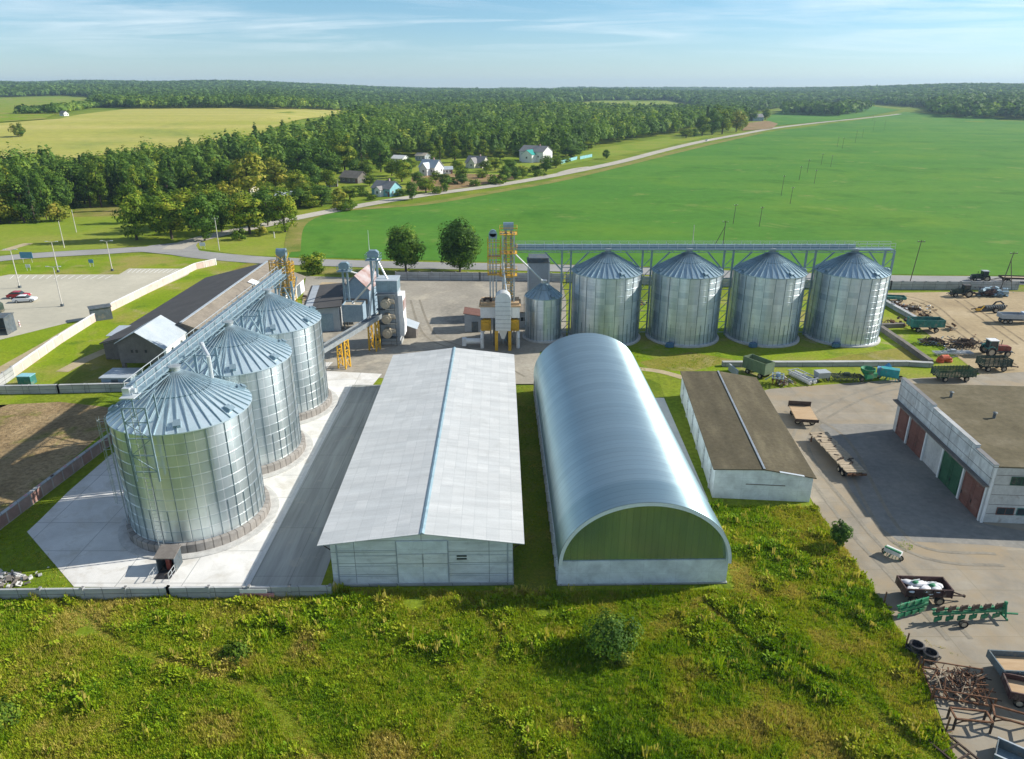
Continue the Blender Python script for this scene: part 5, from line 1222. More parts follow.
m.bx(-1.6, 1.6, -1.1, -1.02, .1, 1.1); m.bx(-1.6, 1.6, 1.02, 1.1, .1, 1.1); m.bx(-1.6, -1.52, -1.02, 1.02, .1, 1.1); m.bx(1.52, 1.6, -1.02, 1.02, .1, 1.1); m.build('side', M['steeldark'], t); MB().bx(-1.5, 1.5, -1.0, 1.0, .1, .2).build('floor', M['bluesteel'], t)
m = MB(); m.bx(-1.66, 1.66, -1.16, -1.0, 1.102, 1.16); m.bx(-1.66, 1.66, 1.0, 1.16, 1.102, 1.16); m.build('rim', M['steel'], t)

# yard between the sheds
t = thing('wooden_cart', 'flat wooden topped cart beside the brown roofed shed', 'cart', (*G(802, 420), .02), R(-8))
MB().bx(-1.4, 1.4, -2.3, 2.3, .95, 1.1).build('deck', M['ply'], t); MB().bx(-1.5, 1.5, 2.305, 2.42, .9, 1.75).build('end_board', M['darkrust'], t); MB().bx(-1.5, 1.5, -2.42, -2.305, .75, 1.15).build('end_board', M['darkrust'], t)
m = MB(); m.bx(-.5, -.35, -2.2, 2.2, .65, .945); m.bx(.35, .5, -2.2, 2.2, .65, .945); m.build('chassis', M['darkrust'], t)
for y in (-1.5, 1.5):
    for s in (-1, 1): wheel(t, s * 1.05, y, .4, .24) if False else None
for x in (-.95, .95):
    for y in (-1.5, 1.5): wheel(t, x, y, .4, .22)
p, q = G(817, 440), G(856, 482); a = math.atan2(q[1] - p[1], q[0] - p[0]); L = math.hypot(q[0] - p[0], q[1] - p[1])
t = thing('flatbed_trailer', 'long low flatbed trailer decked with worn pale planks in the yard', 'trailer', (*p, .02), a)
m = MB(); r3 = random.Random(5)
for k in range(int(L / .3)):
    x = k * .3; m.bx(x, x + .26, -1.15 + r3.uniform(-.06, .06), 1.15 + r3.uniform(-.06, .06), 1.0 + r3.uniform(0, .03), 1.09 + r3.uniform(0, .05))
m.build('deck', M['wood'], t); m = MB()
for y in (-.55, .55): m.bx(0, L, y - .08, y + .08, .7, .996)
m.bx(0, .14, -1.1, 1.1, .75, .996); m.bx(L - .14, L, -1.1, 1.1, .75, .996); m.build('chassis', M['rust'], t)
for x in (L - 1.4, L - 2.4):
    for s in (-1, 1): wheel(t, x, s * .95, .36, .24)
m = MB(); m.beam((.5, -1.0, 0), (.5, -1.0, .75), .14); m.beam((.5, 1.0, 0), (.5, 1.0, .75), .14); m.build('support_leg', M['rust'], t)
m = MB()
for k in range(16): x = r3.uniform(.4, L - .4); y = r3.uniform(-.9, .9); m.box((x, y, 1.17), (r3.uniform(.2, .6), r3.uniform(.08, .2), .08), r3.uniform(0, 3))
tag(m.build('scrap_wood', M['darkrust'], t), kind='stuff')
# machines before the low wall
trailer('tall faded green tipping trailer behind the brown roofed shed', G(757, 375), R(122), 4.4, 2.0, 1.6, 1.0, 'olive2', floor='black', wr=.42, ribs=5, bar=0)
harrow('cultivator', 'rusty upright cultivator frame right of the tall green trailer', G(777, 384), R(70), 2.4, 1.6, 'bluegrey', 4, 'rust', 1.3, 'cultivator')
t = discs('white disc roller in two rows on the grass near the low wall', G(802, 380), R(-68), 11)
t = thing('grey_hopper', 'small grey box hopper right of the white disc roller', 'hopper', (*G(821, 381), .02), R(10)); m = MB(); m.prism_x([(-.5, .6), (.5, .6), (.8, 1.6), (-.8, 1.6)], -1.0, 1.0); m.build('bin', M['greywall'], t)
for x in (-.9, .9):
    for y in (-.5, .5): MB().beam((x, y, 0), (x, y, .7), .1).build('leg', M['darksteel'], t)
for s in (-1, 1): wheel(t, s * 1.1, 0, .35, .2)
harrow('spike_harrow', 'low dark green harrow lying right of the grey hopper', G(846, 380), R(-4), 4.6, 1.6, 'darkgreen', 6, 'darksteel', .7)
t = thing('spreader', 'bright green fertiliser spreader before the low wall', 'spreader', (*G(866, 381), .02), R(20))
m = MB(); m.lathe([(.35, .75), (1.05, 1.7), (1.1, 2.1), (1.0, 2.1), (.3, .9), (0, .9)], 20); m.build('hopper', M['mgreen'], t, smooth=True)
m = MB(); m.beam((-.8, -.6, .55), (.8, -.6, .55), .14); m.beam((-.8, .6, .55), (.8, .6, .55), .14); m.beam((0, .6, .55), (0, 1.6, .5), .14); m.beam((-.6, -.6, .55), (-.6, .6, 1.6), .1); m.beam((.6, -.6, .55), (.6, .6, 1.6), .1); m.build('frame', M['mgreen'], t)
MB().bx(-1.0, 1.0, -1.0, -.5, .8, 1.5).build('hood', M['mgreen'], t)
for s in (-1, 1): wheel(t, s * .9, 0, .45, .24)
t = thing('seed_machine', 'turquoise seed machine right of the green spreader', 'seed machine', (*G(889, 380), .02), R(-28))
m = MB(); m.prism_x([(-.55, .7), (.55, .7), (.75, 1.6), (.3, 2.0), (-.6, 1.9)], -1.4, 1.2); m.build('hopper', M['teal'], t)
m = MB(); m.tube((-1.0, .9, 1.3), (-.2, 1.2, 2.1), .4, n=14); m.bx(-1.9, -1.2, -.3, .9, .6, 1.7); m.build('blower', M['signblue'], t)
m = MB(); m.beam((-1.4, 0, .5), (1.4, 0, .5), .16); m.beam((0, 0, .5), (.3, 1.7, .5), .14)
for x in np.linspace(-1.3, 1.3, 7): m.beam((x, -.2, .5), (x, -.6, .03), .07)
m.build('frame', M['teal'], t)
for s in (-1, 1): wheel(t, s * 1.5, .1, .45, .24)
trailer('long slatted green trailer with two side boards by the end of the low wall', G(952, 380), R(3), 6.0, 2.0, 1.05, .95, 'olive', floor='wood', wr=.42, ribs=12, bar=0, slat=True)
trailer('dark slatted trailer parked behind the long slatted green trailer', G(992, 370), R(2), 4.6, 2.0, 1.1, 1.0, 'darkgreen', floor='wood', wr=.45, ribs=6, slat=True)
tractor('red and dark green tractor standing in the dirt yard by the slatted trailers', G(992, 355), R(-3), 'mred', 'white', 1.0, None, 'tealdark')
t = thing('mower', 'orange red drum mower on the grass patch', 'mower', (*G(944, 362), .02), R(8)); m = MB(); m.bx(-1.0, 1.0, -.5, .5, .45, .8); m.prism_x([(-.5, .8), (.5, .8), (.2, 1.2), (-.3, 1.15)], -.7, .6); m.build('body', M['morange'], t, bevel=.05)
m = MB(); m.lathe([(.6, .05), (.62, .4), (.2, .45)], 16, (-.75, 0)); m.lathe([(.6, .05), (.62, .4), (.2, .45)], 16, (.75, 0)); m.build('drum', M['morange'], t, smooth=True)
MB().beam((1.0, 0, .7), (2.4, .2, .8), .14).build('arm', M['darksteel'], t)
harrow('grey_bed_frame', 'pale grey tine frame lying behind the orange mower', G(952, 355), R(2), 6.4, 1.2, 'greywall', 7, 'greywall', .5, 'tine frame')
harrow('disc_harrow', 'dark rusty harrow standing tall in the middle of the grass patch', G(962, 348), R(0), 4.4, 1.8, 'darkrust', 6, 'darkrust', 1.2)
harrow('disc_harrow', 'low dark rusty harrow at the left of the tall one on the grass patch', G(930, 344), R(4), 4.0, 1.6, 'darkrust', 6, 'darkrust', .7)
trailer('long teal tipping trailer on the grass behind the dark harrows', G(924, 331), R(-2), 5.9, 2.3, 1.15, 1.2, 'tealdark', floor='rust', wr=.45, ribs=6, bar=0)
t = trailer('low flat teal trailer beside the scrap heap', G(893, 301), R(-12), 4.5, 2.0, .25, .8, 'tealdark', floor='tealdark', wr=.36, bar=0)
# scrap heaps
def heap(label, loc, rz, n, ext, mats, cat='scrap heap', name='scrap_heap', seed=1, lo=.2, hi=.8, boxy=.55):
    t = thing(name, label, cat, (*loc, .02), rz); r = random.Random(seed)
    for nm, mt in mats:
        m = MB()
        for k in range(n):
            x, y = r.gauss(0, ext[0] * .4), r.gauss(0, ext[1] * .4); s = r.uniform(lo, hi); z = abs(r.gauss(0, ext[2] * .35)) + s * .25
            if r.random() < boxy: m.box((x, y, z), (s, s * r.uniform(.3, 1), s * r.uniform(.2, .7)), r.uniform(0, 3.1), r.uniform(-.5, .5), r.uniform(-.5, .5))
            else: m.beam((x, y, z), (x + r.uniform(-1, 1), y + r.uniform(-1, 1), z + r.uniform(-.3, .4)), .1)
        tag(m.build(nm, M[mt], t), kind='stuff')
    return t
heap('low heap of rusty and pale scrap at the edge of the dirt yard', G(907, 309), R(-35), 34, (5.4, 2.0, 1.4), (('rusty_scrap', 'rust'), ('pale_scrap', 'white'), ('dark_scrap', 'darkrust'), ('wood_scrap', 'wood')), seed=2)
heap('small tan heap of straw and scrap at the foot of the dirt yard heap', G(922, 317), 0, 16, (1.6, 1.2, 1.2), (('tan_scrap', 'ply'), ('dark_scrap', 'darkrust')), seed=4)
heap('little brown scrap pile right of the teal trailer', G(950, 330), 0, 8, (1.0, .8, .8), (('rusty_scrap', 'rust'), ('pale_scrap', 'tan')), seed=5)
heap('dark timber heap behind the beams near the open end silo', G(892, 325), R(-30), 34, (4.6, 2.2, 1.5), (('dark_scrap', 'darkrust'), ('brown_scrap', 'rust')), seed=6)
heap('patchy heap of earth and scrap on the sand by the warehouse', G(326, 297), R(40), 34, (7, 2.4, .8), (('brown_scrap', 'darkrust'), ('rusty_scrap', 'rust')), seed=7)
heap('scattered boards and pipes between the back silos and the fence', G(640, 305), 0, 12, (3.5, 2, .6), (('brown_scrap', 'rust'), ('pale_scrap', 'fenceconc')), seed=9)
heap('flat pile of pale rubble at the left end of the front wall', G(10, 580), R(-8), 46, (3.2, 1.6, .22), (('pale_rubble', 'ringconc'), ('dark_rubble', 'darkwall')), seed=10, lo=.15, hi=.55, boxy=1.1)
heap('dark tangle of old implements between the two harrows and the teal trailer', G(962, 346), 0, 40, (5.2, 1.6, 1.9), (('rusty_iron', 'darkrust'), ('dark_iron', 'darksteel'), ('brown_iron', 'rust')), 'old machines', 'implement_heap', 21, .15, .55, .3)
heap('low grey and brown tangle of implements left of the standing harrow', G(932, 345), 0, 30, (3.6, 1.4, 1.2), (('rusty_iron', 'darkrust'), ('grey_iron', 'bluesteel')), 'old machines', 'implement_heap', 22, .15, .5, .3)
heap('small brown heap of parts right of the tall green trailer', G(783, 384), 0, 14, (1.6, 1.2, 1.4), (('rusty_iron', 'rust'), ('dark_iron', 'darksteel'), ('pale_iron', 'tan')), 'old machines', 'implement_heap', 23, .15, .5, .4)
t = thing('disc_plough', 'dark tangled disc plough with a big tyre in the dirt yard', 'plough', (*G(992, 311), .02), 0)
m = MB(); m.beam((-3.4, -.6, .7), (3.2, .6, .9), .25); m.beam((-2.6, .6, .6), (2.4, 1.3, .9), .2); m.beam((-3.4, -.6, .7), (-4.6, -.4, .5), .18); m.build('frame', M['darkrust'], t)
m = MB()
for k in range(9): x = -1.8 + k * .52; m.tube((x, -.2 + k * .1, .62), (x + .1, -.1 + k * .1, .62), .6, n=16)
m.build('disc', M['darksteel'], t); m = MB(); m.beam((-3.0, -.9, .5), (-2.1, -.4, 1.2), .2); m.bx(-3.8, -3.0, -1.0, -.4, .3, .7); m.build('hitch', M['yellow'], t)
m = MB(); m.path([(.2, .5, 1.0), (.8, .6, 1.7), (1.8, .8, 1.8), (2.7, 1.0, 1.2)], .16, 8); m.build('hose', M['black'], t); wheel(t, -.4, -1.6, .6, .4)
tractor('dark tractor standing close to the roadside fence', G(962, 296.5), R(176), 'darkgreen', 'black', .95)
heap('row of dark machines against the roadside fence', G(990, 296), 0, 30, (4.4, 1.2, 2.0), (('machine_scrap', 'darksteel'), ('machine_frame', 'bluesteel'), ('red_scrap', 'darkred')), 'old machines', 'machine_row', 12, .4, 1.3)
# tipper truck at the edge
t = thing('tipper_truck', 'blue white tipper truck parked at the edge of the dirt yard', 'truck', (*G(1015, 323), .02), R(-5)); t.scale = (.86, .86, .86)
m = MB(); m.bx(-3.6, .9, -1.15, 1.15, 1.15, 1.25); m.build('bed_floor', M['darksteel'], t)
for nm, b in (('side_board', (-3.6, .9, -1.2, -1.1)), ('side_board', (-3.6, .9, 1.1, 1.2)), ('end_board', (-3.7, -3.604, -1.2, 1.2)), ('end_board', (.904, 1.0, -1.2, 1.2))): MB().bx(*b, 1.254, 2.2).build(nm, M['greywall'], t)
m = MB(); m.prism_y([(1.15, .8), (2.3, .8), (2.3, 1.5), (2.0, 2.45), (1.15, 2.45)], -1.1, 1.1); m.build('cab', M['truckblue'], t, bevel=.06)
m = MB(); m.prism_y([(2.304, .75), (3.7, .75), (3.75, 1.3), (2.304, 1.5)], -.8, .8); m.build('bonnet', M['truckblue'], t, bevel=.06)
for s in (-1, 1): MB().bx(1.4, 2.05, *sorted((s * 1.101, s * 1.12)), 1.6, 2.25).build('side_window', M['window'], t)
m = MB(); m.bx(-3.6, 3.4, -.4, .4, .6, .8); m.build('chassis', M['darksteel'], t)
for x in (-2.7, -1.6, 2.8):
    for s in (-1, 1): wheel(t, x, s * .98, .5, .3)
# tractor with flat trailer on the road
a = G(981, 281); tractor('dark green tractor driving on the road beyond the fence', a, R(172), 'darkgreen', 'greywall', .9)
trailer('long flat trailer behind the tractor on the road', (a[0] + 8.4, a[1] - 1.3), R(172), 9.0, 2.4, .15, 1.1, 'darkrust', floor='wood', wr=.45, bar=2.0, axles=(.15, .85))
# cars and kiosks on the parking lot
a, b = G(24, 298), G(66, 301)
car('red car parked beside a white car on the lot', G(19.5, 298), R(8), M['carred'], 'cars on the parking lot')
car('white car parked beside a red car on the lot', G(25.5, 302), R(13), M['carwhite'], 'cars on the parking lot')
def kiosk(label, loc, rz, L, W, H, mat, name='shelter'):
    t = thing(name, label, 'shelter', (*loc, .05), rz); m = MB()
    m.bx(-L / 2, L / 2, W / 2 - .08, W / 2, 0, H); m.bx(-L / 2, -L / 2 + .08, -W / 2, W / 2 - .084, 0, H); m.bx(L / 2 - .08, L / 2, -W / 2, W / 2 - .084, 0, H); m.build('wall', M[mat], t)
    m = MB(); m.prism_x([(-W / 2 - .2, H), (W / 2 + .15, H), (W / 2 + .15, H + .12), (0, H + .3), (-W / 2 - .2, H + .12)], -L / 2 - .15, L / 2 + .15); m.build('roof', M['darksteel'], t)
    MB().bx(-L / 2 + .2, L / 2 - .2, W / 2 - .6, W / 2 - .1, .42, .5).build('bench', M['wood'], t); return t
kiosk('dark open shelter at the corner of the parking lot by the pink wall', G(102, 319), R(215), 3.6, 2.4, 2.4, 'darksteel')
kiosk('dark grey box shelter cut by the left edge of the picture', G(0, 333), R(5), 4.4, 3.2, 3.2, 'darksteel')
t = thing('tank', 'round dark green tank at the left edge of the parking lot', 'tank', (*G(-2, 312), .05)); MB().lathe([(1.1, 0), (1.2, .3), (1.2, 1.5), (.8, 2.0), (0, 2.15)], 24).build('shell', M['darkgreen'], t, smooth=True); MB().tube((0, 0, 2.1), (0, 0, 2.4), .25).build('lid', M['darksteel'], t)
for k, (px, lb) in enumerate((((13, 322), 'red and white barrier post nearer the round tank'), ((20, 327), 'white barrier post nearer the sand track'))):
    t = thing('barrier_post', lb, 'post', (*G(*px), .05), 0, 'barrier posts on the lot'); MB().tube((0, 0, 0), (0, 0, 1.3), .14).build('body', M['white'], t)
    for z in (.3, .75): MB().tube((0, 0, z), (0, 0, z + .2), .15).build('red_band', M['mred' if k == 0 else 'banner'], t)
t = thing('container', 'small teal container on the grass before the dark wall', 'container', (*G(28, 384), .02)); MB().bx(-1, 1, -.7, .7, .05, 1.4).build('body', M['tealdark'], t); MB().bx(-1.05, 1.05, -.75, .75, 1.4, 1.5).build('lid', M['houseblue'], t)
# ------------------------------------------------------------------ lamps, poles, signs
def lamp(label, base, h, arm=1.0, mat='poleconc', group='lamp posts by the parking lot'):
    t = thing('street_lamp', label, 'street lamp', (*base, .05), 0, group); MB().tube((0, 0, 0), (0, 0, h), .13, .07, 8).build('pole', M[mat], t)
    m = MB(); m.tube((0, 0, h), (-arm, 0, h + .15), .05, n=6); m.tube((0, 0, h), (arm, 0, h + .15), .05, n=6); m.build('arm', M[mat], t)
    for s in (-1, 1): MB().box((s * (arm + .25), 0, h + .15), (.6, .25, .12)).build('lamp_head', M['zinc'], t)
    MB().bx(-.25, .25, -.25, .25, 0, .5).build('base', M['darksteel'], t)
lamp('pale lamp post standing on the parking lot behind the cars', G(20, 288), 8.6)
lamp('pale lamp post on the grass verge of the lot, nearest the blue road sign', G(58.5, 272.3), 7.4)
lamp('pale lamp post on the verge where the lot narrows', G(112.5, 271), 7.3)
lamp('pale lamp post standing in the middle of the empty lot', G(62.5, 306.5), 8.2)
def pole(label, base, h, mat='poleconc', group=None, cross=True, lean=0, tilt=0, r=.13, strut=None, name='utility_pole', drape=False):
    z = hz(*base) if drape else .05
    t = thing(name, label, 'pole', (*base, z), tilt, group); MB().tube((0, 0, -.2), (lean, 0, h), r, r * .65, 8).build('shaft', M[mat], t)
    if cross:
        m = MB(); m.beam((lean - .85, 0, h - .4), (lean + .85, 0, h - .4), .12)
        m.build('crossarm', M['polewood'], t)
        m = MB()
        for x in (-.7, 0, .7): m.tube((lean + x, 0, h - .34), (lean + x, 0, h - .1), .05, n=6)
        m.build('insulator', M['zinc'], t)
    if strut: MB().tube((strut, 0, -.2), (lean * .8, 0, h * .78), r * .9, r * .6, 8).build('strut', M[mat], t)
    return t
pole('pale concrete pole in the bright meadow near the tree shadow', G(64.5, 248), 7.5, group='pale poles along the left road', cross=False)
pole('pale concrete pole in the bright meadow near the brown reeds', G(76.5, 232.5), 7.0, group='pale poles along the left road', cross=False)
pole('pale concrete pole on the grass right of the road junction', G(219.5, 250.5), 9.0, group='pale poles along the left road')
pole('short white marker post on the grass below the roadside trees', G(274.5, 238), 1.8, group=None, cross=False, name='marker_post', r=.22)
pole('tall dark wooden pole leaning beside the back silo row', G(908, 289), 11.0, 'polewood', None, True, .8, 0, r=.11)
pole('dark wooden pole with a slanting brace at the edge of the dirt yard', G(1000, 290), 8.6, 'polewood', None, True, 1.0, 0, strut=2.6, r=.12)
pole('pale concrete pole standing in the crop field behind the back silos', G(692.5, 244.5), 5.6, group=None, cross=False, drape=True)
t = pole('twin legged wooden line pole in the crop field behind the back silos', G(723, 246), 7.2, 'polewood', None, True, 0, 0, strut=-2.6, drape=True)
FP = [(733, 224, 213), (759, 227, 208), (790, 204, 189), (781, 196, 176), (799, 180, 172), (807, 173, 160), (814, 184, 173), (821, 165, 154), (830.5, 167, 157), (837, 147, 137), (842, 149, 138), (855, 143, 131), (862, 138, 129), (873, 131, 121), (884, 130, 117), (872.5, 121, 115)]
for k, (x, yb, yt) in enumerate(FP):
    b = GT(x, yb); h = max(6.5, min(10.5, (yb - yt) / F_PX * (b[1] * _cp + 15)))
    pole('thin wooden line pole standing far out in the green crop field', b, h, 'polewood', 'line poles across the crop field', True, .5, .6, .10, drape=True)
for lb, px, w, h, z, mt in (('blue road sign seen from behind at the left road', (28, 263), 3.2, 1.6, 1.2, 'signblue'), ('small pale sign on the grass by the road junction', (203, 249), 1.6, 1.0, .8, 'zinc'), ('small blue sign on the verge above the lot', (92, 267), 1.2, .9, 1.0, 'signblue'), ('small white board on the verge near the lamp posts', (29, 271), 1.2, .8, .8, 'white')):
    t = thing('road_sign', lb, 'sign', (*G(*px), .05)); MB().bx(-w / 2, w / 2, -.03, .03, z, z + h).build('board', M[mt], t)
    m = MB()
    for x in (-w * .35, w * .35): m.tube((x, .07, 0), (x, .07, z + h), .05, n=6)
    m.build('post', M['zinc'], t)
# wire fence posts along the meadow
FPX = [(883, 606), (905, 648), (917, 672), (930, 702), (945, 733)]
for k, px in enumerate(FPX):
    t = thing('fence_post', ['rusty fence post by the dark trailer of sacks', 'rusty fence post above the black tubs', 'rusty fence post just below the black tubs', 'rusty fence post beside the scrap rack', 'rusty fence post near the lowest steel frame'][k], 'fence post', (*G(*px), 0), 0, 'rusty posts at the meadow edge')
    MB().beam((0, 0, 0), (.05, 0, 1.5), .09).build('post', M['rust'], t); MB().beam((.1, 0, 0), (.55, .1, .02), .07).build('brace', M['rust'], t)
# ------------------------------------------------------------------ village
def house(label, px, w, d, h, rh, rz, wall, roof, group=None, chim=True, dormer=None, wing=None, name='village_house', cat='house'):
    b = GT(*px); t = thing(name, label, cat, (*b, hz(*b)), R(rz), group)
    MB().prism_x([(0, -.3), (d, -.3), (d, h), (d / 2, h + rh), (0, h)], -w / 2, w / 2).build('wall', M[wall], t)
    k = rh / (d / 2); rf = None
    for s in (0, 1):
        m = MB(); ya, yb = (-.45, d / 2) if s == 0 else (d / 2 + .004, d + .45); za = h - k * .45 + .15
        slab_roof(m, [(-w / 2 - .4, ya, za if s == 0 else h + rh + .15), (w / 2 + .4, ya, za if s == 0 else h + rh + .15), (w / 2 + .4, yb, h + rh + .15 if s == 0 else za), (-w / 2 - .4, yb, h + rh + .15 if s == 0 else za)], .12)
        rf = m.build('roof', M[roof], t)
    if chim: MB().bx(w * .15, w * .15 + .6, d / 2 - .3, d / 2 + .3, h + rh - .3, h + rh + 1.0).build('chimney', M['brickred'], t)
    for x in (-w * .3, 0.0, w * .3): window(t, (x, -.004, h * .55), 1.0, 1.1, '-y')
    for x in (-.25, .25): window(t, (w / 2 + .004, d / 2 + x * d, h * .55), .9, 1.1, 'x'); window(t, (-w / 2 - .004, d / 2 + x * d, h * .55), .9, 1.1, '-x')
    MB().bx(w * .42 - .5, w * .42 + .4, -.06, -.004, 0, 2.0).build('door', M['reddoor'], t)
    if wing:
        ww, wd, wh, wr, wm, wf = wing
        MB().prism_y([(-ww / 2, -.3), (ww / 2, -.3), (ww / 2, wh), (0, wh + wr), (-ww / 2, wh)], -wd, -.01).build('wing', M[wm], t)
        kk = wr / (ww / 2)
        for s in (-1, 1):
            m = MB(); slab_roof(m, [(s * (ww / 2 + .35), -wd - .3, wh - kk * .35 + .15), (s * .002, -wd - .3, wh + wr + .15), (s * .002, d * .4, wh + wr + .15), (s * (ww / 2 + .35), d * .4, wh - kk * .35 + .15)], .1); m.build('wing_roof', M[wf], t)
        window(t, (0, -wd - .01, wh * .6), 1.2, 1.2, '-y')
    return t
house('blue boarded cottage with a grey roof nearest the branch road', (381, 196), 10, 7.5, 3.2, 2.6, -32, 'houseblue', 'housegrey', wing=(3.0, 2.2, 2.8, 1.2, 'render', 'housegrey'))
house('white gabled house with a pale roof behind the garden plot', (427, 175), 10, 8, 4.0, 3.4, -30, 'render', 'lightroof', wing=(4.5, 3, 3.6, 2.6, 'render', 'lightroof'))
house('grey timber house with a slate roof between the white houses', (474, 168), 11, 8, 3.0, 3.2, -28, 'cream', 'housegrey', wing=(4, 3, 3.0, 2.6, 'cream', 'housegrey'))
house('big white two storey house with a turquoise porch roof', (531, 162), 17, 11, 6.2, 3.0, -34, 'render', 'housegrey', wing=(7.5, 5, 4.8, 2.4, 'render', 'tealroof'))
house('weathered grey barn with a tan roof left of the blue cottage', (349, 183), 11, 8, 2.6, 2.6, -30, 'darkwall', 'brownroof', chim=False, cat='barn')
house('pale roofed outbuilding among the trees above the blue cottage', (397, 163), 8, 7, 2.6, 1.6, -25, 'render', 'white', chim=False)
house('tan roofed outbuilding behind the white gabled house', (420, 161), 7, 7, 3.2, 1.4, -25, 'greywall', 'tan', chim=False)
house('small grey roofed house hidden among the roadside trees', (243, 196), 7.5, 6.5, 3.4, 2.4, -20, 'cream', 'housegrey')
house('low light roofed shed among the roadside trees', (285, 201), 7, 5, 2.2, 1.2, 10, 'greywall', 'lightroof', chim=False, cat='shed', name='garden_shed')
house('small grey shed beside the weathered barn', (332, 187), 5, 5, 2.2, 1.2, 10, 'greywall', 'brownroof', chim=False, cat='shed', name='garden_shed')
house('lone dark barn by the trees at the far end of the branch road', (758, 121), 16, 12, 5, 4, 10, 'bluegrey', 'housegrey', chim=False, cat='barn')
house('white low outbuilding left of the big white house', (447, 174), 6, 5, 2.4, 1.2, 10, 'render', 'lightroof', chim=False)
house('tiny white farmhouse at the edge of the far left pasture', (62, 116), 7, 5, 2.6, 2.0, -30, 'render', 'housegrey', chim=False)
for lb, a, b in (('turquoise board fence below the big white house', (561, 164), (577, 159.5)), ('turquoise board fence beside the driveway', (580, 159.5), (592, 157))):
    wall_run('board_fence', lb, [a, b], 1.9, .12, M['houseblue'], 'fence', None, 2.5)
a = GT(707, 141); car('white car driving far along the branch road', (a[0], a[1]), R(60), M['carwhite']); bpy.data.objects[-1] if False else None
# ------------------------------------------------------------------ trees
def leaf_quads(c, nrm, size, rng):
    """quads centred at c (n,3) roughly facing nrm, edge size (n,)"""
    n = len(c); nr = nrm / np.maximum(np.linalg.norm(nrm, axis=1, keepdims=True), 1e-6)
    a = np.cross(nr, rng.normal(size=(n, 3))); a /= np.maximum(np.linalg.norm(a, axis=1, keepdims=True), 1e-6)
    b = np.cross(nr, a); s = size[:, None] * .5; e = rng.uniform(.55, 1.25, (n, 1))
    return np.stack([c - a * s - b * s * e * .4, c + b * s * e * .75 - a * s * .2, c + a * s - b * s * e * .15, c - b * s * e * .9 + a * s * .1], 1)
def crown_cloud(rng, w, z0, z1, kind, nclump, nleaf, lsize):
    """leaf clumps scattered through the crown volume"""
    H = z1 - z0; cs = []; rs = []
    while len(cs) < nclump:
        u = rng.uniform(-1, 1, 3)
        if kind == 'conifer':
            f = (u[2] + 1) / 2; rad = (1 - f) * .95 + .06
            r = rad * math.sqrt(rng.uniform(.1, 1)); a = rng.uniform(0, 6.28)
            cs.append((r * w / 2 * math.cos(a), r * w / 2 * math.sin(a), z0 + f * H)); rs.append(w * .16 * (1.1 - f * .6)); continue
        l = np.linalg.norm(u)
        if l > 1 or l < .35: continue
        wide = {'round': 1.0, 'tall': 1.0, 'bush': 1.0, 'birch': .9}[kind]
        prof = {'birch': 1.0 - .3 * u[2], 'tall': .95 - .33 * u[2]}.get(kind, 1.0)
        cs.append((u[0] * w / 2 * wide * prof * .86, u[1] * w / 2 * wide * prof * .86, z0 + (u[2] * .455 + .49) * H)); rs.append(w * rng.uniform(.13, .21))
    cs = np.array(cs); rs = np.array(rs); per = nleaf // nclump
    idx = np.repeat(np.arange(nclump), per); n = len(idx)
    d = rng.normal(size=(n, 3)); d /= np.linalg.norm(d, axis=1, keepdims=True)
    rad = rs[idx] * rng.uniform(.55, 1.08, n) ** .6
    P = cs[idx] + d * rad[:, None] * np.array([1, 1, .8])
    mid = np.array([0, 0, (z0 + z1) / 2]); out = P - mid
    out /= np.maximum(np.linalg.norm(out, axis=1, keepdims=True), 1e-6)
    nr = d * .6 + out * .8 + rng.normal(size=(n, 3)) * .28 + np.array([0, 0, .15])
    t = rng.uniform(.1, .8, nclump)[idx] + rng.normal(0, .13, n)
    return leaf_quads(P, nr, lsize * rng.uniform(.6, 1.4, n), rng), np.clip(t, 0, 1), cs
def make_tree(name, label, cat, h, w, kind, mat, seed, nleaf=1500, nclump=34, lsize=.7, group=None, trunk=True):
    rng = np.random.default_rng(seed)
    t = thing(name, label, cat, (0, 0, 0), 0, group)
    z0 = {'round': .1, 'tall': .03, 'bush': .0, 'conifer': .03, 'birch': .08}[kind] * h
    Q, tint, cs = crown_cloud(rng, w, z0, h, kind, nclump, nleaf, lsize)
    quads_object('crown', Q, mat, tint, parent=t)
    m = MB(); r0 = max(.08, h * .018)
    if kind == 'bush':
        for k in range(4): a = k * 1.6; m.tube((0, 0, -.1), (.3 * w * math.cos(a), .3 * w * math.sin(a), h * .6), .05, .02, 6)
        m.build('stem', M['bark'], t)
    else:
        m.tube((0, 0, -.3), (0, 0, h * .35), r0 * 1.3, r0, 9); m.tube((0, 0, h * .35), (.02 * h, 0, h * .85), r0, r0 * .25, 8)
        for k in range(6):
            c = cs[rng.integers(len(cs))]; zz = min(c[2] * .75, h * rng.uniform(.25, .6)); m.tube((0, 0, zz), tuple(c), r0 * .5, r0 * .12, 6)
        m.build('trunk', M['bark'], t)
    return t
def place(proto, used, x, y, z, s=1.0, sz=None, rz=0, label=None, group=None):
    o = proto if not used[0] else copy_tree(proto); used[0] = True
    o.location = (x, y, z); o.scale = (s, s, sz or s); o.rotation_euler = (0, 0, rz)
    if label: o['label'] = label
    if group: o['group'] = group
    return o
TR = {}
def proto(key, *a, **k): TR[key] = (make_tree(*a, **k), [False], k.get('group'))
def put(key, px, top=None, wpx=None, label=None, group=None, rz=None, world=None, s=None, sz=None):
    o, used, g = TR[key]; b = world or GT(*px); D = b[1] * _cp + 15
    return place(o, used, b[0], b[1], hz(*b), s if s else 1, sz, rz if rz is not None else random.uniform(0, 6.28), label, group)
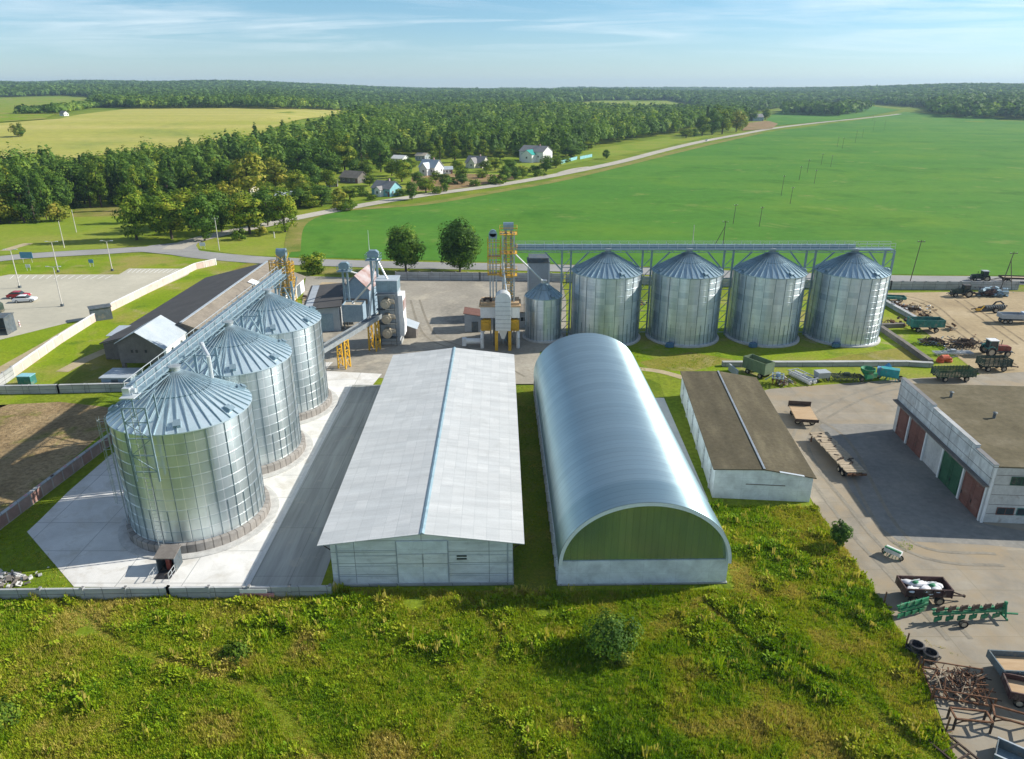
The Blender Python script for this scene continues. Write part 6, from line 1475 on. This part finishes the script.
# two free standing trees by the yard
H1 = Zp(405, 224, 176); W1 = 38 / F_PX * (176 * _cp + 14)
t = make_tree('broadleaf_tree', 'round dark green tree by the road, farther from the yellow tower', 'tree', H1, W1, 'round', M['leafdark'], 21, 9500, 90, .5, 'two round trees by the road'); t.location = (*G(406, 272), 0)
t = make_tree('broadleaf_tree', 'round dark green tree by the road, the one closer to the yellow tower', 'tree', Zp(460, 220, 176), 44 / F_PX * (176 * _cp + 14), 'round', M['leafdark'], 22, 10000, 96, .5, 'two round trees by the road'); t.location = (*G(460, 272), 0); t.rotation_euler.z = 1
t = make_tree('round_bush', 'big round bush at the roadside beyond the white warehouse wall', 'bush', 5.6, 6.4, 'bush', M['leaf'], 23, 2600, 36, .4); t.location = (*G(314, 274), 0)
# tree kinds (each used for the first time where it is first placed)
proto('tallA', 'broadleaf_tree', 'tall leafy tree in the roadside row', 'tree', 17, 9.5, 'tall', M['leaf'], 31, 3600, 60, .62)
proto('tallB', 'broadleaf_tree', 'leafy tree', 'tree', 14, 9, 'round', M['leaf'], 32, 3400, 54, .62)
proto('tallC', 'broadleaf_tree', 'leafy tree', 'tree', 12, 9, 'round', M['leafdark'], 33, 3000, 50, .62)
proto('yellow', 'broadleaf_tree', 'yellowing tree', 'tree', 13, 10, 'round', M['leafyellow'], 34, 2200, 40, .75)
proto('birch', 'birch_tree', 'slender birch', 'tree', 17, 6.5, 'birch', M['leaf'], 35, 2200, 44, .55)
proto('spruce', 'spruce_tree', 'dark spruce', 'tree', 18, 6.5, 'conifer', M['conifer'], 36, 2600, 80, .55)
proto('alder', 'alder_tree', 'dark cone shaped alder', 'tree', 17, 8, 'tall', M['leafdark'], 39, 3400, 58, .62)
proto('bush', 'garden_bush', 'bush', 'bush', 3.4, 4.6, 'bush', M['leaf'], 37, 700, 18, .45)
proto('bushy', 'garden_bush', 'yellow green bush', 'bush', 4.2, 5.4, 'bush', M['leafyellow'], 38, 800, 18, .5)
def tree_at(key, px, hpx, wpx, label, group):
    o, used, g = TR[key]; b = GT(*px); D = b[1] * _cp + 15
    base = {'alder': (17, 8), 'tallA': (17, 9.5), 'tallB': (14, 9), 'tallC': (12, 9), 'yellow': (13, 10), 'birch': (17, 6.5), 'spruce': (18, 6.5), 'bush': (3.4, 4.6), 'bushy': (4.2, 5.4)}[key]
    h = hpx / F_PX * D * 1.04; w = wpx / F_PX * D
    return place(o, used, b[0], b[1], hz(*b), w / base[1], h / base[0], random.uniform(0, 6.28), label, group)
ROW = 'trees beside the road junction'
for key, px, hp, wp, lb in (('tallA', (137, 240), 58, 33, 'tallest tree of the roadside group, at its meadow end with a long shadow'), ('tallB', (172, 239), 44, 38, 'broad leafy tree right beside the tallest roadside tree'), ('tallC', (205, 241), 46, 36, 'dark broad tree in the roadside group, left of the house hidden there'),
        ('tallB', (250, 234), 42, 36, 'leafy roadside tree standing before the low light roofed shed'), ('tallA', (285, 232), 44, 30, 'narrow leafy tree at the start of the branch road, nearest the crop field')):
    tree_at(key, px, hp, wp, lb, ROW)
for key, px, hp, wp in (('tallC', (156, 232), 36, 26), ('tallB', (190, 228), 40, 30), ('tallC', (222, 232), 40, 28), ('yellow', (232, 222), 38, 30), ('birch', (160, 222), 46, 20), ('tallB', (214, 218), 34, 30), ('tallC', (268, 226), 36, 26), ('yellow', (198, 224), 30, 24), ('bush', (240, 240), 12, 18), ('tallB', (178, 226), 34, 28), ('bushy', (262, 236), 10, 14)):
    tree_at(key, px, hp, wp, {'tallC': 'dark leafy tree packed behind the roadside row', 'tallB': 'mid green leafy tree packed behind the roadside row', 'yellow': 'yellowing tree packed behind the roadside row', 'birch': 'slim birch rising behind the roadside row', 'bush': 'bush under the dark roadside trees', 'bushy': 'small yellow green bush by the roadside trees'}[key], ROW)
VG = 'trees round the village gardens'
VL = {'tallA': 'tall green tree among the village gardens', 'tallB': 'round green tree among the village gardens', 'tallC': 'dark round tree among the village gardens', 'yellow': 'yellowing tree among the village gardens', 'birch': 'slim birch among the village gardens', 'spruce': 'pointed spruce among the village gardens', 'bush': 'green bush in a village garden', 'bushy': 'yellow green bush in a village garden'}
SP = [('yellow', (250, 198), 42, 40), ('yellow', (276, 190), 30, 30), ('tallC', (228, 196), 34, 34), ('tallC', (300, 180), 38, 30), ('tallC', (322, 178), 34, 28), ('tallB', (345, 172), 30, 26), ('tallA', (338, 172), 40, 18), ('birch', (350, 172), 38, 14), ('tallC', (381, 172), 30, 24), ('tallC', (378, 164), 26, 24), ('tallB', (402, 182), 22, 22), ('tallB', (392, 176), 16, 18), ('tallC', (405, 178), 18, 16), ('bush', (318, 196), 12, 18), ('tallB', (306, 204), 22, 26), ('tallC', (322, 206), 20, 24), ('bushy', (338, 203), 14, 22), ('tallB', (350, 200), 14, 20), ('bush', (362, 196), 10, 16), ('yellow', (306, 198), 18, 22), ('bush', (293, 208), 14, 20), ('tallB', (330, 188), 18, 18), ('tallC', (412, 200), 18, 13), ('tallB', (426, 193), 16, 20), ('bush', (444, 192), 10, 10), ('bush', (436, 194), 8, 12), ('tallC', (445, 187), 13, 14), ('bush', (462, 178), 10, 16), ('tallB', (458, 172), 12, 16), ('bush', (482, 178), 8, 14), ('tallC', (505, 182), 16, 14), ('tallC', (515, 180), 13, 13), ('bush', (498, 184), 10, 24), ('tallB', (523, 178), 10, 12), ('tallB', (495, 170), 12, 16), ('bush', (510, 168), 9, 12), ('tallC', (546, 172), 16, 14), ('tallB', (556, 168), 11, 16), ('bush', (562, 162), 6, 22), ('tallC', (571, 157), 11, 26), ('tallB', (588, 150), 9, 14), ('tallC', (606, 159), 9, 8), ('bush', (486, 166), 9, 14), ('birch', (455, 163), 30, 14), ('birch', (440, 162), 26, 12), ('tallB', (410, 170), 12, 16), ('bushy', (432, 172), 6, 10), ('spruce', (362, 166), 28, 11), ('tallA', (430, 160), 18, 16), ('birch', (470, 162), 22, 12), ('tallC', (520, 160), 14, 18), ('tallB', (500, 160), 12, 16), ('bush', (534, 172), 7, 16), ('bushy', (522, 172), 6, 12), ('bush', (350, 208), 9, 18), ('bushy', (338, 210), 8, 14), ('bush', (372, 200), 6, 12), ('tallB', (268, 204), 22, 24), ('tallC', (258, 212), 20, 24), ('bushy', (288, 214), 12, 18), ('tallB', (240, 214), 22, 26), ('tallC', (312, 190), 26, 24), ('tallB', (298, 194), 24, 24), ('tallC', (333, 178), 24, 20), ('tallB', (318, 186), 20, 22), ('tallA', (326, 172), 34, 18), ('tallC', (356, 178), 18, 18), ('tallB', (366, 178), 18, 18), ('tallC', (300, 207), 18, 22), ('tallB', (312, 208), 14, 20), ('bush', (345, 211), 9, 18), ('tallB', (370, 186), 12, 16), ('tallC', (392, 190), 12, 14), ('bush', (400, 196), 8, 16), ('tallC', (418, 184), 12, 14), ('tallB', (436, 182), 11, 13), ('bush', (452, 184), 7, 16), ('tallC', (462, 184), 9, 13), ('bush', (474, 186), 7, 14), ('tallB', (486, 172), 12, 14), ('tallC', (510, 172), 12, 14), ('bush', (540, 176), 7, 16), ('tallB', (552, 160), 10, 14), ('birch', (484, 160), 20, 11), ('tallB', (566, 156), 10, 14), ('tallC', (580, 153), 9, 16)]
for key, px, hp, wp in SP: tree_at(key, px, hp, wp, VL[key], VG)
RG = 'clump of trees at the bend of the branch road'
for key, px, hp, wp in (('tallB', (702, 136), 20, 18), ('tallC', (712, 135), 24, 18), ('tallB', (722, 134), 24, 20), ('yellow', (736, 132), 20, 18), ('tallC', (728, 131), 22, 18), ('tallA', (716, 130), 24, 14), ('spruce', (706, 131), 22, 10), ('tallB', (742, 130), 18, 12), ('tallC', (752, 121), 12, 12), ('tallB', (765, 120), 11, 12), ('tallB', (686, 138), 9, 14), ('tallC', (694, 137), 8, 9)):
    tree_at(key, px, hp, wp, {'tallB': 'mid green tree in the clump at the road bend', 'tallC': 'dark tree in the clump at the road bend', 'yellow': 'yellowing tree in the clump at the road bend', 'tallA': 'taller slim tree in the clump at the road bend', 'spruce': 'pointed spruce in the clump at the road bend'}[key], RG)
BG = 'trees along the front of the left wood'
BL = {'alder': 'dark cone shaped alder at the front of the left wood', 'tallA': 'tall green tree at the front of the left wood', 'tallB': 'round green tree at the front of the left wood', 'tallC': 'dark round tree at the front of the left wood', 'birch': 'slim birch at the front of the left wood', 'spruce': 'dark spruce at the front of the left wood'}
tree_at('yellow', (10, 223), 36, 30, 'yellow brown rounded tree at the left end of the wood edge', BG)
tree_at('bushy', (60, 221), 18, 26, 'yellow brown rounded bush at the wood edge behind the pale poles', BG)
tree_at('bushy', (19, 137), 13, 15, 'lone dark bush clump on the stubble field', None); tree_at('tallC', (21, 137), 11, 10, 'lone small dark tree on the stubble field', None)
rr = random.Random(14); front = [(-40, 226), (0, 224), (45, 221), (72, 210), (120, 204), (150, 212), (200, 200), (232, 190)]
NB = 0
for row in range(5):
    for k in range(27):
        s = (k + rr.uniform(-.3, .3) + .5 * (row % 2)) / 27 * (len(front) - 1); i = int(max(0, min(len(front) - 2, s))); f = s - i
        x = front[i][0] + (front[i + 1][0] - front[i][0]) * f; y = front[i][1] + (front[i + 1][1] - front[i][1]) * f - row * 5.2 + rr.uniform(-1.5, 1.5)
        if inpoly(x, y, [(128, 230), (150, 206), (300, 195), (300, 230)]): continue
        key = rr.choice(['alder', 'alder', 'alder', 'alder', 'tallC', 'birch', 'tallA', 'spruce'])
        b = GT(x, y); D = b[1] * _cp + 15; h = rr.uniform(12, 16.5); w = rr.uniform(6.4, 8.6) if key not in ('birch', 'spruce') else rr.uniform(4.5, 6)
        tree_at(key, (x, y), h * F_PX / D, w * F_PX / D, BL[key], BG); NB += 1
# ------------------------------------------------------------------ bushes in the meadow
def bush_at(label, px, h, w, mat, seed, n=1600, ls=.22, kind='bush', name='wild_bush'):
    t = make_tree(name, label, 'bush', h, w, kind, M[mat], seed, n, 54, ls); t.location = (*G(*px), 0); return t
bush_at('big grey green bush in the meadow below the arched hangar', (612, 652), 3.5, 4.6, 'leafdark', 51, 5200, .2)
bush_at('dark upright shrub at the meadow edge beside the yard shadow', (838, 548), 3.3, 2.0, 'leafdark', 52, 2600, .2, 'round')
bush_at('leafy bush cut by the left edge of the meadow', (2, 722), 1.2, 3.0, 'leaf', 53, 2000)
bush_at('low spreading bush in the meadow below the lane end', (238, 655), .9, 2.6, 'leaf', 54, 1600)
bush_at('brown tipped weed clump below the big meadow bush', (625, 664), 1.0, 1.2, 'leafyellow', 55, 700)
# ------------------------------------------------------------------ far woods: one mass of leaf clumps
W_LEFT = [(-80, 205), (0, 203), (45, 200), (75, 190), (118, 186), (150, 196), (200, 185), (230, 178), (255, 178), (300, 172), (330, 166), (350, 160), (350, 142), (330, 144), (290, 152), (250, 158), (220, 165), (170, 173), (100, 182), (60, 187), (0, 189), (-80, 190)]
W_MID = [(300, 176), (335, 164), (350, 162), (380, 160), (420, 157), (480, 159), (520, 156), (560, 157), (590, 150), (612, 145), (650, 138), (690, 132), (700, 128), (735, 127), (745, 121), (750, 112), (690, 111), (640, 113), (560, 112), (440, 106), (365, 118), (352, 126), (330, 136), (300, 144), (262, 152), (232, 162)]
W_CLUMP = [(785, 115), (840, 116.5), (866, 112), (868, 109), (840, 106), (800, 108), (783, 111)]
W_EDGE = [(928, 112), (945, 117), (1024, 120), (1100, 121), (1600, 128), (1600, 90), (1024, 97), (960, 100), (935, 104)]
W_HEDGE = [(22, 117), (50, 115), (95, 108), (130, 107), (128, 104), (92, 105), (50, 111), (20, 114)]
NOFAR = [[(-400, 105), (0, 97.5), (60, 95.5), (95, 97.5), (92, 106), (45, 121), (-400, 140)], [(550, 105), (600, 100.5), (668, 100.5), (694, 105), (704, 113), (560, 113)], [(-400, 170), (-400, 131), (0, 125), (60, 120), (135, 109.5), (240, 108.5), (345, 111), (350, 118), (260, 136), (0, 152)],
         [(745, 131), (772, 116), (786, 108.5), (830, 104), (872, 105), (925, 113), (940, 119), (1600, 130), (1600, 300), (400, 300)], [(590, 160), (700, 132), (745, 132), (700, 160)]]
def forest():
    rng = np.random.default_rng(77); XY = []; SZ = []
    def fill(D0, D1, spf, polys, nots=(), q=(-.95, .95), hh=(11, 19), dens=1.0):
        D = D0
        while D < D1:
            sp = spf(D); n = int((q[1] - q[0]) * D / sp); xs = (np.arange(n) + rng.uniform(-.4, .4, n)) * sp + q[0] * D
            ys = D + rng.uniform(-.45, .45, n) * sp; zs = height(xs, ys); px, py = to_px(xs, ys, zs)
            ok = np.zeros(n, bool)
            for P in polys: ok |= inpoly(px, py, P)
            for P in nots: ok &= ~inpoly(px, py, P)
            ok &= (px > -160) & (px < 1190)
            for x, y, z in zip(xs[ok], ys[ok], zs[ok]):
                XY.append((x, y, z)); hgt = rng.uniform(*hh); SZ.append((max(sp * 1.25, 6), hgt))
            D += sp * .88
    fill(285, 1300, lambda D: 6.4 + D / 280, [W_LEFT, W_MID])
    fill(900, 1500, lambda D: 9 + D / 200, [W_CLUMP], hh=(14, 20))
    fill(850, 1700, lambda D: 10 + D / 200, [W_EDGE], hh=(12, 20))
    fill(800, 1700, lambda D: 12, [W_HEDGE], hh=(4, 9))
    big = [(-400, 60), (1600, 60), (1600, 113), (940, 113), (925, 108), (870, 104), (786, 107), (760, 112), (690, 112), (345, 111), (240, 108.3), (135, 109), (92, 107), (-400, 112)]
    fill(1000, 5200, lambda D: max(10, D / 118), [big], NOFAR, hh=(10, 15))
    XY = np.array(XY); SZ = np.array(SZ); D = XY[:, 1]; T = len(XY)
    cnt = np.where(D < 420, 280, np.where(D < 700, 170, np.where(D < 1100, 90, np.where(D < 1800, 48, 28))))
    idx = np.repeat(np.arange(T), cnt); n = len(idx)
    d = rng.normal(size=(n, 3)); d[:, 2] = np.abs(d[:, 2]) * 1.0 - .35; d /= np.linalg.norm(d, axis=1, keepdims=True)
    kind = rng.random(T); con = (kind < .28)[idx]; w = SZ[idx, 0] / 2; h = SZ[idx, 1]
    lob = 1 + .28 * np.sin(d[:, 0] * 5 + idx * 1.7) * np.cos(d[:, 1] * 6 + idx * 2.3)
    rad = rng.uniform(.72, 1.05, n) * lob
    zc = .55 + .45 * d[:, 2] * rad; taper = np.where(con, np.clip(1.25 - zc * 1.05, .08, 1), 1.0)
    P = np.stack([XY[idx, 0] + d[:, 0] * w * rad * taper, XY[idx, 1] + d[:, 1] * w * rad * taper, XY[idx, 2] + h * np.clip(zc, .05, 1.1)], 1)
    size = w * np.where(cnt[idx] > 200, .30, np.where(cnt[idx] > 100, .36, np.where(cnt[idx] > 60, .46, np.where(cnt[idx] > 40, .66, .9)))) * rng.uniform(.6, 1.4, n)
    nr = d + rng.normal(size=(n, 3)) * .26 + np.array([0, 0, .2])
    V = leaf_quads(P, nr, size, rng)
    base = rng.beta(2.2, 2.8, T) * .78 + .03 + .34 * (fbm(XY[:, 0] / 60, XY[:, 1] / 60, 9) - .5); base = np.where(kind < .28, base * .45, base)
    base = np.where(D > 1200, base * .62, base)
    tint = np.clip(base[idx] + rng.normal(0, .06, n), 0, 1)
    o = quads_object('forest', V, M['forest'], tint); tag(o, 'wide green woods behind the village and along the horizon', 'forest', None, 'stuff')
    print('FOREST', T, n)
forest()
TRACKS = [[(470, 600), (500, 640), (482, 680), (440, 740), (425, 775)], [(60, 605), (130, 650), (260, 690), (330, 770)], [(700, 600), (760, 650), (850, 690), (930, 760)]]
# ------------------------------------------------------------------ meadow weeds and grass
def blades(name, polys, nots, dens, hr, label, seed, dark=1.0, wide=.05, per=8, tall=None, bare=()):
    rng = np.random.default_rng(seed); Ps = [[G(*p) for p in q] for q in polys]; Ns = [[G(*p) for p in q] for q in nots]
    allx = [p[0] for q in Ps for p in q]; ally = [p[1] for q in Ps for p in q]
    x0, x1, y0, y1 = min(allx), max(allx), min(ally), max(ally); n = int((x1 - x0) * (y1 - y0) * dens)
    x = rng.uniform(x0, x1, n); y = rng.uniform(y0, y1, n); ok = np.zeros(n, bool)
    for q in Ps: ok |= inpoly(x, y, q)
    for q in Ns: ok &= ~inpoly(x, y, q)
    a = fbm(x / 2.6, y / 2.6, 31, 4); b = fbm(x / 7.5, y / 7.5, 47, 3); c = fbm(x / .9, y / .9, 53, 2)
    for (bx, by, br) in bare:
        ok &= ((x - bx) ** 2 + ((y - by) * 1.4) ** 2) > (br * (.6 + .8 * c)) ** 2
    x, y, a, b, c = x[ok], y[ok], a[ok], b[ok], c[ok]; n = len(x)
    hgt = (hr[0] + (hr[1] - hr[0]) * np.clip((a - .3) * 2.2, 0, 1)) * rng.uniform(.65, 1.3, n)
    if tall is not None: hgt = hgt * np.where(a * .6 + c * .4 > .64, tall, 1)
    e = fbm(x / 4.2 + 9, y / 3.0, 71, 3); t = .56 + (b - .5) * .75 + (c - .5) * .4 + np.clip(e - .55, 0, 1) * 2.1
    t = t + rng.normal(0, .07, n)
    forb = (a * .5 + c * .3 + .25 * (vnoise(x / 9, y / 7, 33) - .5) + .2 * vnoise(x / .5, y / .5, 35) + rng.normal(0, .05, n)) > (.60 if tall is not None else .9)
    t = np.where(forb, t * (.66 + .3 * vnoise(x / 5, y / 5, 91)), t + .05)
    if tall is not None:
        for pts in TRACKS:
            q = np.array([G(*p) for p in pts]); dm = np.full(n, 99.0)
            for p0, p1 in zip(q[:-1], q[1:]):
                dv = p1 - p0; u = np.clip(((x - p0[0]) * dv[0] + (y - p0[1]) * dv[1]) / (dv @ dv), 0, 1); dm = np.minimum(dm, np.hypot(x - p0[0] - u * dv[0], y - p0[1] - u * dv[1]))
            on = dm < (.28 + .35 * vnoise(x * .8, y * .8, 12)); hgt = np.where(on, hgt * .35, hgt); t = np.where(on, t + .2, t)
    stalk = rng.random(n) < (.022 if tall is not None else 0); hgt = np.where(stalk, hgt * rng.uniform(1.2, 2.2, n) + .15, hgt); t = np.where(stalk, rng.choice([.5, .8, .92, .97], n) + rng.normal(0, .05, n), t)
    idx = np.repeat(np.arange(n), per); m = len(idx)
    ang = rng.uniform(0, 6.283, m); fb = forb[idx]; sk = stalk[idx]
    ln = rng.uniform(.4, 1.05, m) * hgt[idx] * np.where(fb, .75, 1.0); lean = rng.uniform(.05, .9, m) * hgt[idx] * np.where(sk, .2, np.where(fb, .9, .6))
    spd = np.where(fb, .13, .08)
    bx = x[idx] + rng.normal(0, 1, m) * spd; by = y[idx] + rng.normal(0, 1, m) * spd; dx, dy = np.cos(ang), np.sin(ang)
    wd = wide * rng.uniform(.5, 1.4, m) * np.where(fb, 1.5, np.where(sk, .6, .72))
    z0 = rng.uniform(0, .3, m) * hgt[idx] * fb
    V = np.zeros((m, 4, 3)); px, py = -dy, dx; tp = np.where(fb, .8, .35)
    V[:, 0] = np.stack([bx - px * wd * .5, by - py * wd * .5, z0], 1); V[:, 1] = np.stack([bx + px * wd * .5, by + py * wd * .5, z0], 1)
    V[:, 2] = np.stack([bx + dx * lean + px * wd * tp, by + dy * lean + py * wd * tp, z0 + ln], 1); V[:, 3] = np.stack([bx + dx * lean * .9 - px * wd * tp, by + dy * lean * .9 - py * wd * tp, z0 + ln * .92], 1)
    tint = np.clip(t[idx] + rng.normal(0, .06, m), 0, 1)
    o = quads_object(name, V, M['weeds'], tint); tag(o, label, 'weeds' if 'weed' in name else 'grass', None, 'stuff'); print(name, m)
MEADOW = [(-70, 601), (335, 597.5), (335, 590), (530, 592), (735, 590), (722, 545), (706, 506), (815, 508), (852, 560), (882, 604), (905, 640), (922, 668), (946, 742), (970, 790), (970, 830), (-70, 830)]
b1 = [(*G(85, 632), .7), (*G(415, 604), 1.3), (*G(545, 612), .9), (*G(222, 628), .45), (*G(655, 690), .4), (*G(545, 598), .7), (*G(70, 645), .3), (*G(480, 700), .3)]
blades('meadow_weeds', [MEADOW], [], 60, (.16, .5), 'rough meadow of mixed weeds and grass in front of the halls', 5, wide=.055, per=8, tall=1.35, bare=b1)
blades('yard_tufts', [[(893, 543), (905, 540), (918, 548), (905, 552)], [(880, 668), (884, 668), (897, 704), (893, 706)], [(845, 560), (850, 556), (960, 745), (954, 750)], [(925, 640), (960, 655), (960, 658), (925, 645)]], [], 14, (.06, .2), 'dry weed tufts growing in the joints of the slab yard', 9, wide=.05, per=5)
blades('strip_grass', [[(515, 386), (538, 386), (556, 590), (514, 590)], [(605, 372), (640, 376), (652, 392), (692, 503), (735, 590), (700, 540)], [(0, 600), (0, 520), (68, 492), (27, 532), (74, 588), (74, 598)], [(566, 350), (566, 345), (720, 352), (720, 368), (640, 371)]], [], 16, (.05, .16), 'short rough grass in the strips between the halls', 6, wide=.05, per=4)
# ------------------------------------------------------------------ sky, sun, air, camera
SUN_AZ, SUN_EL = 13.0, 31.0                                # degrees from +x towards +y, above the horizon
w = bpy.data.worlds.new('World'); SC.world = w; w.use_nodes = True; nt = w.node_tree; N = NT(nt)
bg = nt.nodes['Background']; sky = N.n('ShaderNodeTexSky', sky_type='NISHITA'); sky.sun_disc = False
sky.sun_elevation = R(SUN_EL); sky.sun_rotation = R(90 - SUN_AZ); sky.air_density = 1.0; sky.dust_density = .1; sky.ozone_density = 1.2; sky.altitude = 100
tc = N.n('ShaderNodeTexCoord'); sep = N.n('ShaderNodeSeparateXYZ'); N.l(tc.outputs['Generated'], sep.inputs[0])
# thin cirrus: direction projected on a high flat layer
zz = N.n('ShaderNodeMath', operation='MAXIMUM'); N.l(sep.outputs[2], zz.inputs[0]); zz.inputs[1].default_value = .012
za = N.n('ShaderNodeMath', operation='ADD'); N.l(zz.outputs[0], za.inputs[0]); za.inputs[1].default_value = .06
dv = [N.n('ShaderNodeMath', operation='DIVIDE') for _ in range(2)]
for k in range(2): N.l(sep.outputs[k], dv[k].inputs[0]); N.l(za.outputs[0], dv[k].inputs[1])
cb = N.n('ShaderNodeCombineXYZ'); N.l(dv[0].outputs[0], cb.inputs[0]); N.l(dv[1].outputs[0], cb.inputs[1])
mp = N.n('ShaderNodeMapping'); mp.inputs['Location'].default_value = (3.1, 1.7, 0); mp.inputs['Rotation'].default_value = (0, 0, R(7)); mp.inputs['Scale'].default_value = (.42, .95, 1); N.l(cb.outputs[0], mp.inputs[0])
c1 = N.ramp(N.noise(mp.outputs[0], .8, 8, .62, 1.1), [(.42, (0, 0, 0)), (.62, (1, 1, 1))])
c2 = N.ramp(N.noise(cb.outputs[0], .34, 4, .55, .4), [(.36, (0, 0, 0)), (.60, (1, 1, 1))])
cm = N.mix(c1, c2, 1.0, 'MULTIPLY')
fc = N.n('ShaderNodeMath', operation='MULTIPLY'); fade = N.ramp(zz.outputs[0], [(.025, (0, 0, 0)), (.075, (1, 1, 1))]); N.l(N.mix(cm, fade, 1.0, 'MULTIPLY'), fc.inputs[0]); fc.inputs[1].default_value = .5
grad = N.ramp(zz.outputs[0], [(.0, (.78, 1.0, 1.40)), (.10, (.70, 1.0, 1.25)), (.5, (.90, 1.0, 1.06))])
tint = N.mix(sky.outputs[0], grad, 1.0, 'MULTIPLY')
col = N.mix(tint, (11.5, 12.0, 12.2), fc.outputs[0])
N.l(col, bg.inputs['Color']); bg.inputs['Strength'].default_value = .075
ld = bpy.data.lights.new('sun', 'SUN'); ld.energy = 5.0; ld.angle = R(.53); ld.color = (1, .94, .84)
so = bpy.data.objects.new('sun', ld); COL.objects.link(so)
az, el = R(SUN_AZ), R(SUN_EL); sd = Vector((math.cos(az) * math.cos(el), math.sin(az) * math.cos(el), math.sin(el)))
so.rotation_euler = (-sd).to_track_quat('-Z', 'Y').to_euler(); so.location = (200, 60, 150)
if HAZE:
    m = bpy.data.materials.new('haze_air'); m.use_nodes = True; nt = m.node_tree; nt.nodes.remove(nt.nodes['Principled BSDF'])
    pv = nt.nodes.new('ShaderNodeVolumePrincipled'); pv.inputs['Color'].default_value = (.55, .76, 1.0, 1); pv.inputs['Density'].default_value = HAZE; pv.inputs['Anisotropy'].default_value = .15
    nt.links.new(pv.outputs[0], nt.nodes['Material Output'].inputs['Volume'])
    o = MB().bx(-9500, 9500, -9500, 9500, -14, 128).build('haze', m); tag(o, kind='stuff'); o['label'] = 'thin pale blue summer haze over the far woods'; o['category'] = 'haze'
cd = bpy.data.cameras.new('camera'); cam = bpy.data.objects.new('camera', cd); COL.objects.link(cam)
cam.location = (0, 0, CAM_H); cam.rotation_euler = (math.pi / 2 - PITCH, 0, 0)
cd.sensor_fit = 'HORIZONTAL'; cd.sensor_width = 36; cd.lens = 36 * F_PX / 1024; cd.clip_start = .5; cd.clip_end = 30000
SC.camera = cam
vs = SC.view_settings; vs.view_transform = 'Standard'; vs.look = 'None'; vs.gamma = 1; vs.exposure = EXPOSURE; vs.use_curve_mapping = False
SC.display_settings.display_device = 'sRGB'
SC.cycles.use_denoising = True; SC.cycles.max_bounces = 6; SC.cycles.diffuse_bounces = 3; SC.cycles.glossy_bounces = 3; SC.cycles.transmission_bounces = 2; SC.cycles.volume_bounces = 0
SC.cycles.use_adaptive_sampling = True; SC.cycles.adaptive_threshold = .015
SC.render.film_transparent = False
